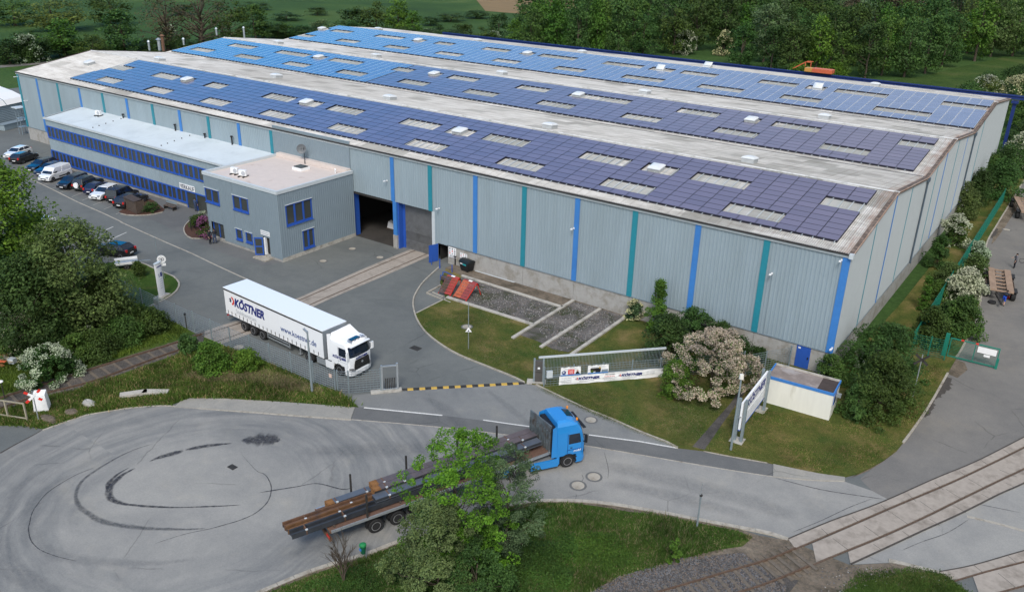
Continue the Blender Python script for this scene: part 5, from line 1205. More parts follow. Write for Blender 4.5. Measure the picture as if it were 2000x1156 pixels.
haw('pale flowering tree by the small meadow above the runway',1062,40,22,16,0.4,'mid',0.4,0.35,20,40)
# --- left mass of trees by the works entrance
def T(name, label, cat, px, py, top, wpx, **k): return tree_at(name, label, cat, px, py, top, wpx, **k)
T('maple_tree','large bright green leafy tree at the left edge of the yard','tree',28,610,305,172,kind='round',lm='bright',z0=2.0,nclus=190,per=110,leaf=0.3,cr=1.5,n=16)
T('willow_tree','fine-leaved dull green tree in front of the parked cars','tree',165,655,432,190,kind='round',lm='olive',z0=0.8,nclus=200,per=120,leaf=0.24,cr=1.1,n=20,droop=0.3)
T('tree','dark green tree between the bright tree and the wire fence','tree',75,690,500,150,kind='round',lm='dark',z0=0.5,nclus=150,per=110,leaf=0.26,cr=1.1)
T('tree','dark green tree at the left edge above the concrete wall','tree',0,640,470,130,kind='round',lm='mid',z0=0.8,nclus=110,per=90,leaf=0.28,cr=1.1)
T('tree','low dark tree beside the wire fence top end','tree',215,640,520,90,kind='bush',lm='dark',z0=0.1,nclus=90,per=100,leaf=0.24,cr=0.8)
T('tree','olive green tree hiding the white cars','tree',75,560,420,120,kind='round',lm='mid',z0=0.8,nclus=110,per=100,leaf=0.28,cr=1.1)
B = lambda label, px, py, top, wpx, lm='mid', nclus=60, per=90, leaf=0.18, cr=None, **k: T('bush', label, 'bush', px, py, top, wpx, kind='bush', lm=lm, z0=0.05, nclus=nclus, per=per, leaf=leaf, cr=cr, **k)
B('dark bush on the bank above the overgrown rails',195,692,645,80,'dark',90,90); B('green bush leaning over the overgrown rails',245,668,618,80,'mid',90,90); B('round dark bush at the end of the overgrown rails',300,648,603,66,'dark',80,90)
B('bush above the rails beside the flowering hawthorn',152,706,655,60,'mid',70,90); B('dense bush between the trees and the rails',120,688,618,90,'dark',80,90); B('bush behind the white hawthorn near the wall',100,690,600,70,'mid',60,90)
B('low bush on the bank right under the wire fence',270,640,596,60,'mid',50,90); B('small scrubby bush where the rails meet the fence',372,688,652,44,'mid',40,70); B('round bright green bush below the fence, left one',412,727,668,68,'bright',70,110,0.16); B('smaller bright green bush below the fence, right one',483,722,680,56,'bright',50,100,0.16)
haw('large white flowering hawthorn over the overgrown rails',98,738,676,100,0.3,'mid',0.15,0.11,110,110,cr=0.36); haw('white flowering hawthorn beside the concrete wall',50,696,618,58,0.4,'mid',0.17,0.14,60,90); haw('small white flowering bush by the wire fence bank',213,640,596,42,0.6,'mid',0.17,0.14,36,80); haw('sparse pale flowering bush left of the small white one',168,665,612,40,0.35,'olive',0.17,0.13,30,70); haw('yellowish flowering bush above the concrete wall',38,640,596,40,0.3,'olive',0.17,0.13,30,70)
B('small round shrub on the island lawn',272,540,510,34,'dark',30,80,0.14)
# --- bottom centre trees in front of the blue lorry
T('maple_tree','bright green young maple in front of the steel lorry','tree',900,1112,842,200,kind='round',lm='maple',z0=0.25,nclus=215,per=95,leaf=0.135,cr=0.42,tr=0.08,n=34)
T('willow_tree','grey-green bushy tree at the bottom edge left of the maple','tree',855,1170,978,190,kind='bush',lm='grey',z0=0.1,nclus=200,per=130,leaf=0.12,cr=0.4,tr=0.08)
T('willow_tree','feathery dull green tree right of the maple','tree',985,1080,868,145,kind='round',lm='grey',z0=0.4,nclus=150,per=130,leaf=0.1,cr=0.38,tr=0.08,n=26)
T('bush','bushy green growth at the foot of the maple','bush',930,1190,1060,150,kind='bush',lm='mid',z0=0.05,nclus=100,per=110,leaf=0.13,cr=0.4)
# dead shrub
p = G(672,1135,0.05); ds_ = thing('bare_shrub','leafless brown shrub at the kerb left of the green bin','shrub',p); mb = MB(); random.seed(8)
def twig(a, d, l, r, k):
    b = a+d*l; mb.cyl(a, b, r, r*0.7, 5)
    if k > 0:
        for _ in range(3 if k > 1 else 2):
            nd = (d+Vector((random.uniform(-.5,.5),random.uniform(-.5,.5),random.uniform(-.1,.35)))).normalized(); twig(b if random.random() < .6 else a.lerp(b, .6), nd, l*random.uniform(.6,.85), r*0.6, k-1)
for i in range(5): twig(Vector((0,0,0)), Vector((random.uniform(-.35,.35),random.uniform(-.35,.35),1)).normalized(), 0.95, 0.045, 4)
mb.build('branches', M['bark'], ds_)
# --- shrubs in front of the hall
T('conifer','narrow bright green conifer-like shrub against the hall wall','shrub',1281,648,545,56,kind='cone',lm='bright',z0=0.1,nclus=60,per=90,leaf=0.17,cr=0.45)
haw('pale flowering bush at the end of the slanting beams',1238,624,588,34,0.25,'grey',0.16,0.12,40,80)
B('broad dark green shrub left of the blossom tree',1300,700,615,110,'dark',110,100,0.17,0.6); B('green shrub against the wall right of the conifer',1350,672,600,80,'mid',80,90,0.17,0.55); B('dark shrub against the concrete plinth',1405,680,630,60,'dark',60,90,0.17); haw('small flowering shrub in front of a blue wall stripe',1352,640,602,36,0.3,'mid',0.16,0.12,36,70)
B('low dark shrub right of the blossom tree crown',1440,700,658,70,'dark',50,90,0.16); B('low shrub at the wall beside the wire fence',1478,705,680,44,'dark',36,80,0.16); B('rounded shrub above the blossom tree',1415,690,642,60,'mid',50,80,0.16)
T('blossom_tree','beige-pink blossoming tree beside the long white banner','tree',1388,757,646,184,kind='bush',lm='bright',z0=0.35,nclus=200,per=120,leaf=0.12,cr=0.42,tr=0.07,bloom='pink',bfrac=0.72,bleaf=0.11,flowdir=(0.5,0.1))
B('green suckers under the left side of the blossom tree',1315,775,700,62,'bright',50,110,0.12,0.4)
# --- bushes right of the white container
B('big dark green bush right of the white container',1712,806,690,128,'dark',190,110,0.16,0.6); B('large rounded bush behind the white container',1722,735,634,150,'mid',170,110,0.17,0.65); B('dark bush filling the gap beside the blue wall door',1620,745,690,60,'mid',50,90,0.16)
B('low dark bush close to the right end of the container',1668,815,752,60,'mid',60,100,0.15,0.4)
haw('white flowering sprays above the container bushes',1697,722,680,56,0.24,'mid',0.15,0.13,50,80); haw('white flowering sprays at the right side of the bushes',1748,755,712,46,0.3,'mid',0.15,0.13,40,80)
# --- strip between the hall and the green fence
B('bush behind the green fence panel',1812,672,600,70,'dark',80,100,0.2,0.6); B('bush beside the lane behind the green gate',1872,655,580,80,'mid',90,100,0.2,0.6); B('leafy bush between fence and lane',1850,640,590,60,'mid',60,90,0.2)
haw('round white hawthorn by the skeleton trailer',1880,594,528,66,0.6,'dark',0.18,0.17,80,110); haw('white hawthorn beside the lane, smaller one',1905,504,474,38,0.5,'mid',0.18,0.16,40,80)
B('yellow-green bush between the two white hawthorns',1900,545,496,52,'olive',50,90,0.19); T('conifer','slim pale green sapling near the fence','shrub',1801,606,540,26,kind='cone',lm='bright',z0=0.1,nclus=30,per=70,leaf=0.18,cr=0.35)
haw('upright white flowering tree against the gable wall',1860,480,418,46,0.3,'mid',0.2,0.17,60,90); B('bush against the gable below the flowering tree',1828,522,460,44,'mid',50,90,0.2)
B('bush at the foot of the gable downpipe',1878,425,355,60,'olive',70,90,0.22,0.8); B('dark tall bush at the gable wall',1905,400,330,56,'dark',70,90,0.22,0.8); B('leafy bush by the top end of the green fence',1945,385,310,80,'mid',100,100,0.24,1.0); T('conifer','small dark conifer against the gable wall','shrub',1912,372,330,22,kind='cone',lm='dark',z0=0.1,nclus=24,per=60,leaf=0.22,cr=0.4)
haw('white flowering bush near the far end of the gable',1985,325,260,60,0.35,'mid',0.25,0.2,50,80); B('broad bush beyond the end of the gable wall',1965,345,285,80,'mid',80,90,0.26,1.0); B('bush at the right edge beyond the hall',1995,250,190,80,'mid',80,90,0.3,1.2); haw('white flowering bush beyond the rear corner of the hall',1985,190,148,60,0.45,'mid',0.3,0.26,60,80); haw('yellowish flowering bush left of the rear corner one',1925,185,146,50,0.25,'olive',0.3,0.24,50,80)
B('bush in the meadow right of the runway',1930,175,140,60,'mid',60,80,0.34); B('bush at the meadow edge beyond the rear roof corner',1895,188,162,60,'mid',60,80,0.34); B('low bush beyond the far gable corner near the lane',1965,225,180,70,'dark',70,80,0.32,1.1); B('overgrown bush beside the gable end',1925,350,300,50,'mid',60,90,0.24,0.9); B('scrub between gable wall and green fence',1850,560,515,60,'olive',60,90,0.2,0.6); B('scrub halfway along the gable wall',1830,585,548,46,'mid',40,80,0.2,0.5); B('low bush at the right edge of the meadow',1990,160,128,70,'dark',60,80,0.34); B('leafy bush between gable and lane at the right edge',1990,300,235,70,'dark',70,90,0.28,1.0)
B('low green bush behind the crane cabin',1560,150,118,46,'bright',40,70,0.4); B('low bright bush right of the crane cabin',1630,152,122,46,'bright',40,70,0.4)
# --- planting by the offices
p = G(300,405); B('clipped green shrub in the mulch bed behind the wooden shelter',295,414,392,30,'mid',26,70,0.13)
pl = T('rhododendron','rhododendron with magenta flowers by the glazed door','shrub',402,462,425,40,kind='bush',lm='dark',z0=0.05,nclus=36,per=80,leaf=0.15,bloom='magenta',bfrac=0.4,bleaf=0.14)
B('dark green shrub in the round bed by the entrance',386,443,418,34,'dark',34,80,0.14); haw('pale flowering shrub tip behind the round bed',398,432,414,18,0.3,'grey',0.13,0.1,16,50)
sheet('mulch_bed', gl([(232,414),(245,420),(265,421),(290,420),(315,416),(322,410),(300,392),(285,388),(262,398)]), 0.05, M['mulch'], -0.02)
sheet('mulch_bed', gl([(366,436),(360,446),(360,455),(366,462),(378,467),(392,466),(408,462),(410,430),(385,428)]), 0.05, M['mulch'], -0.02)
kerb([(236,418),(250,421),(270,421.5),(295,420),(318,415)],0.12,0.09); kerb([(372,430),(362,440),(359,449),(362,458),(369,464),(380,467.5),(395,466),(408,463)],0.12,0.09)
# --- rough grass: tufts
def inpoly(P, poly):
    x, y = P[:, 0], P[:, 1]; ins = np.zeros(len(P), bool); n = len(poly); j = n-1
    for i in range(n):
        xi, yi = poly[i]; xj, yj = poly[j]
        with np.errstate(divide='ignore', invalid='ignore'):
            c = ((yi > y) != (yj > y)) & (x < (xj-xi)*(y-yi)/(yj-yi+1e-12)+xi)
        ins ^= c; j = i
    return ins
def tufts(name, poly, n, hh, mats, label=None, wd=0.04, blades=6, spread=0.16, z=0.06, seed=1, clump=0.0, leafy=False):
    r = np.random.default_rng(seed); poly = [(p[0], p[1]) for p in poly]; a = np.array(poly); lo, hi = a.min(0), a.max(0); P = []
    while sum(map(len, P)) < n:
        q = r.uniform(lo, hi, (n*2, 2)); q = q[inpoly(q, poly)]
        if clump:
            v = np.sin(q[:, 0]*0.9+1.7*np.sin(q[:, 1]*0.6))+np.sin(q[:, 1]*1.1+1.3*np.sin(q[:, 0]*0.5)); q = q[v > r.uniform(-2, 2*clump, len(q))]
        P.append(q)
    P = np.concatenate(P)[:n]; m = n*blades
    hs = hh*(0.55+0.45*np.sin(P[:, 0]*0.7+np.sin(P[:, 1]))*np.sin(P[:, 1]*0.8))*r.uniform(0.6, 1.3, n); hs = np.maximum(hs, hh*0.3)
    c = np.repeat(P, blades, 0)+r.normal(size=(m, 2))*spread; H = np.repeat(hs, blades)*r.uniform(0.6, 1.2, m)
    an = r.uniform(0, 2*math.pi, m); dx, dy = np.cos(an), np.sin(an); ln = H*r.uniform(0.2, 0.8, m); an2 = r.uniform(0, 2*math.pi, m)
    w2 = wd*r.uniform(0.6, 1.5, m)
    V = np.empty((m, 3, 3)); V[:, 0] = np.c_[c[:, 0]-dy*w2, c[:, 1]+dx*w2, np.full(m, z)]; V[:, 1] = np.c_[c[:, 0]+dy*w2, c[:, 1]-dx*w2, np.full(m, z)]
    V[:, 2] = np.c_[c[:, 0]+np.cos(an2)*ln, c[:, 1]+np.sin(an2)*ln, z+H]
    me = bpy.data.meshes.new(name); me.vertices.add(3*m); me.vertices.foreach_set('co', V.reshape(-1).astype(np.float32)); me.loops.add(3*m); me.loops.foreach_set('vertex_index', np.arange(3*m, dtype=np.int32))
    me.polygons.add(m); me.polygons.foreach_set('loop_start', np.arange(0, 3*m, 3, dtype=np.int32)); me.polygons.foreach_set('loop_total', np.full(m, 3, dtype=np.int32))
    for k in mats: me.materials.append(k)
    me.polygons.foreach_set('material_index', np.repeat(r.choice(len(mats), n, p=[0.82,0.18] if len(mats) == 2 else None), blades).astype(np.int32)); me.update()
    o = bpy.data.objects.new(name, me); COL.objects.link(o); o['kind'] = 'stuff'; tag(o, label, 'grass'); return o
LM['grass'] = leafmat('grass_blades', (0.06,0.115,0.02), (0.12,0.19,0.04), 0.3); LM['hay'] = leafmat('dry_grass', (0.2,0.16,0.085), (0.34,0.27,0.16), 0.2); LM['nettle'] = leafmat('ground_cover', (0.034,0.085,0.014), (0.075,0.145,0.024), 0.25)
tufts('tall_grass', gl([(660,768),(690,794),(640,790),(575,784),(499,779),(439,777),(371,776),(334,789),(301,790),(251,794),(170,807),(125,822),(83,835),(0,828),(0,805),(150,763),(251,733),(351,697),(400,672),(453,683),(528,715),(570,732),(612,750)]), 15000, 0.42, [LM['grass'], LM['hay']], 'rough green grass on the verge between rails and road', seed=2)
tufts('dry_grass', gl([(360,735),(420,728),(520,728),(600,752),(640,770),(560,765),(480,748),(400,748)]), 5500, 0.4, [LM['hay']], 'straw-coloured dry grass below the wire fence', seed=3)
tufts('tall_grass', gl([(60,560),(200,560),(281,604),(347,633),(366,655),(300,676),(251,692),(150,722),(0,772),(-60,700)]), 9000, 0.45, [LM['grass']], 'dark rough grass under the trees on the left', seed=4)
bankp = gl([(1465,1052),(1439,1040),(1376,1028),(1326,1017),(1276,1009),(1226,1003),(1175,994),(1125,987),(1050,986),(1000,993),(940,1012),(860,1042),(783,1066),(751,1078),(721,1090),(660,1109),(600,1130),(530,1160),(700,1200),(1100,1200),(1165,1150),(1205,1128),(1262,1112),(1330,1092),(1400,1075)])
tufts('tall_grass', bankp, 16000, 0.34, [LM['grass'], LM['hay']], 'tall rough grass on the bank in front of the road', seed=5, wd=0.025, spread=0.12)
def cover(name, poly, n, label, seed, leaf=0.1, hh=0.45):
    r = np.random.default_rng(seed); a = np.array([(p[0], p[1]) for p in poly]); q = r.uniform(a.min(0), a.max(0), (n*4, 2)); q = q[inpoly(q, [tuple(x) for x in a])][:n]
    hm = hh*(0.5+0.5*np.sin(q[:, 0]*1.3+np.sin(q[:, 1]*1.9))*np.cos(q[:, 1]*1.1)); P = np.c_[q, 0.08+np.maximum(0.08, hm)*r.uniform(0.25, 1.0, len(q))]
    me = quads_mesh(name, P, r.normal(size=P.shape)*0.5+np.array([0,0,1]), leaf, [LM['nettle']]); o = bpy.data.objects.new(name, me); COL.objects.link(o); o['kind'] = 'stuff'; tag(o, label, 'ground cover')
cover('ground_cover', gl([(1000,1005),(1080,1000),(1120,1040),(1130,1090),(1110,1156),(900,1200),(950,1050)]), 26000, 'leafy bright green ground cover right of the trees', 7)
cover('ground_cover', gl([(600,1140),(700,1110),(790,1085),(850,1110),(850,1200),(560,1200)]), 16000, 'low green ground cover left of the bottom trees', 8, 0.09, 0.3)
cover('ground_cover', gl([(1120,1040),(1200,1050),(1250,1100),(1160,1130),(1120,1110)]), 7000, 'patchy green weeds in the middle of the bank', 9, 0.09, 0.35)
B('small bright sapling on the bank near the ballast',1316,1100,1050,32,'bright',20,60,0.1); 
tufts('lawn_tufts', gl([(1047,760),(1150,805),(1250,848),(1320,874),(1352,866),(1420,790),(1300,765)]), 9000, 0.07, [LM['grass'], LM['grass'], LM['hay']], 'short mown grass beside the banner fence', seed=12, z=0.085, wd=0.02, spread=0.14)
tufts('lawn_tufts', gl([(815,618),(870,588),(1000,625),(1010,660),(1110,700),(1040,735),(1000,733),(900,692),(830,645)]), 9000, 0.07, [LM['grass'], LM['grass'], LM['hay']], 'short mown grass between kerb and gravel beds', seed=13, z=0.085, wd=0.02, spread=0.14)
tufts('lawn_tufts', gl([(1385,878),(1430,820),(1500,800),(1640,832),(1760,760),(1850,690),(1820,775),(1763,862),(1690,915),(1600,922)]), 12000, 0.08, [LM['grass'], LM['grass'], LM['hay']], 'short mown grass around the big company sign', seed=14, z=0.085, wd=0.02, spread=0.14)
tufts('weeds', gl([(1680,1120),(1790,1112),(1840,1120),(1900,1165),(1800,1180),(1640,1160)]), 2500, 0.14, [LM['grass']], 'weeds between the two tracks in the corner', seed=15, wd=0.02)
# stones of the ballast
r = np.random.default_rng(21)
def stones(name, poly, n, s, label, m, z=0.08):
    a = np.array([(p[0], p[1]) for p in poly]); q = r.uniform(a.min(0), a.max(0), (n*5, 2)); q = q[inpoly(q, [tuple(x) for x in a])][:n]; mb = MB()
    for x, y in q:
        k = s*r.uniform(0.5, 1.4); v = [(x+k*math.cos(t)*r.uniform(.7,1.2), y+k*math.sin(t)*r.uniform(.7,1.2), z) for t in (0.3,1.9,3.3,4.9)]+[(x+r.normal()*k*.2, y+r.normal()*k*.2, z+k*r.uniform(.5,1.1))]
        mb.add(v, [(0,1,4),(1,2,4),(2,3,4),(3,0,4)], int(r.integers(0, len(m))))
    o = mb.build(name, m); o['kind'] = 'stuff'; tag(o, label, 'stones')
gs = [mat('stone_grey',(0.12,0.12,0.125),0.9,var=0.3), mat('stone_brown',(0.15,0.12,0.1),0.9,var=0.3), mat('stone_pale',(0.3,0.29,0.27),0.9), mat('stone_dark',(0.06,0.06,0.065),0.9)]
stones('ballast_stones', gl([(1165,1150),(1205,1128),(1262,1112),(1330,1092),(1400,1086),(1450,1080),(1500,1120),(1540,1150),(1480,1200),(1100,1200)]), 9000, 0.05, 'loose grey ballast stones along the open track', gs[:2]+gs[3:]+gs[:1])
stones('gravel_stones', gl([(874,582),(903,541),(1097,602),(1120,590),(1223,620),(1150,668),(1090,690),(1043,637)]), 4000, 0.05, 'grey gravel in the beds between the concrete beams', gs, z=0.105)
stones('scattered_stones', gl([(1600,1110),(1700,1108),(1850,1130),(1880,1170),(1700,1180),(1600,1160)]), 500, 0.045, 'pale stones scattered on the dirt by the tracks', gs, z=0.06)
# ================================================================== LORRIES
P_white = car_paint('lorry_white', (0.82,0.83,0.84), 0.3, 0.0); P_blue = car_paint('lorry_blue', (0.02,0.24,0.62), 0.3, 0.1)
M['curtain'] = mat('trailer_curtain', (0.78,0.79,0.8), 0.45, var=0.02, scale=0.7, stretch=(3,1,0.3))
def wheel(parent, x, y, r=0.48, wd=0.3, side=1, rim='chrome', name='wheel'):
    """side: +1 outer face towards +y"""
    w_ = MB().cyl((0,-0.05,0),(0,0.05,0),0.1,n=8).build(name, M['rubber'], parent, loc=(x,y,r))
    t = MB(); t.add([], []); n = 24; prof = [(r*0.62,-wd/2),(r*0.93,-wd/2),(r,-wd*0.36),(r,wd*0.36),(r*0.93,wd/2),(r*0.62,wd/2)]
    secs = [[(q*math.cos(2*math.pi*i/n), yy, q*math.sin(2*math.pi*i/n)) for i in range(n)] for q, yy in prof]; t.loft(secs); t.build('tyre', M['rubber'], w_, smooth=False)
    s = side; rm = MB(); n = 20; prof = [(0.02,wd*0.36*s),(r*0.2,wd*0.38*s),(r*0.24,wd*0.2*s),(r*0.48,wd*0.24*s),(r*0.54,wd*0.52*s),(r*0.62,wd*0.5*s)]
    rm.loft([[(q*math.cos(2*math.pi*i/n), yy, q*math.sin(2*math.pi*i/n)) for i in range(n)] for q, yy in prof], caps=False); rm.build('rim', M[rim], w_); return w_
def pt(q, z): return (q[0], q[1], z)
def make_cab(root, loc, rotz, paint, high, name_sign):
    """origin: ground under the middle of the front; x forward, so the cab lies at negative x"""
    def sec(z, xf, xr, hw, rd=0.34):
        return [(xr,hw,z),(xf-rd,hw,z),(xf-rd*0.45,hw-0.07,z),(xf-0.1,hw-0.24,z),(xf-0.02,hw-0.5,z),(xf,0,z),(xf-0.02,-hw+0.5,z),(xf-0.1,-hw+0.24,z),(xf-rd*0.45,-hw+0.07,z),(xf-rd,-hw,z),(xr,-hw,z)]
    zt = 3.0 if not high else 3.3
    S = [sec(0.98,-0.03,-2.15,1.19),sec(1.75,-0.01,-2.15,1.2),sec(1.95,-0.04,-2.15,1.2),sec(2.72,-0.22,-2.15,1.17),sec(2.9,-0.3,-2.15,1.15)]
    if high: S += [sec(3.2,-0.5,-2.15,1.12),sec(3.45,-0.85,-2.12,1.02),sec(3.56,-1.2,-2.05,0.85)]
    else: S += [sec(3.0,-0.45,-2.15,1.08)]
    cab = MB().loft(S).build('cab', paint, root, loc=loc, rotz=rotz)
    # lower shell in front of and behind the wheel
    lo = MB()
    def low(x0, x1, z0, z1, hw=1.19): lo.box(x0, x1, -hw, hw, z0, z1)
    lo.loft([sec(0.28,-0.02,-0.72,1.17),sec(0.62,0.04,-0.72,1.19),sec(0.98,-0.02,-0.72,1.19)]); low(-2.15,-1.95,0.4,0.98)
    lo.build('bumper', paint, cab)
    MB().box(-1.95,-0.72,-1.0,1.0,0.45,1.2).box(-6.0,-1.95,-0.45,0.45,0.55,0.95).build('chassis', M['black'], cab)
    for s in (-1,1):
        ar = MB(); n = 14
        for i in range(n):
            a0, a1 = math.pi*i/n, math.pi*(i+1)/n
            ar.add([(-1.33+0.6*math.cos(a),s*yy,0.48+0.6*math.sin(a)) for a in (a0,a1) for yy in (0.9,1.215)],[(0,1,3,2)])
            ar.add([(-1.33+q*math.cos(a),s*1.213,0.48+q*math.sin(a)) for a in (a0,a1) for q in (0.5,0.6)],[(0,1,3,2)])
        ar.build('wheel_arch', M['black'], cab)
    def front(z): # x of the front face at height z
        Z = [(0.98,-0.03),(1.75,-0.01),(1.95,-0.04),(2.72,-0.22),(2.9,-0.3),(3.2,-0.5)]
        for (a, x0), (b, x1) in zip(Z, Z[1:]):
            if z <= b: return x0+(x1-x0)*(z-a)/(b-a)
        return -0.5
    ws = MB(); rows_ = []
    for z in (1.88,2.1,2.4,2.74):
        hw = 1.2-(z-1.95)*0.04; rows_.append([(front(z)-0.34*0.45+0.012,hw-0.07+0.012,z),(front(z)-0.1+0.018,hw-0.24+0.01,z),(front(z)-0.02+0.02,hw-0.5,z),(front(z)+0.02,0,z),(front(z)-0.02+0.02,-hw+0.5,z),(front(z)-0.1+0.018,-hw+0.24-0.01,z),(front(z)-0.34*0.45+0.012,-hw+0.07-0.012,z)])
    ws.loft(rows_, closed=False, caps=False); ws.build('windscreen', M['carglass'], cab)
    MB().bar((front(2.82)+0.12,-1.05,2.8),(front(2.82)+0.12,1.05,2.8),0.22,0.035).build('sun_visor', M['black'] if high else paint, cab)
    for s in (-1,1):
        MB().add([(-1.32,s*1.212,1.82),(-0.42,s*1.205,1.82),(-0.42,s*1.19,2.05),(-0.55,s*1.185,2.55),(-1.32,s*1.185,2.55)],[(0,1,2,3,4) if s < 0 else (4,3,2,1,0)]).build('side_window', M['carglass'], cab)
        MB().box(-1.4,-1.385,s*1.2-0.02,s*1.2+0.02,1.0,2.6).box(-0.36,-0.35,s*1.19-0.02,s*1.19+0.025,1.0,1.85).box(-1.4,-0.36,s*1.2-0.02,s*1.2+0.018,1.36,1.375).build('door_seam', M['greytext'] if not high else M['navy'], cab)
        mr = MB(); mr.obox((-0.16,s*1.38,2.15),(0.12,0.2,0.55)); mr.bar((-0.25,s*1.17,2.4),(-0.12,s*1.42,2.4),0.04,0.05); mr.bar((-0.25,s*1.17,1.85),(-0.12,s*1.42,1.85),0.04,0.05); mr.build('mirror', paint if not high else M['black'], cab)
        MB().box(-1.2,-1.05,s*1.22-0.015,s*1.22+0.015,1.5,1.54).build('door_handle', M['black'], cab)
        MB().add([(0.045,s*0.78,0.66),(-0.1,s*1.13,0.68),(-0.22,s*1.196,0.75),(-0.2,s*1.2,1.0),(-0.05,s*1.06,1.02),(0.04,s*0.84,0.98)],[(0,1,2,3,4,5) if s > 0 else (5,4,3,2,1,0)]).build('headlight', M['chrome'], cab)
        stp = MB(); 
        for z in (0.45,0.75): stp.box(-0.8,-0.68,s*1.17-0.03,s*1.17+0.03,z-0.04,z+0.04)
        stp.build('step', M['black'], cab)
        wheel(cab, -1.33, s*1.05, 0.48, 0.28, s)
        wheel(cab, -4.85, s*0.92, 0.48, 0.52, s)
    gr = MB(); gr.loft([[(front(z)+0.03,0.86-k,z),(front(z)+0.05,0,z),(front(z)+0.03,-0.86+k,z)] for z, k in ((0.72,0.0),(1.0,0.0),(1.35,0.06),(1.6,0.14))], closed=False, caps=False)
    gro = gr.build('grille', M['black'], cab); gs_ = MB()
    for i in range(6): z = 0.8+0.13*i; gs_.bar((front(z)+0.055,-0.8,z),(front(z)+0.055,0.8,z),0.03,0.03)
    gs_.build('slats', M['gutter'], gro)
    MB().cyl((front(1.3)+0.07,0,1.3),(front(1.3)+0.09,0,1.3),0.1,n=14).build('badge', M['steel'], gro)
    MB().box(0.05,0.06,-0.26,0.26,0.38,0.49).build('number_plate', M['white'], cab)
    MB().box(-0.3,0.045,-0.6,0.6,0.22,0.3).build('skid', M['black'], cab)
    hz = 3.0 if not high else 3.56
    sl = math.radians(8 if not high else 14)
    if not high:
        # roof with a raised air deflector
        df = MB(); df.loft([[(-0.75,0.85,3.0),(-0.75,-0.85,3.0),(-0.75,-0.9,2.95),(-0.75,0.9,2.95)],[(-1.4,0.98,3.16),(-1.4,-0.98,3.16),(-1.4,-1.12,2.95),(-1.4,1.12,2.95)],[(-2.2,1.02,3.5),(-2.2,-1.02,3.5),(-2.2,-1.18,2.95),(-2.2,1.18,2.95)]]); df.build('air_deflector', paint, cab)
        for s in (-1,1): MB().add([(-2.15,s*1.2,1.1),(-2.55,s*1.19,1.1),(-2.6,s*1.15,3.3),(-2.2,s*1.1,3.45)],[(0,1,2,3) if s > 0 else (3,2,1,0)]).build('side_fairing', paint, cab)
        MB().obox((-0.78,0,3.05),(0.52,0.95,0.06),M=Matrix.Rotation(math.radians(-6),3,'Y')).build('roof_hatch', M['carglass'], cab)
        lb = MB()
        for i in range(4): lb.obox((-0.47,-0.6+0.4*i,3.03),(0.1,0.16,0.09))
        for s in (-1,1): lb.cyl((-0.62,s*0.75,3.08),(-0.25,s*0.78,3.08),0.06,0.03,8); lb.cyl((-0.8,s*0.68,3.1),(-0.35,s*0.66,3.1),0.035,0.03,8)
        lb.build('roof_horns', M['chrome'], cab)
    else:
        MB().obox((-0.98,0.0,3.5),(0.5,0.85,0.07),M=Matrix.Rotation(math.radians(17),3,'Y')).build('roof_hatch', M['carglass'], cab)
        for s in (-1,1):
            MB().cyl((-0.62,s*0.78,3.33),(-0.62,s*0.78,3.48),0.07,n=10).build('beacon', M['orange'], cab)
            MB().add([(-2.14,s*1.2,1.0),(-2.55,s*1.22,1.0),(-2.5,s*1.16,3.2),(-2.14,s*1.1,3.35)],[(0,1,2,3) if s > 0 else (3,2,1,0)]).build('side_fairing', paint, cab)
            MB().box(-4.0,-2.05,s*1.18-0.05,s*1.18+0.05,0.3,0.85).build('side_skirt', paint, cab); MB().box(-5.9,-5.5,s*1.18-0.05,s*1.18+0.05,0.3,0.85).build('rear_mudguard', paint, cab)
            MB().box(-4.0,-2.2,s*0.8-0.3,s*0.8+0.3,0.35,0.8).build('fuel_tank', M['steel'], cab)
        MB().box(-2.5,-2.16,-1.0,1.0,1.0,3.1).build('rear_unit', M['black'], cab)
    if not high:
        MB().box(-3.95,-2.1,-1.15,-0.6,0.35,0.88).build('fuel_tank', M['steel'], cab); MB().box(-3.95,-2.1,0.6,1.15,0.35,0.88).build('fuel_tank', M['steel'], cab)
        MB().box(-2.9,-2.15,-1.18,-1.14,0.32,0.95).build('side_skirt', paint, cab)
    return cab
LX, LY = -46.15, -22.45
wl = thing('articulated_lorry', 'white curtain-sided articulated lorry with blue lettering leaving the yard', 'lorry', (LX,LY,0), math.radians(-3.0))
TLn, TW, TZ0, TZ1 = 13.35, 2.46, 1.12, 3.45
tb_ = MB(); tb_.box(0.0,TLn,-TW/2,TW/2,TZ0,TZ1-0.02); tb_.build('trailer_body', M['curtain'], wl, bevel=0.03)
MB().box(-0.03,TLn+0.03,-TW/2-0.02,TW/2+0.02,TZ1-0.02,TZ1+0.05).build('trailer_roof', P_white, wl)
rr = MB(); 
for s in (-1,1): rr.box(0.0,TLn,s*(TW/2+0.018)-0.012,s*(TW/2+0.018)+0.012,TZ1-0.16,TZ1-0.05)
rr.build('roof_rail', M['black'], wl)
for s in (-1,1):
    for i in range(23): MB().box(0.35+i*0.56,0.40+i*0.56,s*(TW/2+0.015)-0.012,s*(TW/2+0.015)+0.012,TZ0-0.05,TZ0+0.28).build('curtain_buckle', M['black'], wl)
MB().box(0,TLn,-TW/2-0.015,TW/2+0.015,TZ0-0.09,TZ0).build('side_rave', M['white'], wl)
MB().box(0.1,12.8,-0.5,-0.35,0.75,TZ0-0.09).box(0.1,12.8,0.35,0.5,0.75,TZ0-0.09).box(0.2,0.9,-1.1,1.1,0.95,1.03).build('trailer_chassis', M['black'], wl)
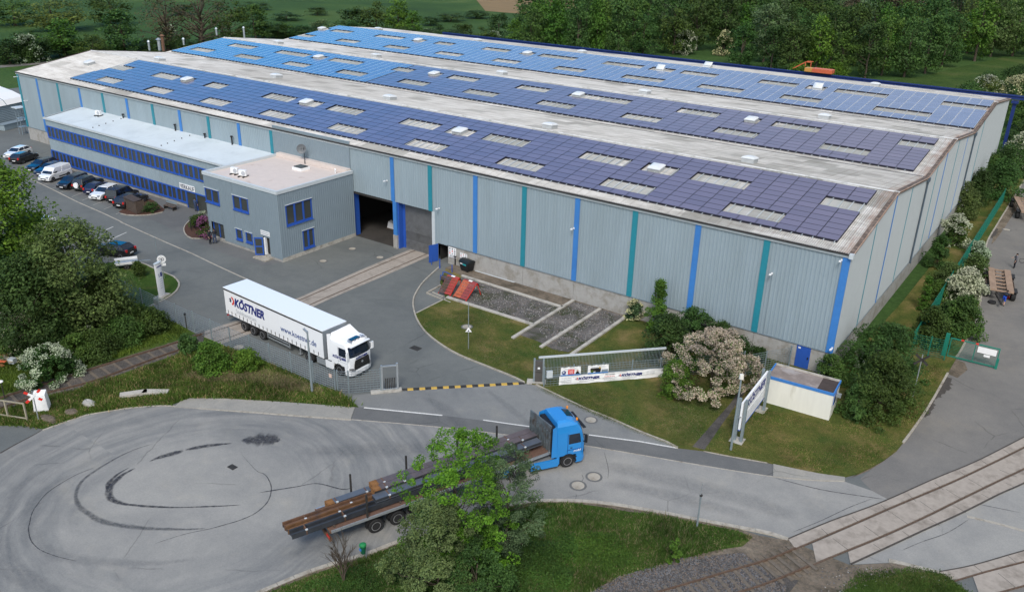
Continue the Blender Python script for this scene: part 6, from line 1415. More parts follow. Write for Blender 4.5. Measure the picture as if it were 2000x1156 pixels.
MB().box(-0.05,0.1,-1.15,1.15,0.42,0.62).box(0.1,0.3,-0.6,-0.45,0.5,0.9).box(0.1,0.3,0.45,0.6,0.5,0.9).build('rear_bumper', M['steel'], wl)
for y in (-0.98,0.98): MB().box(-0.075,-0.04,y-0.15,y+0.15,0.66,0.8).build('tail_light', M['red'], wl)
MB().box(TLn,TLn+0.06,-TW/2,TW/2,TZ0,TZ1).build('front_wall', M['steel'], wl)
for s in (-1,1):
    for x in (2.55,3.85,5.15): wheel(wl, x, s*1.05, 0.47, 0.36, s)
    MB().box(5.9,8.9,s*1.2-0.03,s*1.2+0.03,0.5,0.6).box(5.9,8.9,s*1.2-0.03,s*1.2+0.03,0.78,0.86).box(8.85,8.95,s*1.2-0.03,s*1.2+0.03,0.45,0.9).box(5.9,5.96,s*1.2-0.03,s*1.2+0.03,0.45,1.0).build('side_guard', M['steel'], wl)
    MB().cyl((9.9,s*0.9,0.25),(9.9,s*0.9,1.0),0.07,n=8).box(9.75,10.05,s*0.9-0.12,s*0.9+0.12,0.16,0.22).build('landing_leg', M['steel'], wl)
ca, sa = math.cos(math.radians(3.0)), math.sin(math.radians(3.0))
def tolocal(root, p):
    th = root.rotation_euler.z; dx, dy = p[0]-root.location.x, p[1]-root.location.y
    return (dx*math.cos(th)+dy*math.sin(th), -dx*math.sin(th)+dy*math.cos(th), 0)
wc = make_cab(wl, tolocal(wl, (-29.9,-23.12)), math.radians(3.5), P_white, False, None)
# lettering on the side facing the gate (local -y)
def logo(par, loc, rot, s, m1='redpaint', m2='darktext'):
    mb = MB(); o_, i_ = s*0.5, s*0.27
    for k in range(10):
        a0, a1 = math.radians(-80+k*16), math.radians(-80+(k+1)*16)
        mb.add([(r_*math.cos(a),r_*math.sin(a),0.004) for a in (a0,a1) for r_ in (i_,o_)],[(0,1,3,2)],0)
    mb.add([(-s*0.42,-s*0.1,0.004),(-s*0.1,-s*0.28,0.004),(s*0.02,0,0.004),(-s*0.1,s*0.28,0.004),(-s*0.42,s*0.1,0.004),(-s*0.2,0,0.004)],[(0,1,2,5),(5,2,3,4)],1)
    return mb.build('emblem', [M[m1], M[m2]], par, loc=loc, rot=rot)
yf = -TW/2-0.012
text('KÖSTNER', 1.08, M['navy'], wl, (1.45,yf,2.1), (RX,0,0), shear=0.25, bold=0.045, width=4.3); logo(wl, (1.05,yf,2.5), (RX,0,0), 0.85)
text('Stahlzentrum', 0.55, M['greytext'], wl, (1.6,yf,1.5), (RX,0,0), width=2.9); text('www.koestner.de', 0.72, mat('web_lettering',(0.03,0.07,0.22),0.5), wl, (7.9,yf,1.78), (RX,0,0), width=4.6, bold=0.006)
text('KÖSTNER', 0.3, M['navy'], wc, (-2.0,-1.215,1.55), (RX,0,0), shear=0.25, bold=0.012, width=1.5)
text('KÖSTNER', 0.22, M['navy'], wc, (0.035,-0.65,1.66), (RX,0,RX), shear=0.25, bold=0.01, width=1.25)
# ---- blue lorry with flatbed
HB_ = math.radians(90-21.15)
bl_ = thing('flatbed_lorry', 'blue lorry with long flatbed trailer carrying steel beams', 'lorry', (-17.66,-38.47,0), HB_)
FL = 15.3; FZ = 1.28
M['deck'] = mat('deck_planks', (0.13,0.075,0.055), 0.85, var=0.25, scale=3, stretch=(1,6,1))
MB().box(0,FL,-1.14,1.14,FZ-0.1,FZ-0.005).build('deck', M['deck'], bl_)
sr = MB()
for s in (-1,1): sr.box(0,FL,s*1.19-0.05,s*1.19+0.05,FZ-0.14,FZ+0.01)
sr.build('side_rail', M['steel'], bl_)
MB().box(0.1,14.6,-0.5,-0.36,0.8,FZ-0.1).box(0.1,14.6,0.36,0.5,0.8,FZ-0.1).build('trailer_chassis', M['black'], bl_)
rb = MB(); rb.box(-0.06,0.0,-1.2,1.2,FZ-0.16,FZ); rb.box(-0.1,0.06,-1.1,1.1,0.5,0.68); rb.build('rear_bumper', M['rusty'], bl_)
for y in (-0.95,0.95): MB().box(-0.14,-0.1,y-0.2,y+0.2,0.7,0.86).build('tail_light', M['red'], bl_)
for s in (-1,1):
    for x in (2.75,4.15,5.55):
        wheel(bl_, x, s*1.03, 0.48, 0.36, s); a = MB(); n = 10
        for i in range(n):
            a0, a1 = math.pi*i/n, math.pi*(i+1)/n; a.add([(x+0.58*math.cos(t),s*yy,0.48+0.58*math.sin(t)) for t in (a0,a1) for yy in (0.85,1.2)],[(0,1,3,2)])
        a.build('mudguard', M['black'], bl_)
    for x in (2.25,5.95,9.6,12.6): MB().box(x-0.05,x+0.05,s*1.17-0.05,s*1.17+0.05,FZ,FZ+1.62).build('stake', M['gutter'], bl_)
hb = MB(); hb.box(FL,FL+0.06,-1.2,1.2,FZ-0.1,3.28); 
for i in range(9): hb.box(FL-0.1,FL,-1.12+i*0.28-0.03,-1.12+i*0.28+0.03,FZ,2.8)
hb.box(FL-0.03,FL,-1.2,1.2,2.8,3.28); hb.build('headboard', mat('headboard_metal',(0.13,0.155,0.17),0.6,0.3,0.35,2.5,dirt=(0.09,0.06,0.045),dscale=1.2), bl_)
bc = make_cab(bl_, tolocal(bl_, (-10.4,-22.05)), math.radians(21.15-33), P_blue, True, None)
text('mobil', 0.24, M['white'], bc, (-0.95,-1.215,1.18), (RX,0,0), shear=0.3, width=0.55)
# ---- steel load: every beam is its own
def ibeam(name, label, cat, x0, x1, yc, z0, h, wd, lying=False, m=('beamtop','beam'), tf=0.035, tw=0.03, group=None, straps=()):
    """lying: flanges upright, so the top shows a groove"""
    c, s = math.cos(HB_), math.sin(HB_); wx, wy = -17.66+x0*c-yc*s, -38.47+x0*s+yc*c; L_ = x1-x0
    t = thing(name, label, cat, (wx,wy,z0), HB_, group); mb = MB()
    if lying:
        mb.box(0,L_,-wd/2,-wd/2+tf*2.2,0,h); mb.box(0,L_,wd/2-tf*2.2,wd/2,0,h); mb.box(0,L_,-wd/2+tf*2.2,wd/2-tf*2.2,h*0.3,h*0.3+tw,1)
    else:
        mb.box(0,L_,-wd/2,wd/2,h-tf,h); mb.box(0,L_,-wd/2,wd/2,0,tf); mb.box(0,L_,-tw/2,tw/2,tf,h-tf,1); mb.box(0,L_,-wd/2+0.02,wd/2-0.02,tf,h-tf,1)
    mb.build('profile', [M[m[0]], M[m[1]]], t)
    if not lying and wd < 0.55: MB().box(-0.012,0.45,-wd/2-0.006,wd/2+0.006,h-tf-0.01,h+0.006).box(-0.012,-0.004,-wd/2,wd/2,0,h).build('rusty_end', M['rustor'], t)
    for x in straps:
        if x0+0.1 < x < x1-0.1:
            MB().box(x-x0-0.03,x-x0+0.03,-wd/2-0.012,wd/2+0.012,-0.01,h+0.012).build('strap', M['rusty'], t); MB().box(x-x0-0.07,x-x0+0.07,-wd/2-0.03,-wd/2+0.06,h-0.04,h+0.03).build('tag', M['trim'], t)
    return t
M['rustor'] = mat('end_rust', (0.24,0.11,0.035), 0.8, 0.1, 0.4, 3); M['rustdull'] = mat('dull_orange_rust',(0.15,0.075,0.032),0.8,0.1,0.35,1.5,dirt=(0.08,0.05,0.04),dscale=0.9); M['topbrown'] = mat('brown_mill_steel',(0.12,0.095,0.095),0.6,0.2,0.2,1.2,dirt=(0.08,0.08,0.095),dscale=0.7)
GB = 'steel beams on the flatbed'; bz_ = FZ+0.1
ibeam('steel_beam','dark channel beam nearest the side, sticking out behind the trailer','steel beam',-2.15,12.9,-0.62,bz_,0.34,0.5,True,('beam','beam'),group=GB,straps=(-1.3,1.0))
ibeam('steel_beam','orange-rusted channel beam second from the side, sticking out behind the trailer','steel beam',-2.2,12.9,-0.14,bz_,0.34,0.4,True,('rustdull','beam'),group=GB,straps=(0.9,))
ibeam('steel_beam','brown rusty channel beam third from the side, sticking out behind the trailer','steel beam',-2.25,12.9,0.28,bz_,0.34,0.4,True,('rusty','beam'),group=GB,straps=(-1.0,1.8))
ibeam('steel_beam','blue-grey beam on the far side starting at the trailer end','steel beam',0.5,14.8,0.74,bz_,0.4,0.48,False,('beamtop','beam'),group=GB,straps=(1.1,3.0))
ibeam('steel_beam','blue-grey beam of the upper layer nearest the side','steel beam',3.0,14.9,-0.48,bz_+0.36,0.26,0.56,False,('beamtop','beam'),group=GB,straps=(3.9,13.6))
ibeam('steel_beam','upper rust-topped beam with orange end in the middle of the load','steel beam',3.2,14.95,0.1,bz_+0.36,0.4,0.5,False,('topbrown','beam'),group=GB,straps=(4.0,5.2,12.9,13.8))
ibeam('steel_beam','upper reddish beam farthest from the side','steel beam',3.3,14.9,0.63,bz_+0.42,0.34,0.5,False,('topbrown','rusty'),group=GB,straps=(4.1,5.3,13.0))
for i, x in enumerate((0.3,4.5,9.5,13.5)):
    MB().box(x-0.05,x+0.05,-1.0,1.0,FZ-0.004,FZ+0.095).build('timber_bearer', M['wood'], bl_)
# ================================================================== CARS
def car(name, label, cat, loc, rotz, paint, L_=4.2, W_=1.72, H_=1.42, kind='hatch', group=None, spare=False, rim='chrome'):
    t = thing(name, label, cat, (loc[0],loc[1],0.012), rotz, group); hl = L_/2
    van = kind in ('van','panelvan')
    nose = 0.72 if not kind == 'suv' else 0.85; belt = 0.9 if kind != 'suv' else 1.05
    # side profile (x, z) of the lower body from front bottom round to rear bottom
    hood = {'hatch':0.98,'wagon':0.98,'van':1.02,'panelvan':1.05,'suv':1.12}[kind]
    ws0 = {'hatch':hl-1.12,'wagon':hl-1.25,'van':hl-0.95,'panelvan':hl-0.8,'suv':hl-1.3}[kind]
    low = [(hl-0.02,0.3),(hl,0.55),(hl-0.08,nose),(hl-0.35,hood-0.12),(ws0,hood),(-hl+0.12,hood+0.02),(-hl+0.02,0.75),(-hl,0.45),(-hl+0.05,0.28)]
    b = MB(); b.loft([[(x*0.985-0.0,y,(z-0.3)*k+0.3) for x, z in low] for y, k in ((-W_/2,0.9),(-W_/2+0.06,0.985),(-W_/2+0.25,1.0),(0,1.02),(W_/2-0.25,1.0),(W_/2-0.06,0.985),(W_/2,0.9))])
    b.build('body', paint, t, smooth=False, recalc=True, bevel=0.02)
    rf = {'hatch':(ws0-0.75,-hl+0.75),'wagon':(ws0-0.8,-hl+0.5),'van':(ws0-0.75,-hl+0.3),'panelvan':(ws0-0.7,-hl+0.16),'suv':(ws0-0.45,-hl+0.35)}[kind]
    rb_ = {'hatch':-hl+0.2,'wagon':-hl+0.12,'van':-hl+0.1,'panelvan':-hl+0.05,'suv':-hl+0.12}[kind]
    z0, z1 = hood-0.04, H_; w0, w1 = W_/2-0.05, W_/2-(0.24 if not van else 0.14)
    gm = paint if kind == 'panelvan' else M['carglass']
    def ring(z, f, wd): return [(ws0+(rf[0]-ws0)*f,wd,z),(ws0+(rf[0]-ws0)*f+0.05,0,z),(ws0+(rf[0]-ws0)*f,-wd,z),(rb_+(rf[1]-rb_)*f,-wd,z),(rb_+(rf[1]-rb_)*f-0.03,0,z),(rb_+(rf[1]-rb_)*f,wd,z)]
    g = MB().loft([ring(z0,0,w0),ring((z0+z1)/2,0.5,(w0+w1)/2+0.03),ring(z1-0.06,0.93,w1+0.02)]).build('windows' if kind != 'panelvan' else 'cargo_body', gm, t)
    r_ = MB().loft([ring(z1-0.07,0.9,w1+0.03),ring(z1-0.02,0.97,w1),ring(z1+0.015,1.12,w1-0.14)]); r_.build('roof', paint, t, bevel=0.02)
    pl_ = MB(); X = [ws0,(ws0+rb_)/2+0.25,rb_+0.55]
    for s in (-1,1):
        def P(x0, x1): pl_.bar((x0,s*(w0+0.004),z0),(x1,s*(w1+0.022),z1-0.06),0.07,0.05)
        P(ws0,rf[0]); P(rb_,rf[1]); P((ws0+rb_)/2,(rf[0]+rf[1])/2)
        if kind in ('wagon','van','suv'): P(rb_+0.9,rf[1]+0.75)
    pl_.build('pillars', paint, t)
    if kind == 'panelvan':
        MB().add([(ws0+0.012,w0-0.08,z0+0.06),(ws0+0.062,0,z0+0.06),(ws0+0.012,-w0+0.08,z0+0.06),(rf[0]+0.06,-w1+0.04,z1-0.14),(rf[0]+0.11,0,z1-0.14),(rf[0]+0.06,w1-0.04,z1-0.14)],[(0,1,4,5),(1,2,3,4)]).build('windscreen', M['carglass'], t)
        for s in (-1,1): MB().add([(ws0-0.18,s*(w0+0.012),z0+0.08),(ws0-1.0,s*(w0+0.012),z0+0.08),(ws0-1.0,s*(w1+0.045),z1-0.26),(ws0-0.62,s*(w1+0.045),z1-0.26)],[(0,1,2,3) if s > 0 else (3,2,1,0)]).build('side_window', M['carglass'], t)
        for s in (-1,1): MB().box(-hl+0.9,ws0-1.1,s*(W_/2)-0.02,s*(W_/2)+0.02,0.42,0.58).build('side_moulding', M['black'], t)
    r = 0.31 if kind != 'suv' else 0.37
    for sx in (hl-0.82,-hl+0.8):
        for s in (-1,1):
            MB().cyl((sx,s*(W_/2-0.28),r+0.03),(sx,s*(W_/2+0.006),r+0.03),r+0.06,n=18).build('wheel_arch', M['black'], t)
            wheel(t, sx, s*(W_/2-0.09), r, 0.22, s, rim)
    for s in (-1,1):
        MB().obox((hl-0.12,s*(W_/2-0.26),nose+0.0),(0.22,0.34,0.13)).build('headlight', M['chrome'], t)
        MB().obox((-hl+0.09,s*(W_/2-0.16),0.86),(0.16,0.22,0.26)).build('tail_light', M['red'], t)
        MB().obox((ws0-0.25,s*(W_/2+0.08),hood+0.04),(0.12,0.2,0.13)).build('mirror', paint, t)
    MB().box(hl-0.05,hl+0.01,-0.4,0.4,0.42,0.6).build('grille', M['black'], t); MB().box(hl+0.0,hl+0.02,-0.24,0.24,0.4,0.5).build('number_plate', M['white'], t)
    MB().box(-hl-0.02,-hl+0.02,-0.24,0.24,0.5,0.6).build('number_plate', M['white'], t)
    if spare: MB().cyl((-hl-0.2,0,0.95),(-hl,0,0.95),0.35,n=18).build('spare_wheel', P_white, t)
    return t
CP = {'white': car_paint('car_white',(0.8,0.8,0.8)),'black': car_paint('car_black',(0.012,0.012,0.014),0.2),'navy': car_paint('car_navy',(0.012,0.016,0.06),0.2),'green': car_paint('car_dark_green',(0.012,0.022,0.02),0.25),'dkblue': car_paint('car_dark_blue',(0.012,0.03,0.075),0.2)}
FR = math.atan2(-0.94,0.34); RE = math.atan2(0.94,-0.34); GC = 'cars parked in front of the offices'
car('car','white car farthest left behind the big leafy tree','car',(-118.2,-6.6),FR+0.1,CP['white'],kind='hatch',group=GC)
car('car','black car standing alone left of the parked row','car',(-114.8,-7.4),RE+0.1,CP['black'],kind='hatch',group=GC)
car('car','dark car at the left end of the row, blue reflections on its windows','car',(-108.6,-8.0),FR,CP['black'],4.5,kind='wagon',group=GC)
car('car','dark car directly left of the white van','car',(-105.7,-8.3),FR,CP['dkblue'],4.4,kind='wagon',group=GC)
car('van','white panel van parked nose out among the dark cars','van',(-102.5,-9.3),FR,CP['white'],4.4,1.82,1.8,'panelvan',group=GC)
car('car','black car with blue-reflecting windscreen just right of the white van','car',(-97.2,-9.7),FR,CP['black'],4.3,kind='van',H_=1.5,group=GC)
car('off_road_car','dark green off-road car with a white spare wheel','car',(-94.9,-8.9),RE,CP['green'],4.1,1.75,1.72,'suv',group=GC,spare=True)
car('car','dark blue hatchback between the off-road car and the white car','car',(-92.2,-9.0),RE,CP['navy'],3.9,kind='hatch',group=GC)
car('car','white hatchback parked nose out between dark cars','car',(-89.5,-9.6),FR,CP['white'],4.3,1.78,1.48,'hatch',group=GC,rim='black')
car('van','black high-roofed van right of the white hatchback','van',(-86.9,-8.9),RE,CP['black'],4.3,1.78,1.78,'van',group=GC)
car('car','black estate car at the right end of the row by the mulch bed','car',(-84.2,-9.4),RE,CP['black'],4.6,1.78,1.45,'wagon',group=GC)
p = G(232,500); car('car','black car half hidden behind the trees at the yard edge','car',(p.x-0.6,p.y),math.radians(200),CP['black'],4.3,kind='hatch')
p = G(75,452); car('van','white van almost hidden by the trees on the left','van',p.xy,math.radians(190),CP['white'],4.6,1.85,1.85,'panelvan')
p = G(108,470); car('car','white car almost hidden by the trees on the left','car',p.xy,math.radians(195),CP['white'],4.2,kind='hatch')
p = G(250,521); tr = thing('car_trailer','small light grey flat trailer with drawbar by the island lawn','trailer',(p.x,p.y,0),math.radians(60)); MB().box(-1.2,1.0,-0.75,0.75,0.45,0.55).build('platform', M['steel'], tr); MB().box(-1.2,1.0,-0.78,-0.74,0.55,0.8).box(-1.2,1.0,0.74,0.78,0.55,0.8).build('side_board', M['white'], tr); MB().bar((1.0,0,0.48),(2.2,0,0.45),0.08,0.08).build('drawbar', M['steel'], tr)
for s in (-1,1): wheel(tr,-0.1,s*0.85,0.28,0.16,s)
# ---- skeleton container trailers in the right lane
def skeleton(name, label, base, rotz, L_=7.2):
    t = thing(name, label, 'trailer', base, rotz); W2 = 1.18
    MB().box(-L_/2,L_/2,-W2+0.12,-W2+0.72,1.05,1.25).build('deck_plate', M['tan'], t); MB().box(-L_/2,L_/2,W2-0.72,W2-0.12,1.05,1.25).build('deck_plate', M['tan'], t)
    for i in range(7): x = -L_/2+0.15+i*(L_-0.3)/6; MB().box(x-0.08,x+0.08,-W2+0.7,W2-0.7,1.02,1.18).build('cross_member', M['tan'], t)
    MB().box(-L_/2,L_/2,-0.45,-0.3,0.75,1.02).box(-L_/2,L_/2,0.3,0.45,0.75,1.02).build('chassis', M['gutter'], t)
    for x in (-L_/2+1.0,L_/2-1.2):
        for s in (-1,1): wheel(t,x,s*(W2+0.02),0.5,0.4,s,'gutter'); MB().box(x-0.62,x+0.62,s*(W2+0.04)-0.22,s*(W2+0.04)+0.22,1.02,1.08).build('mudguard', M['black'], t)
    for s in (-1,1): MB().box(-L_/2+1.9,L_/2-2.1,s*(W2+0.1)-0.03,s*(W2+0.1)+0.03,0.8,0.9).box(-0.9,0.9,s*W2-0.12,s*W2+0.12,0.4,0.75).build('side_guard', M['wood'], t)
    dbar = MB(); dbar.bar((-L_/2,-0.5,0.8),(-L_/2-1.8,0,0.55),0.1,0.12); dbar.bar((-L_/2,0.5,0.8),(-L_/2-1.8,0,0.55),0.1,0.12); dbar.cyl((-L_/2-1.95,0,0.5),(-L_/2-1.75,0,0.6),0.1,n=8); dbar.build('drawbar', M['gutter'], t)
    return t
M['tan'] = mat('weathered_tan_steel',(0.3,0.21,0.15),0.85,0.0,0.25,2,dirt=(0.16,0.11,0.085),dscale=1.0)
a_, b_ = G(1942,598), G(1968,522); d_ = (b_-a_); 
c_ = G(1950,566); c2 = G(1957,500)
sk1 = skeleton('container_trailer','empty tan skeleton container trailer with two people beside it',(8.3,29.6,0),math.radians(100),6.6)
sk2 = skeleton('container_trailer','second skeleton trailer farther up the lane at the picture edge',(7.0,61.5,0),math.radians(104),7.5)
# ================================================================== SMALL THINGS
def mesh_fence(name, label, pts, h=1.93, mt='fencegrey', step=0.2, vstep=0.25, group=None, posts=True, z=0.0, r=0.015):
    """double-bar mat fence through the given ground points; one post per point"""
    o = Vector((pts[0][0], pts[0][1], z)); t = thing(name, label, 'fence', o, 0, group); L_ = [Vector((p[0]-o.x, p[1]-o.y, 0)) for p in pts]
    if posts:
        for p in L_: MB().box(p.x-0.04,p.x+0.04,p.y-0.04,p.y+0.04,-0.1,h+0.08).build('post', M[mt], t)
    for a, b in zip(L_, L_[1:]):
        mb = MB(); zz = 0.08
        while zz < h: mb.bar(a+Vector((0,0,zz)), b+Vector((0,0,zz)), r*1.6, r*1.6); zz += step
        n = int((b-a).length/vstep)
        for i in range(n+1): q = a.lerp(b, i/max(1,n)); mb.bar(q+Vector((0,0,0.05)), q+Vector((0,0,h)), r*0.8, r*0.8)
        mb.build('mesh_panel', M[mt], t)
    return t
M['fencegrey'] = mat('galvanised_fence',(0.27,0.32,0.34),0.5,0.4); M['fencegreen'] = mat('green_fence',(0.01,0.16,0.11),0.5,0.1)
def xy(px, py, z=0): q = G(px, py, z); return (q.x, q.y)
fp = [(-75,-25.9),(-72.5,-26.0),(-70,-26.05),(-67.5,-26.1),(-65,-26.2),(-62.5,-26.3),(-60,-26.35),(-57.4,-26.4),(-54.9,-26.45),(-52.1,-26.5),(-49.5,-26.55),(-46.9,-26.6),(-44.4,-26.62),(-41.8,-26.65),(-39.3,-26.6),(-36.9,-26.56),(-34.4,-26.5),(-31.9,-26.45),(-29.5,-26.4)]
mesh_fence('wire_fence','long grey wire mesh fence between yard and verge', fp)
mesh_fence('wire_fence','short grey wire fence panels from the corner to the pedestrian gate', [(-29.35,-26.3),(-28.61,-25.85),(-26.98,-24.05)])
# pedestrian gate
a, b = G(747,764), G(777,761); d = (b-a).normalized(); ga = thing('pedestrian_gate','tall grey steel gate frame with barred gate left of the speed bump','gate',a,math.atan2(d.y,d.x)); w_ = (b-a).length
MB().box(-0.07,0.07,-0.07,0.07,0,2.25).build('gate_post',M['steel'],ga); MB().box(w_-0.07,w_+0.07,-0.07,0.07,0,2.35).build('gate_post',M['steel'],ga); MB().box(0,w_,-0.05,0.05,2.1,2.2).build('gate_rail',M['steel'],ga); MB().box(0,w_,-0.05,0.05,0.1,0.2).build('gate_rail',M['steel'],ga)
g_ = MB()
for i in range(6): x = 0.28+i*(w_-0.5)/5; g_.box(x-0.035,x+0.035,-0.03,0.03,0.2,1.1)
g_.build('bars',M['gutter'],ga); MB().box(-0.9,w_+0.3,-0.35,0.25,-0.02,0.08).build('footing',M['concrete'],ga)
# speed bump
a, b = G(784,761), G(1024,748); d = (b-a).normalized(); n_ = 21; L_ = (b-a).length; sb = thing('speed_bump','yellow and black rubber speed bump across the gateway','speed bump',a,math.atan2(d.y,d.x))
for i in range(n_):
    x0, x1 = L_*i/n_+0.01, L_*(i+1)/n_-0.01; pr = [(-0.2,0.004),(-0.13,0.045),(0.13,0.045),(0.2,0.004)]
    MB().loft([[(x,y,z) for y, z in pr] for x in (x0,x1)]).build('segment', M['yellow'] if i % 2 else M['gutter'], sb)
q = G(779,761); MB().box(-0.75,-0.1,-0.14,0.14,0,0.05).build('end_cap',M['kerb'],sb)
# sliding gate, control column, cabinet
a = G(1044,746); col = thing('gate_column','grey gate post pair with dark control panel at the left end of the sliding gate','gate post',(a.x,a.y,0),math.radians(30))
MB().box(-0.12,0.02,-0.1,0.1,0,2.1).build('post',M['fencegrey'],col); MB().box(0.6,0.74,-0.1,0.1,0,2.1).build('post',M['fencegrey'],col); MB().box(0.02,0.6,-0.13,0.13,0.15,1.95).build('panel',mat('panel_dark',(0.08,0.075,0.07),0.5),col); MB().box(0.22,0.4,-0.14,-0.131,1.25,1.42).build('sticker',M['white'],col); MB().box(-0.6,0.9,-0.4,0.35,-0.02,0.1).build('base',M['concrete'],col); MB().box(0.06,0.56,-0.14,-0.131,0.95,1.0).build('slot',M['gutter'],col)
s0 = G(1062,756); s1 = G(1480,722); sdir = (s1-s0).normalized(); th = math.atan2(sdir.y,sdir.x)
sgb = G(1048,744); s2 = G(1322,735)
sl = thing('sliding_gate','long grey sliding gate with a row of upright bars behind the banner fence','gate',(sgb.x,sgb.y+0.2,0),th); LS = 10.6
MB().box(0,LS,-0.06,0.06,1.95,2.1).build('top_rail',M['trim'],sl); MB().box(0,LS,-0.06,0.06,0.1,0.28).build('bottom_rail',M['fencegrey'],sl)
for i in range(87): MB().box(0.1+i*0.12,0.125+i*0.12,-0.012,0.012,0.28,1.95).build('bar',M['fencegrey'],sl)
nP = 8; fpts = [(s0.x+sdir.x*k*2.4, s0.y+sdir.y*k*2.4) for k in range(nP)]
bf = mesh_fence('wire_fence','wire fence carrying the long white banner beside the sliding gate', fpts, 1.75)
cbx = thing('junction_box','small light grey cabinet on the banner fence by the gate column','cabinet',(s0.x+sdir.x*0.4,s0.y+sdir.y*0.4,0.85),th); MB().box(-0.22,0.25,-0.12,0.12,0,0.55).build('casing',M['trim'],cbx)
# banners
def banner(name, label, d0, w_, z0, h, off=-0.07):
    t = thing(name, label, 'banner', (s0.x+sdir.x*d0, s0.y+sdir.y*d0, z0), th); n = 24; v = []
    for j in range(5):
        for i in range(n+1): x = w_*i/n; v.append((x, off+0.02*math.sin(i*1.7+j)+0.015*math.sin(i*0.6+j*2.1), h*j/4+0.012*math.sin(i*0.9)))
    f = [(j*(n+1)+i, j*(n+1)+i+1, (j+1)*(n+1)+i+1, (j+1)*(n+1)+i) for j in range(4) for i in range(n)]
    MB().add(v, f).build('cloth', M['white'], t); return t
bw_ = 8.6; bn = banner('advertising_banner','long white banner with blue lettering twice, hung low on the wire fence',1.25-0.05,bw_,0.12,0.78)
yo = -0.115
for x in (1.55,5.1): text('KÖSTNER',0.3,M['navy'],bn,(x,yo,0.36),(RX,0,0),shear=0.25,bold=0.012,width=1.75); logo(bn,(x-0.14,yo,0.46),(RX,0,0),0.24); text('Stahlzentrum',0.11,M['greytext'],bn,(x+0.1,yo,0.2),(RX,0,0),width=1.2)
text('Wir suchen',0.15,M['darktext'],bn,(3.75,yo,0.6),(RX,0,0),width=0.8)
for i, (s_, wd) in enumerate([('Kaufleute m/w',0.85),('Maschinenführer m/w',1.15),('Kraftfahrer m/w',0.9)]): text(s_,0.1,M['redpaint'] if i == 0 else M['greytext'],bn,(3.98-wd/2+0.15,yo,0.43-0.14*i),(RX,0,0),width=wd)
for i, s_ in enumerate(['Ihr Arbeitgeber','in der Region','koestner.de']): text(s_,0.1,M['greytext'],bn,(0.2,yo,0.56-0.16*i),(RX,0,0),width=0.8)
for i, s_ in enumerate(['Wir suchen','neue Kollegen']): text(s_,0.1,M['greytext'],bn,(7.2,yo,0.56-0.16*i),(RX,0,0),width=0.7)
def poster(label, d0, wd, var):
    b = banner('poster', label, d0, wd, 0.93, 0.72, -0.08); r_ = random.Random(var); y = -0.125
    def rect(x0,x1,z0,z1,m,k=0): MB().box(x0,x1,y-0.004*k-0.004,y-0.004*k,z0,z1).build('print',m,b)
    rect(0,wd*0.98,0.0,0.1,M['stripeblue']); rect(0.3,wd-0.3,0.6,0.62,M['greytext'])
    if var == 1:
        rect(wd*0.36,wd*0.67,0.13,0.54,M['redpaint'],1); 
        for i in range(4): rect(wd*0.41,wd*0.62,0.2+0.08*i,0.225+0.08*i,M['white'],2)
        MB().cyl((wd*0.15,y,0.3),(wd*0.15,y-0.006,0.3),0.17,n=14).build('print',M['navy'],b); MB().cyl((wd*0.13,y-0.006,0.33),(wd*0.13,y-0.012,0.33),0.09,n=12).build('print',M['trim'],b)
        MB().cyl((wd*0.83,y,0.4),(wd*0.83,y-0.006,0.4),0.08,n=12).build('print',M['skin'],b); MB().add([(wd*0.73,y-0.003,0.12),(wd*0.95,y-0.003,0.12),(wd*0.87,y-0.003,0.34),(wd*0.79,y-0.003,0.34)],[(0,1,2,3)]).build('print',M['black'],b)
    else:
        rect(wd*0.12,wd*0.62,0.2,0.5,M['gutter']); rect(wd*0.66,wd*0.96,0.12,0.32,M['cladd']); MB().cyl((wd*0.2,y,0.22),(wd*0.2,y-0.012,0.22),0.12,n=12).build('print',LM['grass'],b); rect(wd*0.36,wd*0.6,0.12,0.5,M['black'],1)
        MB().cyl((wd*0.56,y-0.006,0.5),(wd*0.56,y-0.014,0.5),0.07,n=14).build('print',M['yellow'],b)
poster('left poster with a red square above the white banner',1.3,1.62,1); poster('right poster with a dark photo and yellow dot above the white banner',3.5,1.7,2)
# wire fence between blossom tree and hall
mesh_fence('wire_fence','wire fence running from the blossom tree to the hall wall',[xy(1455,734),xy(1492,727),xy(1540,718),(-3.2,-0.4)],1.9)
# white container with blue rim
c0, c1 = G(1490,786), G(1618,823); dd_ = (c1-c0).normalized(); LC = (c1-c0).length; ct = thing('site_container','white flat-roofed container with blue rim and a stained brown roof','container',c0,math.atan2(dd_.y,dd_.x)); HC = 2.35; DC = 2.35
MB().box(0,LC,0,DC,0.06,HC-0.16).build('wall',M['whitedirty'],ct)
MB().box(-0.04,LC+0.04,-0.04,0.06,HC-0.18,HC+0.03).box(-0.04,0.06,0.06,DC+0.04,HC-0.18,HC+0.03).box(LC-0.06,LC+0.04,0.06,DC+0.04,HC-0.18,HC+0.03).build('rim',M['stripeblue'],ct); MB().box(0.06,LC-0.06,DC-0.08,DC+0.04,HC-0.18,HC+0.05).build('rear_rim',M['concrete'],ct)
MB().box(0.06,LC-1.25,0.06,DC-0.08,HC-0.16,HC-0.08).build('roof',mat('stained_roof',(0.24,0.2,0.18),0.9,var=0.25,scale=1.2,dirt=(0.34,0.31,0.3),dscale=0.6,dpos=(0.5,0.6)),ct); MB().box(LC-1.25,LC-0.06,0.06,DC-0.08,HC-0.16,HC-0.09).build('roof',mat('dark_roof_part',(0.06,0.045,0.04),0.9,var=0.2),ct)
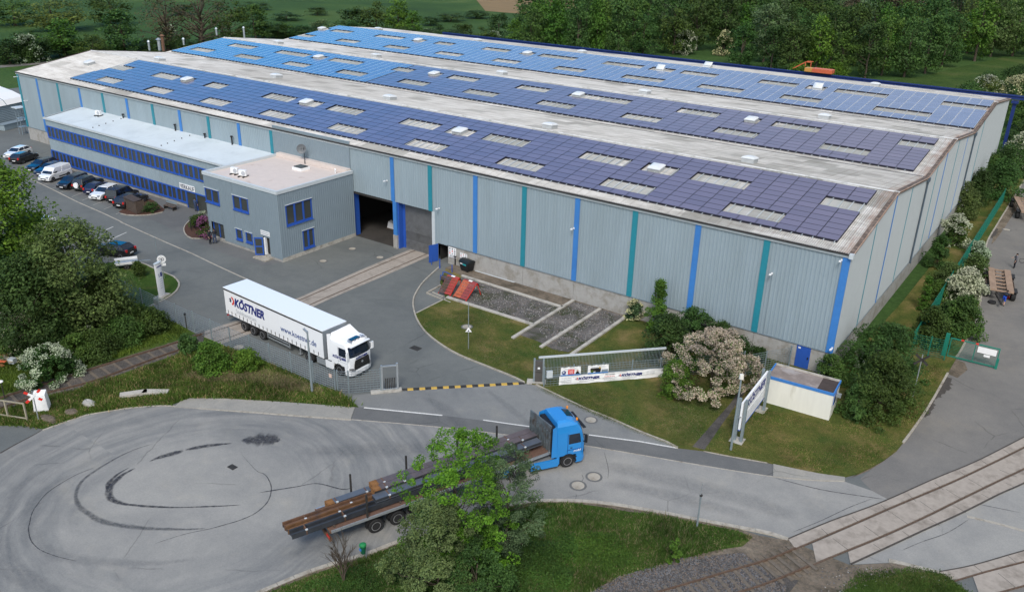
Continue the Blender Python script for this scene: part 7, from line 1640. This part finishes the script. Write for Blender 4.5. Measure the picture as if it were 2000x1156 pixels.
MB().box(LC,LC+0.03,0.5,1.3,1.1,1.95).build('window',M['blue'],ct); MB().box(LC+0.03,LC+0.035,0.6,1.2,1.2,1.85).build('pane',M['winglass'],ct); MB().box(0,LC,0.03,DC-0.03,-0.05,0.06).build('base',M['gutter'],ct)
MB().box(LC,LC+0.3,1.6,1.9,1.3,1.55).build('vent_hood',M['steel'],ct)
# big company sign
q0, q1 = G(1443,862), G(1486,803); dq = (q1-q0).normalized(); LQ = (q1-q0).length; cs = thing('company_sign','large white sign board with blue lettering on four steel posts beside the container','sign',q0,math.atan2(dq.y,dq.x)); HS = hgt(q0,778)
LQ += 0.25
HS = 3.35
for x in (-0.05,LQ-0.1):
    for y in (-0.16,0.3): MB().box(x-0.1,x+0.1,y-0.09,y+0.09,0,HS+0.1).build('post',M['fencegrey'],cs)
MB().box(-0.5,0.45,-0.35,0.6,-0.02,0.1).build('footing',M['concrete'],cs); MB().box(LQ-0.7,LQ+0.4,-0.35,0.6,-0.02,0.1).build('footing',M['concrete'],cs)
MB().box(-0.25,LQ+0.2,0.0,0.14,2.15,3.25).build('upper_board',M['white'],cs); MB().box(-0.2,LQ+0.1,0.0,0.14,1.0,1.98).build('lower_board',M['white'],cs); MB().box(-0.2,LQ+0.1,-0.01,0.15,0.97,1.06).build('board_edge',M['blue'],cs); MB().box(-0.3,LQ+0.2,0.08,0.2,2.0,2.12).build('cross_rail',M['steel'],cs)
text('KÖSTNER',0.85,M['navy'],cs,(0.75,-0.007,2.38),(RX,0,0),shear=0.25,bold=0.03,width=LQ-1.1); logo(cs,(0.45,-0.006,2.7),(RX,0,0),0.55)
for i in range(5): MB().box(0.5,LQ-0.6-0.3*(i%2),-0.008,0.0,1.25+0.13*i,1.28+0.13*i).build('text_line',M['greytext'],cs)
# lamp posts
def lamp(name, label, px, top, r=0.06, head='cap', base=None, ang=0.0):
    p = G(*px); h = hgt(p, top); t = thing(name, label, 'lamp post', p, ang); MB().cyl((0,0,-0.1),(0,0,h),r*1.25,r*0.8,n=10).build('pole',M['fencegrey'],t)
    if head == 'cap': MB().lathe([(0.08,h),(0.17,h+0.03),(0.13,h+0.35),(0.02,h+0.38)],n=12).build('lamp_head',mat('lamp_head',(0.7,0.68,0.6),0.4),t)
    elif head == 'arm': MB().bar((0,0,h),(-0.5,0.1,h+0.12),0.16,0.09).build('lamp_head',M['steel'],t)
    elif head == 'fork': MB().cyl((0,0,h),(0,0,h+0.08),0.1,n=8).build('cap',M['gutter'],t); MB().bar((-0.05,0,h-0.5),(-0.05,0,h+0.1),0.05,0.05).bar((-0.05,0,h+0.1),(0.0,0,h+0.9),0.025,0.025).build('antenna',M['steel'],t)
    return t
lamp('lamp_post','tall grey lamp post with flat head in front of the white lorry',(610,768),649,0.08,'arm')
lamp('lamp_post','slanting grey pole with pale cap at the left end of the big sign',(1427,880),740,0.07,'cap')
lamp('signal_post','slim grey post on the bank beside the road, right of the blue lorry',(1361,1030),968,0.05,'fork')
lamp('pole','thin dark pole behind the speed limit sign',(308,503),463,0.03,'none')
lamp('pole','thin grey pole behind the red tile displays',(915,682),590,0.035,'none')
# pylon sign, speed limit
q = G(317,579); _e = G(316,514,3.4)-G(300,523,3.4); py_ = thing('pylon_sign','narrow white pylon sign on the island lawn','sign',q,math.atan2(_e.y,_e.x)); hp = hgt(q,514)
MB().loft([[(x*0.5*k,y*0.14,z) for x, y in [(math.cos(a),math.sin(a)) for a in [2*math.pi*i/16 for i in range(16)]]] for z, k in ((0.05,0.95),(hp,1.0))]).build('panel',M['white'],py_); 
MB().loft([[(x*0.54,y*0.18,z) for x, y in [(math.cos(2*math.pi*i/16),math.sin(2*math.pi*i/16)) for i in range(16)]] for z in (hp,hp+0.06)]).build('top_plate',M['trim'],py_); MB().box(-0.75,0.75,-0.45,0.45,-0.02,0.09).build('base',M['concrete'],py_)
text('KÖSTNER',0.13,M['navy'],py_,(-0.36,-0.15,hp-0.35),(RX,0,0),bold=0.01,width=0.7); MB().box(0.0,0.25,-0.15,-0.14,hp-1.35,hp-0.95).box(-0.22,-0.16,-0.15,-0.14,hp-1.35,hp-1.0).build('pictogram',M['navy'],py_)
for i in range(5): MB().box(-0.2,0.2-0.06*(i%2),-0.148,-0.14,hp-1.6-0.22*i,hp-1.56-0.22*i).build('text_line',M['greytext'],py_)
q = G(321,545); sp = thing('speed_limit_sign','round white sign showing 20 on a thin pole behind the pylon','road sign',q,math.radians(55)); hh = hgt(q,500)
MB().cyl((0,0,0),(0,0,hh),0.03,n=6).build('pole',M['steel'],sp); MB().cyl((0,0.02,hh-0.35),(0,-0.02,hh-0.35),0.42,n=24).build('disc',M['white'],sp); text('20',0.45,M['darktext'],sp,(-0.26,-0.03,hh-0.5),(RX,0,0),width=0.5); MB().box(-0.05,0.35,-0.02,0.02,hh-1.05,hh-0.8).build('plate',M['white'],sp)
# level crossing crosses
def andreas(label, px, top, ang, back=False, lean=0.0):
    q = G(*px); h = hgt(q, top); t = thing('crossing_sign', label, 'road sign', q, ang); t.rotation_euler = (0,lean,ang)
    MB().cyl((0,0,-0.1),(0,0,h-0.2),0.04,n=8).build('pole',M['steel'],t)
    for k in (-1,1):
        Mr = Matrix.Rotation(math.radians(50*k),3,'Y'); a = MB(); a.obox((0,-0.05-0.012*k,h-0.62),(0.17,0.02,1.3),M=Mr).build('arm', M['gutter'] if back else M['white'], t)
        if not back:
            for e in (-1,1): MB().obox(Vector((0,-0.052-0.012*k,h-0.62))+Mr@Vector((0,0,e*0.52)),(0.175,0.03,0.27),M=Mr).build('red_end',M['redpaint'],t)
andreas('red and white level crossing sign in front of the white switch box',(76,822),758,math.radians(62)); andreas('dark back of a level crossing sign beside the right lane',(1782,777),688,math.radians(22),True,0.0)
q = G(84,800); eb = thing('switch_box','white roadside cabinet with sloping top behind the crossing sign','cabinet',q,math.radians(50)); MB().loft([[(-0.5,-0.4,0),(0.5,-0.4,0),(0.5,0.4,0),(-0.5,0.4,0)],[(-0.4,-0.3,1.35),(0.4,-0.3,1.35),(0.4,0.3,1.5),(-0.4,0.3,1.5)]]).build('casing',M['white'],eb); MB().box(-0.46,0.46,-0.36,-0.33,0.5,0.52).build('seam',M['greytext'],eb)
q = G(-1,800); rs = thing('road_sign','round red-rimmed sign cut by the left picture edge','road sign',(q.x-0.1,q.y,0),math.radians(62)); MB().cyl((0,0,0),(0,0,2.2),0.03,n=6).build('pole',M['steel'],rs); MB().cyl((0,0,2.1),(0,-0.03,2.1),0.36,n=24).build('disc',M['redpaint'],rs); MB().cyl((0,-0.03,2.1),(0,-0.04,2.1),0.25,n=24).build('field',M['white'],rs)
q = G(10,780); lmp = thing('bollard_lamp','small white domed lamp beside the red-rimmed sign','lamp',q); MB().cyl((0,0,0),(0,0,1.5),0.04,n=8).build('pole',M['gutter'],lmp); MB().lathe([(0.18,1.5),(0.15,1.58),(0.02,1.62)],n=12).build('dome',M['white'],lmp)
# wooden railing and wall pieces bottom left
q0, q1 = G(-20,812), G(54,823); dq = (q1-q0); t = thing('railing','weathered pale tubular railing at the left edge beside the rails','railing',q0,math.atan2(dq.y,dq.x)); Lr = dq.length; hr = hgt(q1,788)
M['palewood'] = mat('pale_rail',(0.3,0.27,0.2),0.8)
MB().bar((0,0,hr),(Lr,0,hr),0.08,0.08).build('top_rail',M['palewood'],t); MB().bar((0,0,0.25),(Lr,0,0.25),0.08,0.08).build('lower_rail',M['palewood'],t)
for x in (0.3,Lr*0.5,Lr): MB().box(x-0.05,x+0.05,-0.05,0.05,0,hr).build('post',M['palewood'],t)
def rock(label, px, sx, sy, sz, m='concrete', rz=0.0, blocky=False, name='boulder'):
    q = G(*px); t = MB(); r_ = random.Random(px[0])
    if blocky: t.box(-sx,sx,-sy,sy,-0.1,sz)
    else:
        secs = []
        for z, k in ((-0.1,1.0),(sz*0.4,1.05),(sz*0.8,0.7),(sz,0.3)): secs.append([(sx*k*math.cos(a)*r_.uniform(.8,1.15), sy*k*math.sin(a)*r_.uniform(.8,1.15), z*r_.uniform(.9,1.1)) for a in [2*math.pi*i/9 for i in range(9)]])
        t.loft(secs)
    tag(t.build(name, M[m], loc=(q.x,q.y,0.05), rotz=rz), label, 'boulder' if not blocky else 'concrete block')
rock('left one of two flat concrete blocks on the verge',(262,774),0.95,0.28,0.3,rz=math.radians(56),blocky=True,name='concrete_block'); rock('right one of two flat concrete blocks on the verge',(305,771),0.95,0.28,0.3,rz=math.radians(37),blocky=True,name='concrete_block')
rock('grey boulder on the verge near the road edge',(175,792),0.7,0.45,0.4,'plinth'); rock('half-buried reddish slab beside the crossing sign',(95,820),0.9,0.4,0.18,'dirt'); rock('small low stone between the boulder and the slab',(140,806),0.5,0.4,0.2,'dirt'); rock('low mossy stone behind the boulder',(215,782),0.5,0.35,0.2,'rough')
# concrete wall and debris at the left edge
w0_, w1_ = G(-60,640), G(40,672); dw = (w1_-w0_); cw = thing('concrete_wall','weathered concrete panel wall at the left picture edge','wall',w0_,math.atan2(dw.y,dw.x)); Lw = dw.length; n = 9; hw_ = hgt(G(10,680),615)
for i in range(n): x = Lw*i/n; MB().box(x+0.03,x+Lw/n-0.03,-0.08,0.08,0,2.5).build('panel',M['plinth'],cw); MB().box(x-0.06,x+0.06,-0.14,0.12,0,2.62).build('post',M['plinth'],cw)
q = G(2,712); db = thing('scrap_heap','orange and pale planks heaped at the left picture edge','scrap',q); random.seed(4)
for i in range(7): MB().obox((random.uniform(-1,0.8),random.uniform(-.5,.6),0.15+0.09*i),(random.uniform(0.8,1.8),0.25,0.06),random.uniform(-.4,1.0)).build('plank',[M['crane'],M['palewood'],M['rustor']][i%3],db)
MB().obox((1.0,0.5,0.5),(0.5,0.4,0.4),0.4).build('box',M['trim'],db)
# by the side door: rails, bike rack, container, ashtray
for i, (px, h, lb) in enumerate([((843,517),0.95,'short blue bollard left of the open side door'),((859,524),1.05,'thick blue bollard right in front of the open side door'),((883,534),0.95,'blue post at the upper end of the blue bicycle rack')]):
    q = G(*px); t = MB().cyl((0,0,0),(0,0,h),0.06 if i == 1 else 0.045,n=10).build('bollard',M['blue'],loc=(q.x,q.y,0)); tag(t,lb,'bollard','blue bollards by the side door')
q = G(868,553); bk_ = thing('bicycle_rack','blue curved bicycle rack left of the red tile displays','bicycle rack',q,math.radians(-40)); pts = [(-0.9,0,0.0),(-0.9,0,0.85),(-0.5,0.25,1.0),(0.2,0.5,1.05),(0.8,0.9,1.0)]
MB().tube(pts,0.045,8).build('hoop',M['blue'],bk_); MB().tube([(-0.9,-0.25,0.05),(-0.9,-0.25,0.55),(0.6,0.4,0.6),(0.6,0.4,0.05)],0.035,8).build('lower_hoop',M['blue'],bk_); MB().obox((-0.1,0.15,0.45),(1.0,0.5,0.3),0.5).build('box',M['wood'],bk_)
for s in (-0.7,-0.3): MB().cyl((s,-0.1,0.3),(s+0.03,0.0,0.3),0.3,n=16).build('wheel',M['black'],bk_)
q = G(912,530); wc_ = thing('waste_container','big black four-wheeled waste container against the plinth','waste container',q,math.radians(-8))
MB().loft([[(-0.5,-0.42,0.2),(0.5,-0.42,0.2),(0.5,0.42,0.2),(-0.5,0.42,0.2)],[(-0.65,-0.52,1.05),(0.65,-0.52,1.05),(0.65,0.52,1.05),(-0.65,0.52,1.05)]]).build('body',M['black'],wc_)
ld = MB(); ld.loft([[(x,0.56*math.cos(a),1.06+0.3*math.sin(a)) for a in [math.pi*i/8 for i in range(9)]] for x in (-0.68,0.68)]); ld.build('lid',mat('bin_lid',(0.01,0.014,0.016),0.4),wc_)
for a in (-0.4,0.4):
    for b in (-0.3,0.3): MB().cyl((a-0.03,b,0.1),(a+0.03,b,0.1),0.1,n=10).build('castor',M['rubber'],wc_)
MB().box(-0.1,0.4,-0.53,-0.51,0.82,0.98).build('sticker',mat('teal_sticker',(0.02,0.3,0.32),0.5),wc_); MB().box(-0.5,-0.15,-0.53,-0.51,0.88,0.98).build('sticker',M['white'],wc_)
q = G(889,519); t = MB().box(-0.1,0.1,-0.1,0.1,0,0.05).box(-0.05,0.05,-0.05,0.05,0.05,1.0).box(-0.12,0.12,-0.08,0.08,1.0,1.12).build('ashtray_stand',M['black'],loc=(q.x,q.y,0)); tag(t,'thin black standing ashtray under the tall notice board','ashtray')
# roof tile displays
def display(label, pa, pb, m1, m2):
    a, b = G(*pa), G(*pb); d = b-a; W_ = d.length; t = thing('tile_display', label, 'display stand', (a.x,a.y,0.1), math.atan2(d.y,d.x), 'sloping roof tile displays')
    def panel(x0, x1, m):
        mb = MB(); n = 10
        for i in range(n):
            u0, u1 = x0+(x1-x0)*i/n, x0+(x1-x0)*(i+1)/n; up = 0.03
            for r_ in range(6):
                y0, z0 = 0.0+1.5*r_/6, 0.12+1.25*r_/6; y1, z1 = 1.5*(r_+1)/6, 0.10+1.25*(r_+1)/6
                mb.add([(u0,y0,z0+0.02),((u0+u1)/2,y0,z0+0.02+up),(u1-0.01,y0,z0+0.02),(u1-0.01,y1,z1),((u0+u1)/2,y1,z1+up),(u0,y1,z1)],[(0,1,4,5),(1,2,3,4)])
        mb.build('tiles', m, t)
    panel(0, W_*0.5, m1); panel(W_*0.5, W_, m2)
    MB().add([(0,1.5,1.34),(W_,1.5,1.34),(W_,1.72,1.4),(0,1.72,1.4),(W_,2.2,0.85),(0,2.2,0.85)],[(0,1,2,3),(3,2,4,5)]).build('ridge', m2, t)
    fr = MB(); fr.bar((0.02,0,0.05),(0.02,1.6,1.35),0.06,0.06); fr.bar((W_-0.02,0,0.05),(W_-0.02,1.6,1.35),0.06,0.06); fr.bar((0.02,2.2,0.0),(0.02,1.65,1.35),0.06,0.06); fr.bar((W_-0.02,2.2,0.0),(W_-0.02,1.65,1.35),0.06,0.06); fr.build('frame', M['redpaint'], t)
    MB().obox((W_*0.5,1.62,1.415),(0.42,0.18,0.03),M=Matrix.Rotation(math.radians(15),3,'X')).build('label', M['white'], t)
tr_ = mat('red_tile',(0.36,0.055,0.05),0.6,var=0.15); tb2 = mat('brown_tile',(0.1,0.06,0.055),0.7); to_ = mat('orange_tile',(0.42,0.1,0.045),0.65); td_ = mat('dark_red_tile',(0.26,0.045,0.045),0.6)
display('red and brown roof tile display stand, left one of the pair',(856,575),(879,581),tb2,tr_); display('orange and dark red roof tile display stand, right one of the pair',(885,582),(910,591),to_,td_)
# warning triangle
q = G(915,683); wt = thing('warning_triangle','small white triangular sign on a thin post in the lawn','road sign',q,math.radians(35)); ht_ = hgt(q,640)
MB().cyl((0,0,0),(0,0,ht_),0.025,n=6).build('pole',M['steel'],wt); MB().add([(-0.27,-0.03,ht_-0.38),(0.27,-0.03,ht_-0.38),(0,-0.03,ht_+0.05)],[(0,1,2)]).add([(-0.27,0.0,ht_-0.38),(0.27,0.0,ht_-0.38),(0,0.0,ht_+0.05)],[(2,1,0)]).build('plate',M['white'],wt); MB().add([(-0.09,-0.036,ht_-0.33),(0.09,-0.036,ht_-0.33),(0,-0.036,ht_-0.16)],[(0,1,2)]).build('symbol',M['darktext'],wt)
# green bin
q = G(710,1090,0.05); gb_ = thing('litter_bin','green round litter bin on the kerb in front of the steel lorry','litter bin',q); MB().cyl((0.12,0.1,0),(0.12,0.1,0.9),0.03,n=6).build('post',M['fencegrey'],gb_); MB().lathe([(0.14,0.4),(0.19,0.9),(0.2,0.92)],n=14).build('body',mat('bin_green',(0.01,0.1,0.05),0.5),gb_); MB().lathe([(0.21,0.92),(0.2,1.0),(0.1,1.06),(0.01,1.07)],n=14).build('lid',mat('bin_green_lid',(0.015,0.2,0.06),0.5),gb_); MB().obox((-0.02,-0.185,0.72),(0.16,0.02,0.16)).build('sticker',M['stripeblue'],gb_)
# benches, shelter, bike stands at the offices
def bench(label, px, rz, name='bench'):
    q = G(*px); t = thing(name, label, 'bench', q, rz)
    for i, (y, z) in enumerate(((-0.25,0.45),(-0.1,0.45),(0.05,0.45),(0.22,0.6),(0.26,0.78),(0.3,0.95))):
        MB().obox((0,y,z),(1.9,0.12,0.04) if i < 3 else (1.9,0.04,0.13)).build('slat',M['wood'] if i < 4 else M['cladd'],t)
    for x in (-0.8,0.8): MB().box(x-0.04,x+0.04,-0.3,0.3,0,0.43).build('leg',M['gutter'],t)
bench('grey-brown slatted bench between mulch bed and office entrance',(333,409),math.radians(5)); 
q = G(268,412); ws_ = thing('wooden_shelter','dark brown slatted wooden box shelter beside the black estate car','shelter',(q.x,q.y,0),math.radians(-6))
f = MB()
for i in range(9): f.box(-1.35,1.35,-0.03,0.03,0.1+0.17*i,0.22+0.17*i)
f.build('front_slats',M['wood'],ws_,loc=(0,-0.7,0))
f = MB()
for i in range(9): f.box(-0.03,0.03,-0.7,0.3,0.1+0.17*i,0.23+0.17*i)
f.build('side_slats',M['wood'],ws_,loc=(1.38,0,0)); MB().add([(-1.45,-0.85,1.66),(1.45,-0.85,1.66),(1.45,0.15,1.78),(-1.45,0.15,1.78),(-1.45,-0.85,1.58),(1.45,-0.85,1.58)],[(0,1,2,3),(4,5,1,0)]).build('roof',mat('shelter_roof',(0.06,0.045,0.04),0.8,var=0.3,scale=4),ws_)
for x in (-1.38,1.38):
    for y in (-0.7,0.3): MB().box(x-0.06,x+0.06,y-0.06,y+0.06,0,1.7).build('post',M['wood'],ws_)
q = G(374,452); bs = thing('bicycle_stand','row of black hoops at the round bed by the entrance','bicycle stand',q,math.radians(60))
for i in range(3): MB().tube([(i*0.5,0,0),(i*0.5,0,1.1),(i*0.5,0.35,1.1),(i*0.5,0.35,0)],0.03,6).build('hoop',M['black'],bs)
q = G(320,597); bo = thing('bollard','short dark reflector post behind the wire fence','bollard',G(365,642)); MB().cyl((0,0,0),(0,0,1.35),0.05,n=8).build('post',M['gutter'],bo); MB().cyl((0,0,1.35),(0,0,1.5),0.1,n=8).build('cap',M['black'],bo)
q = G(321,611); t = MB().box(-0.35,0.35,-0.03,0.03,1.1,1.6).build('dark_plate',M['fencegrey'],loc=(q.x,-26.52,0)); tag(t,'dark square plate hung on the wire fence','sign')
t = MB().box(-0.14,0.14,-0.02,0.02,0,0.3).build('notice_plate',mat('pink_notice',(0.6,0.45,0.38),0.6),loc=(-29.9,-26.47,1.25)); tag(t,'small pale notice on the wire fence near the corner','sign')
# green fence and gate on the right
f0 = [xy(1774,668),xy(1783,675),xy(1842,693)]
mesh_fence('green_fence','green mesh fence panel left of the green gate post',[xy(1777,690),xy(1811,698),xy(1843,693+12)],1.95,'fencegreen',0.2,0.3)
q0, q1 = G(1846,696), G(1944,720); dg = (q1-q0); gg = thing('green_gate','wide green framed gate with two blank white boards across the lane','gate',q0,math.atan2(dg.y,dg.x)); Lg = dg.length; HG = 1.85
MB().box(-0.32,0.0,-0.12,0.12,0,2.15).build('gate_post',M['greenp'],gg); fr = MB(); fr.box(0.1,Lg,-0.05,0.05,HG-0.08,HG); fr.box(0.1,Lg,-0.05,0.05,0.1,0.18); fr.box(0.1,0.18,-0.05,0.05,0.18,HG-0.08); fr.box(Lg-0.08,Lg,-0.05,0.05,0.18,HG-0.08); fr.box(Lg*0.52,Lg*0.52+0.07,-0.05,0.05,0.18,HG-0.08); fr.build('frame',M['greenp'],gg)
wm = MB(); z = 0.25
while z < HG-0.1: wm.box(0.18,Lg-0.08,-0.01,0.01,z,z+0.015); z += 0.13
wm.build('wire_mesh',M['fencegreen'],gg); MB().box(Lg*0.58,Lg-0.2,-0.07,-0.05,1.12,1.66).build('board',M['white'],gg); MB().box(Lg*0.72,Lg*0.84,-0.07,-0.05,0.85,1.05).build('board',M['white'],gg); MB().box(Lg-0.1,Lg+0.1,-0.1,0.1,-0.02,0.95).build('lock_post',M['greenp'],gg)
for x in (0.9,Lg*0.52): MB().box(x,x+0.22,-0.06,0.06,HG-0.09,HG+0.015).build('red_reflector',M['redpaint'],gg)
gp_ = [(1777,690),(1800,640),(1822,600),(1845,568),(1868,530),(1893,487),(1915,452),(1935,418),(1950,392),(1962,372)]
gw = [G(*p) for p in [(1777,690)]]; gx0, gy0 = gw[0].x, gw[0].y; e = G(1945,405); 
a0 = G(1777,690); a1 = G(1957,398)
mesh_fence('green_fence','long green mesh fence running beside the lane',[(a0.x+(a1.x-a0.x)*k/19, a0.y+(a1.y-a0.y)*k/19) for k in range(20)],2.1,'fencegreen',0.2,0.12,r=0.02)
# things lying in the lane
q = G(1937,592); jk = thing('tyre','old tyre lying on the lane in front of the skeleton trailer','tyre',(q.x,q.y,0.02)); MB().lathe([(0.2,0),(0.35,0.0),(0.38,0.1),(0.35,0.2),(0.2,0.2)],n=18).build('rubber',M['rubber'],jk)
q = G(1970,582); tb_ = thing('tool_box','small red tool box at the wheel of the skeleton trailer','tool box',(q.x,q.y,0)); MB().box(-0.3,0.3,-0.18,0.18,0,0.28).build('box',M['redpaint'],tb_); MB().bar((-0.2,0,0.36),(0.2,0,0.36),0.03,0.03).build('handle',M['black'],tb_)
# ================================================================== PEOPLE
def person(label, loc, rotz, h, shirt, trousers, pose, hair=(0.02,0.015,0.01), shorts=False):
    """skeleton grown with a skin modifier; pose gives joint positions as fractions of the height"""
    base = {'pel':(0,0,.53),'ch':(0,0,.72),'nk':(0,0,.82),'hd':(0.01,0,.885),'tp':(0.015,0,.95),
            'sl':(0,.11,.80),'el':(0.02,.15,.63),'wl':(0.06,.15,.49),'fl':(0.08,.15,.43),'sr':(0,-.11,.80),'er':(0.02,-.15,.63),'wr':(0.06,-.15,.49),'fr':(0.08,-.15,.43),
            'hl':(0,.055,.50),'kl':(0.01,.06,.28),'al':(-.01,.06,.05),'tl':(.08,.07,.02),'hr':(0,-.055,.50),'kr':(0.01,-.06,.28),'ar':(-.01,-.06,.05),'tr':(.08,-.07,.02)}
    base.update(pose); K = list(base); V = [Vector(base[k])*h for k in K]; ix = {k: i for i, k in enumerate(K)}
    E_ = [('pel','ch'),('ch','nk'),('nk','hd'),('hd','tp'),('ch','sl'),('sl','el'),('el','wl'),('wl','fl'),('ch','sr'),('sr','er'),('er','wr'),('wr','fr'),('pel','hl'),('hl','kl'),('kl','al'),('al','tl'),('pel','hr'),('hr','kr'),('kr','ar'),('ar','tr')]
    RR = {'pel':.085,'ch':.095,'nk':.036,'hd':.062,'tp':.045,'sl':.045,'el':.03,'wl':.02,'fl':.018,'sr':.045,'er':.03,'wr':.02,'fr':.018,'hl':.06,'kl':.042,'al':.028,'tl':.022,'hr':.06,'kr':.042,'ar':.028,'tr':.022}
    me = bpy.data.meshes.new('p'); me.from_pydata(V, [(ix[a], ix[b]) for a, b in E_], [])
    ob = bpy.data.objects.new('p', me); COL.objects.link(ob); m = ob.modifiers.new('s','SKIN'); ob.modifiers.new('u','SUBSURF').levels = 1
    for k in K:
        r_ = RR[k]*h; ob.data.skin_vertices[0].data[ix[k]].radius = (r_*(1.0 if k not in ('ch','pel') else 0.85), r_)
    ob.data.skin_vertices[0].data[ix['pel']].use_root = True
    bpy.context.view_layer.update(); bm_ = bpy.data.meshes.new_from_object(ob.evaluated_get(bpy.context.evaluated_depsgraph_get())); bpy.data.objects.remove(ob); bm_.name = 'body'
    for x in (M['skin'], shirt, trousers, M['black']): bm_.materials.append(x)
    bend = base['ch']
    for p_ in bm_.polygons:
        c = p_.center/h; dn = min((c-Vector(base[k])).length for k in ('wl','wr','fl','fr')); dh = min((c-Vector(base[k])).length for k in ('hd','tp')); df = min((c-Vector(base[k])).length for k in ('al','ar','tl','tr'))
        dt = min((c-Vector(base[a]).lerp(Vector(base[b]), t)).length for a, b in (('pel','kl'),('pel','kr'),('hl','kl'),('hr','kr')) for t in (0,.3,.6,.9)); dc = min((c-Vector(base[k])).length for k in ('ch','sl','sr','el','er','nk')); dk = min((c-Vector(base[a]).lerp(Vector(base[b]),t)).length for a, b in (('kl','al'),('kr','ar')) for t in (.15,.4,.7))
        g_ = min((dn,0),(dh,0),(df,3),(dt,2),(dc,1),(dk,0 if shorts else 2)); p_.material_index = g_[1]
        p_.use_smooth = True
    t = thing('person', label, 'person', (loc[0],loc[1],loc[2] if len(loc) > 2 else 0.012), rotz)
    o = bpy.data.objects.new('body', bm_); COL.objects.link(o); o.parent = t
    hd = Vector(base['hd']).lerp(Vector(base['tp']), 0.5)*h
    hm = MB(); hm.lathe([(0.02,0.045*h),(0.045*h,0.035*h),(0.062*h,0.0),(0.06*h,-0.03*h),(0.03*h,-0.05*h)],c=(hd.x-0.012*h,hd.y,hd.z+0.01*h),n=12); hm.build('hair', mat('hair',hair,0.8), t, smooth=True)
    fc = MB()
    for s in (-1,1): fc.obox((hd.x+0.062*h,hd.y+s*0.018*h,hd.z-0.008*h),(0.004*h,0.012*h,0.006*h))
    fc.build('eyes', M['black'], t); MB().obox((hd.x+0.066*h,hd.y,hd.z-0.022*h),(0.02*h,0.012*h,0.02*h)).build('nose', M['skin'], t)
    for side in ('l','r'):     # fingers and thumb fanned from the end of each hand
        a, b = Vector(base['w'+side])*h, Vector(base['f'+side])*h; d = (b-a).normalized(); sd = d.cross(Vector((0,0,1)) if abs(d.z) < .9 else Vector((1,0,0))).normalized(); f_ = MB()
        for i in range(4): p0 = b+sd*(i-1.5)*0.01*h; p1 = p0+d*0.028*h; f_.cyl(p0,p1,0.0055*h,0.005*h,5); f_.cyl(p1,p1+(d+Vector((0.5,0,0))).normalized()*(0.018+0.004*(i in (1,2)))*h,0.005*h,0.004*h,5)
        f_.cyl(a+sd*0.012*h+d*0.01*h,a+sd*0.035*h+d*0.035*h,0.007*h,0.005*h,5); f_.build('fingers', M['skin'], t)
    return t
cl = {'dark': mat('dark_jacket',(0.02,0.022,0.03),0.9),'jeans': mat('jeans',(0.04,0.06,0.12),0.9),'blueshort': mat('blue_shorts',(0.01,0.06,0.4),0.9),'grey': mat('grey_shirt',(0.12,0.12,0.14),0.9)}
q = G(411,477); person('person in dark clothes standing by the glazed door, left one of the pair',(q.x,q.y,0.012),math.radians(20),1.78,cl['dark'],cl['dark'],{'el':(0.06,.15,.66),'wl':(.15,.1,.68),'fl':(.19,.08,.70)})
q = G(421,476); person('person in dark jacket and jeans facing the other by the glazed door',(q.x,q.y,0.012),math.radians(170),1.8,cl['dark'],cl['jeans'],{'kl':(.05,.07,.28),'al':(.03,.09,.05),'tl':(.11,.1,.02),'er':(.05,-.16,.64),'wr':(.13,-.1,.6),'fr':(.17,-.07,.6)})
q = G(383,413); person('person in blue workwear standing at the sales entrance','' or (q.x,q.y,0.012),math.radians(100),1.75,cl['jeans'],cl['jeans'],{})
q = G(1958,597); person('person in blue shorts and dark shirt bending beside the trailer wheel',(q.x,q.y,0.012),math.radians(75),1.76,cl['dark'],cl['blueshort'],{'pel':(0,0,.5),'ch':(.1,0,.66),'nk':(.16,0,.745),'hd':(.2,0,.80),'tp':(.235,0,.86),'sl':(.1,.11,.72),'el':(.2,.14,.58),'wl':(.32,.1,.52),'fl':(.37,.08,.5),'sr':(.1,-.11,.72),'er':(.2,-.14,.58),'wr':(.32,-.1,.5),'fr':(.37,-.08,.47),'kl':(.03,.07,.27),'kr':(-.02,-.06,.27),'al':(0,.08,.05),'tl':(.09,.09,.02),'ar':(-.08,-.06,.05),'tr':(.0,-.07,.02)},shorts=True)
q = G(1980,524); pp = person('person in dark overalls standing behind the trailer with a hose in hand',(q.x,q.y,0.012),math.radians(200),1.78,cl['grey'],cl['dark'],{'er':(.04,-.17,.66),'wr':(.14,-.17,.62),'fr':(.19,-.17,.61)})
t = thing('hose_reel','thin coiled hose held by the person behind the trailer','hose',(q.x+0.55,q.y+0.05,1.0)); mb = MB(); mb.tube([(0.25*math.cos(a),0.05*math.sin(a*2),0.25*math.sin(a)) for a in [2*math.pi*i/14 for i in range(15)]],0.02,5); mb.build('coil',M['black'],t)
# forklift-like white thing glimpsed in the hall
q = G(717,437); t = thing('pallet_load','white wrapped load glimpsed inside the dark open bay','pallet load',(-52.6,4.5,0)); MB().box(-0.6,0.6,-0.4,0.4,0,0.14).build('pallet',M['wood'],t); MB().loft([[(-0.5,-0.35,0.14),(0.5,-0.35,0.14),(0.5,0.35,0.14),(-0.5,0.35,0.14)],[(-0.35,-0.25,0.9),(0.4,-0.25,0.8),(0.35,0.25,0.85),(-0.4,0.25,0.95)]]).build('wrap',M['white'],t)
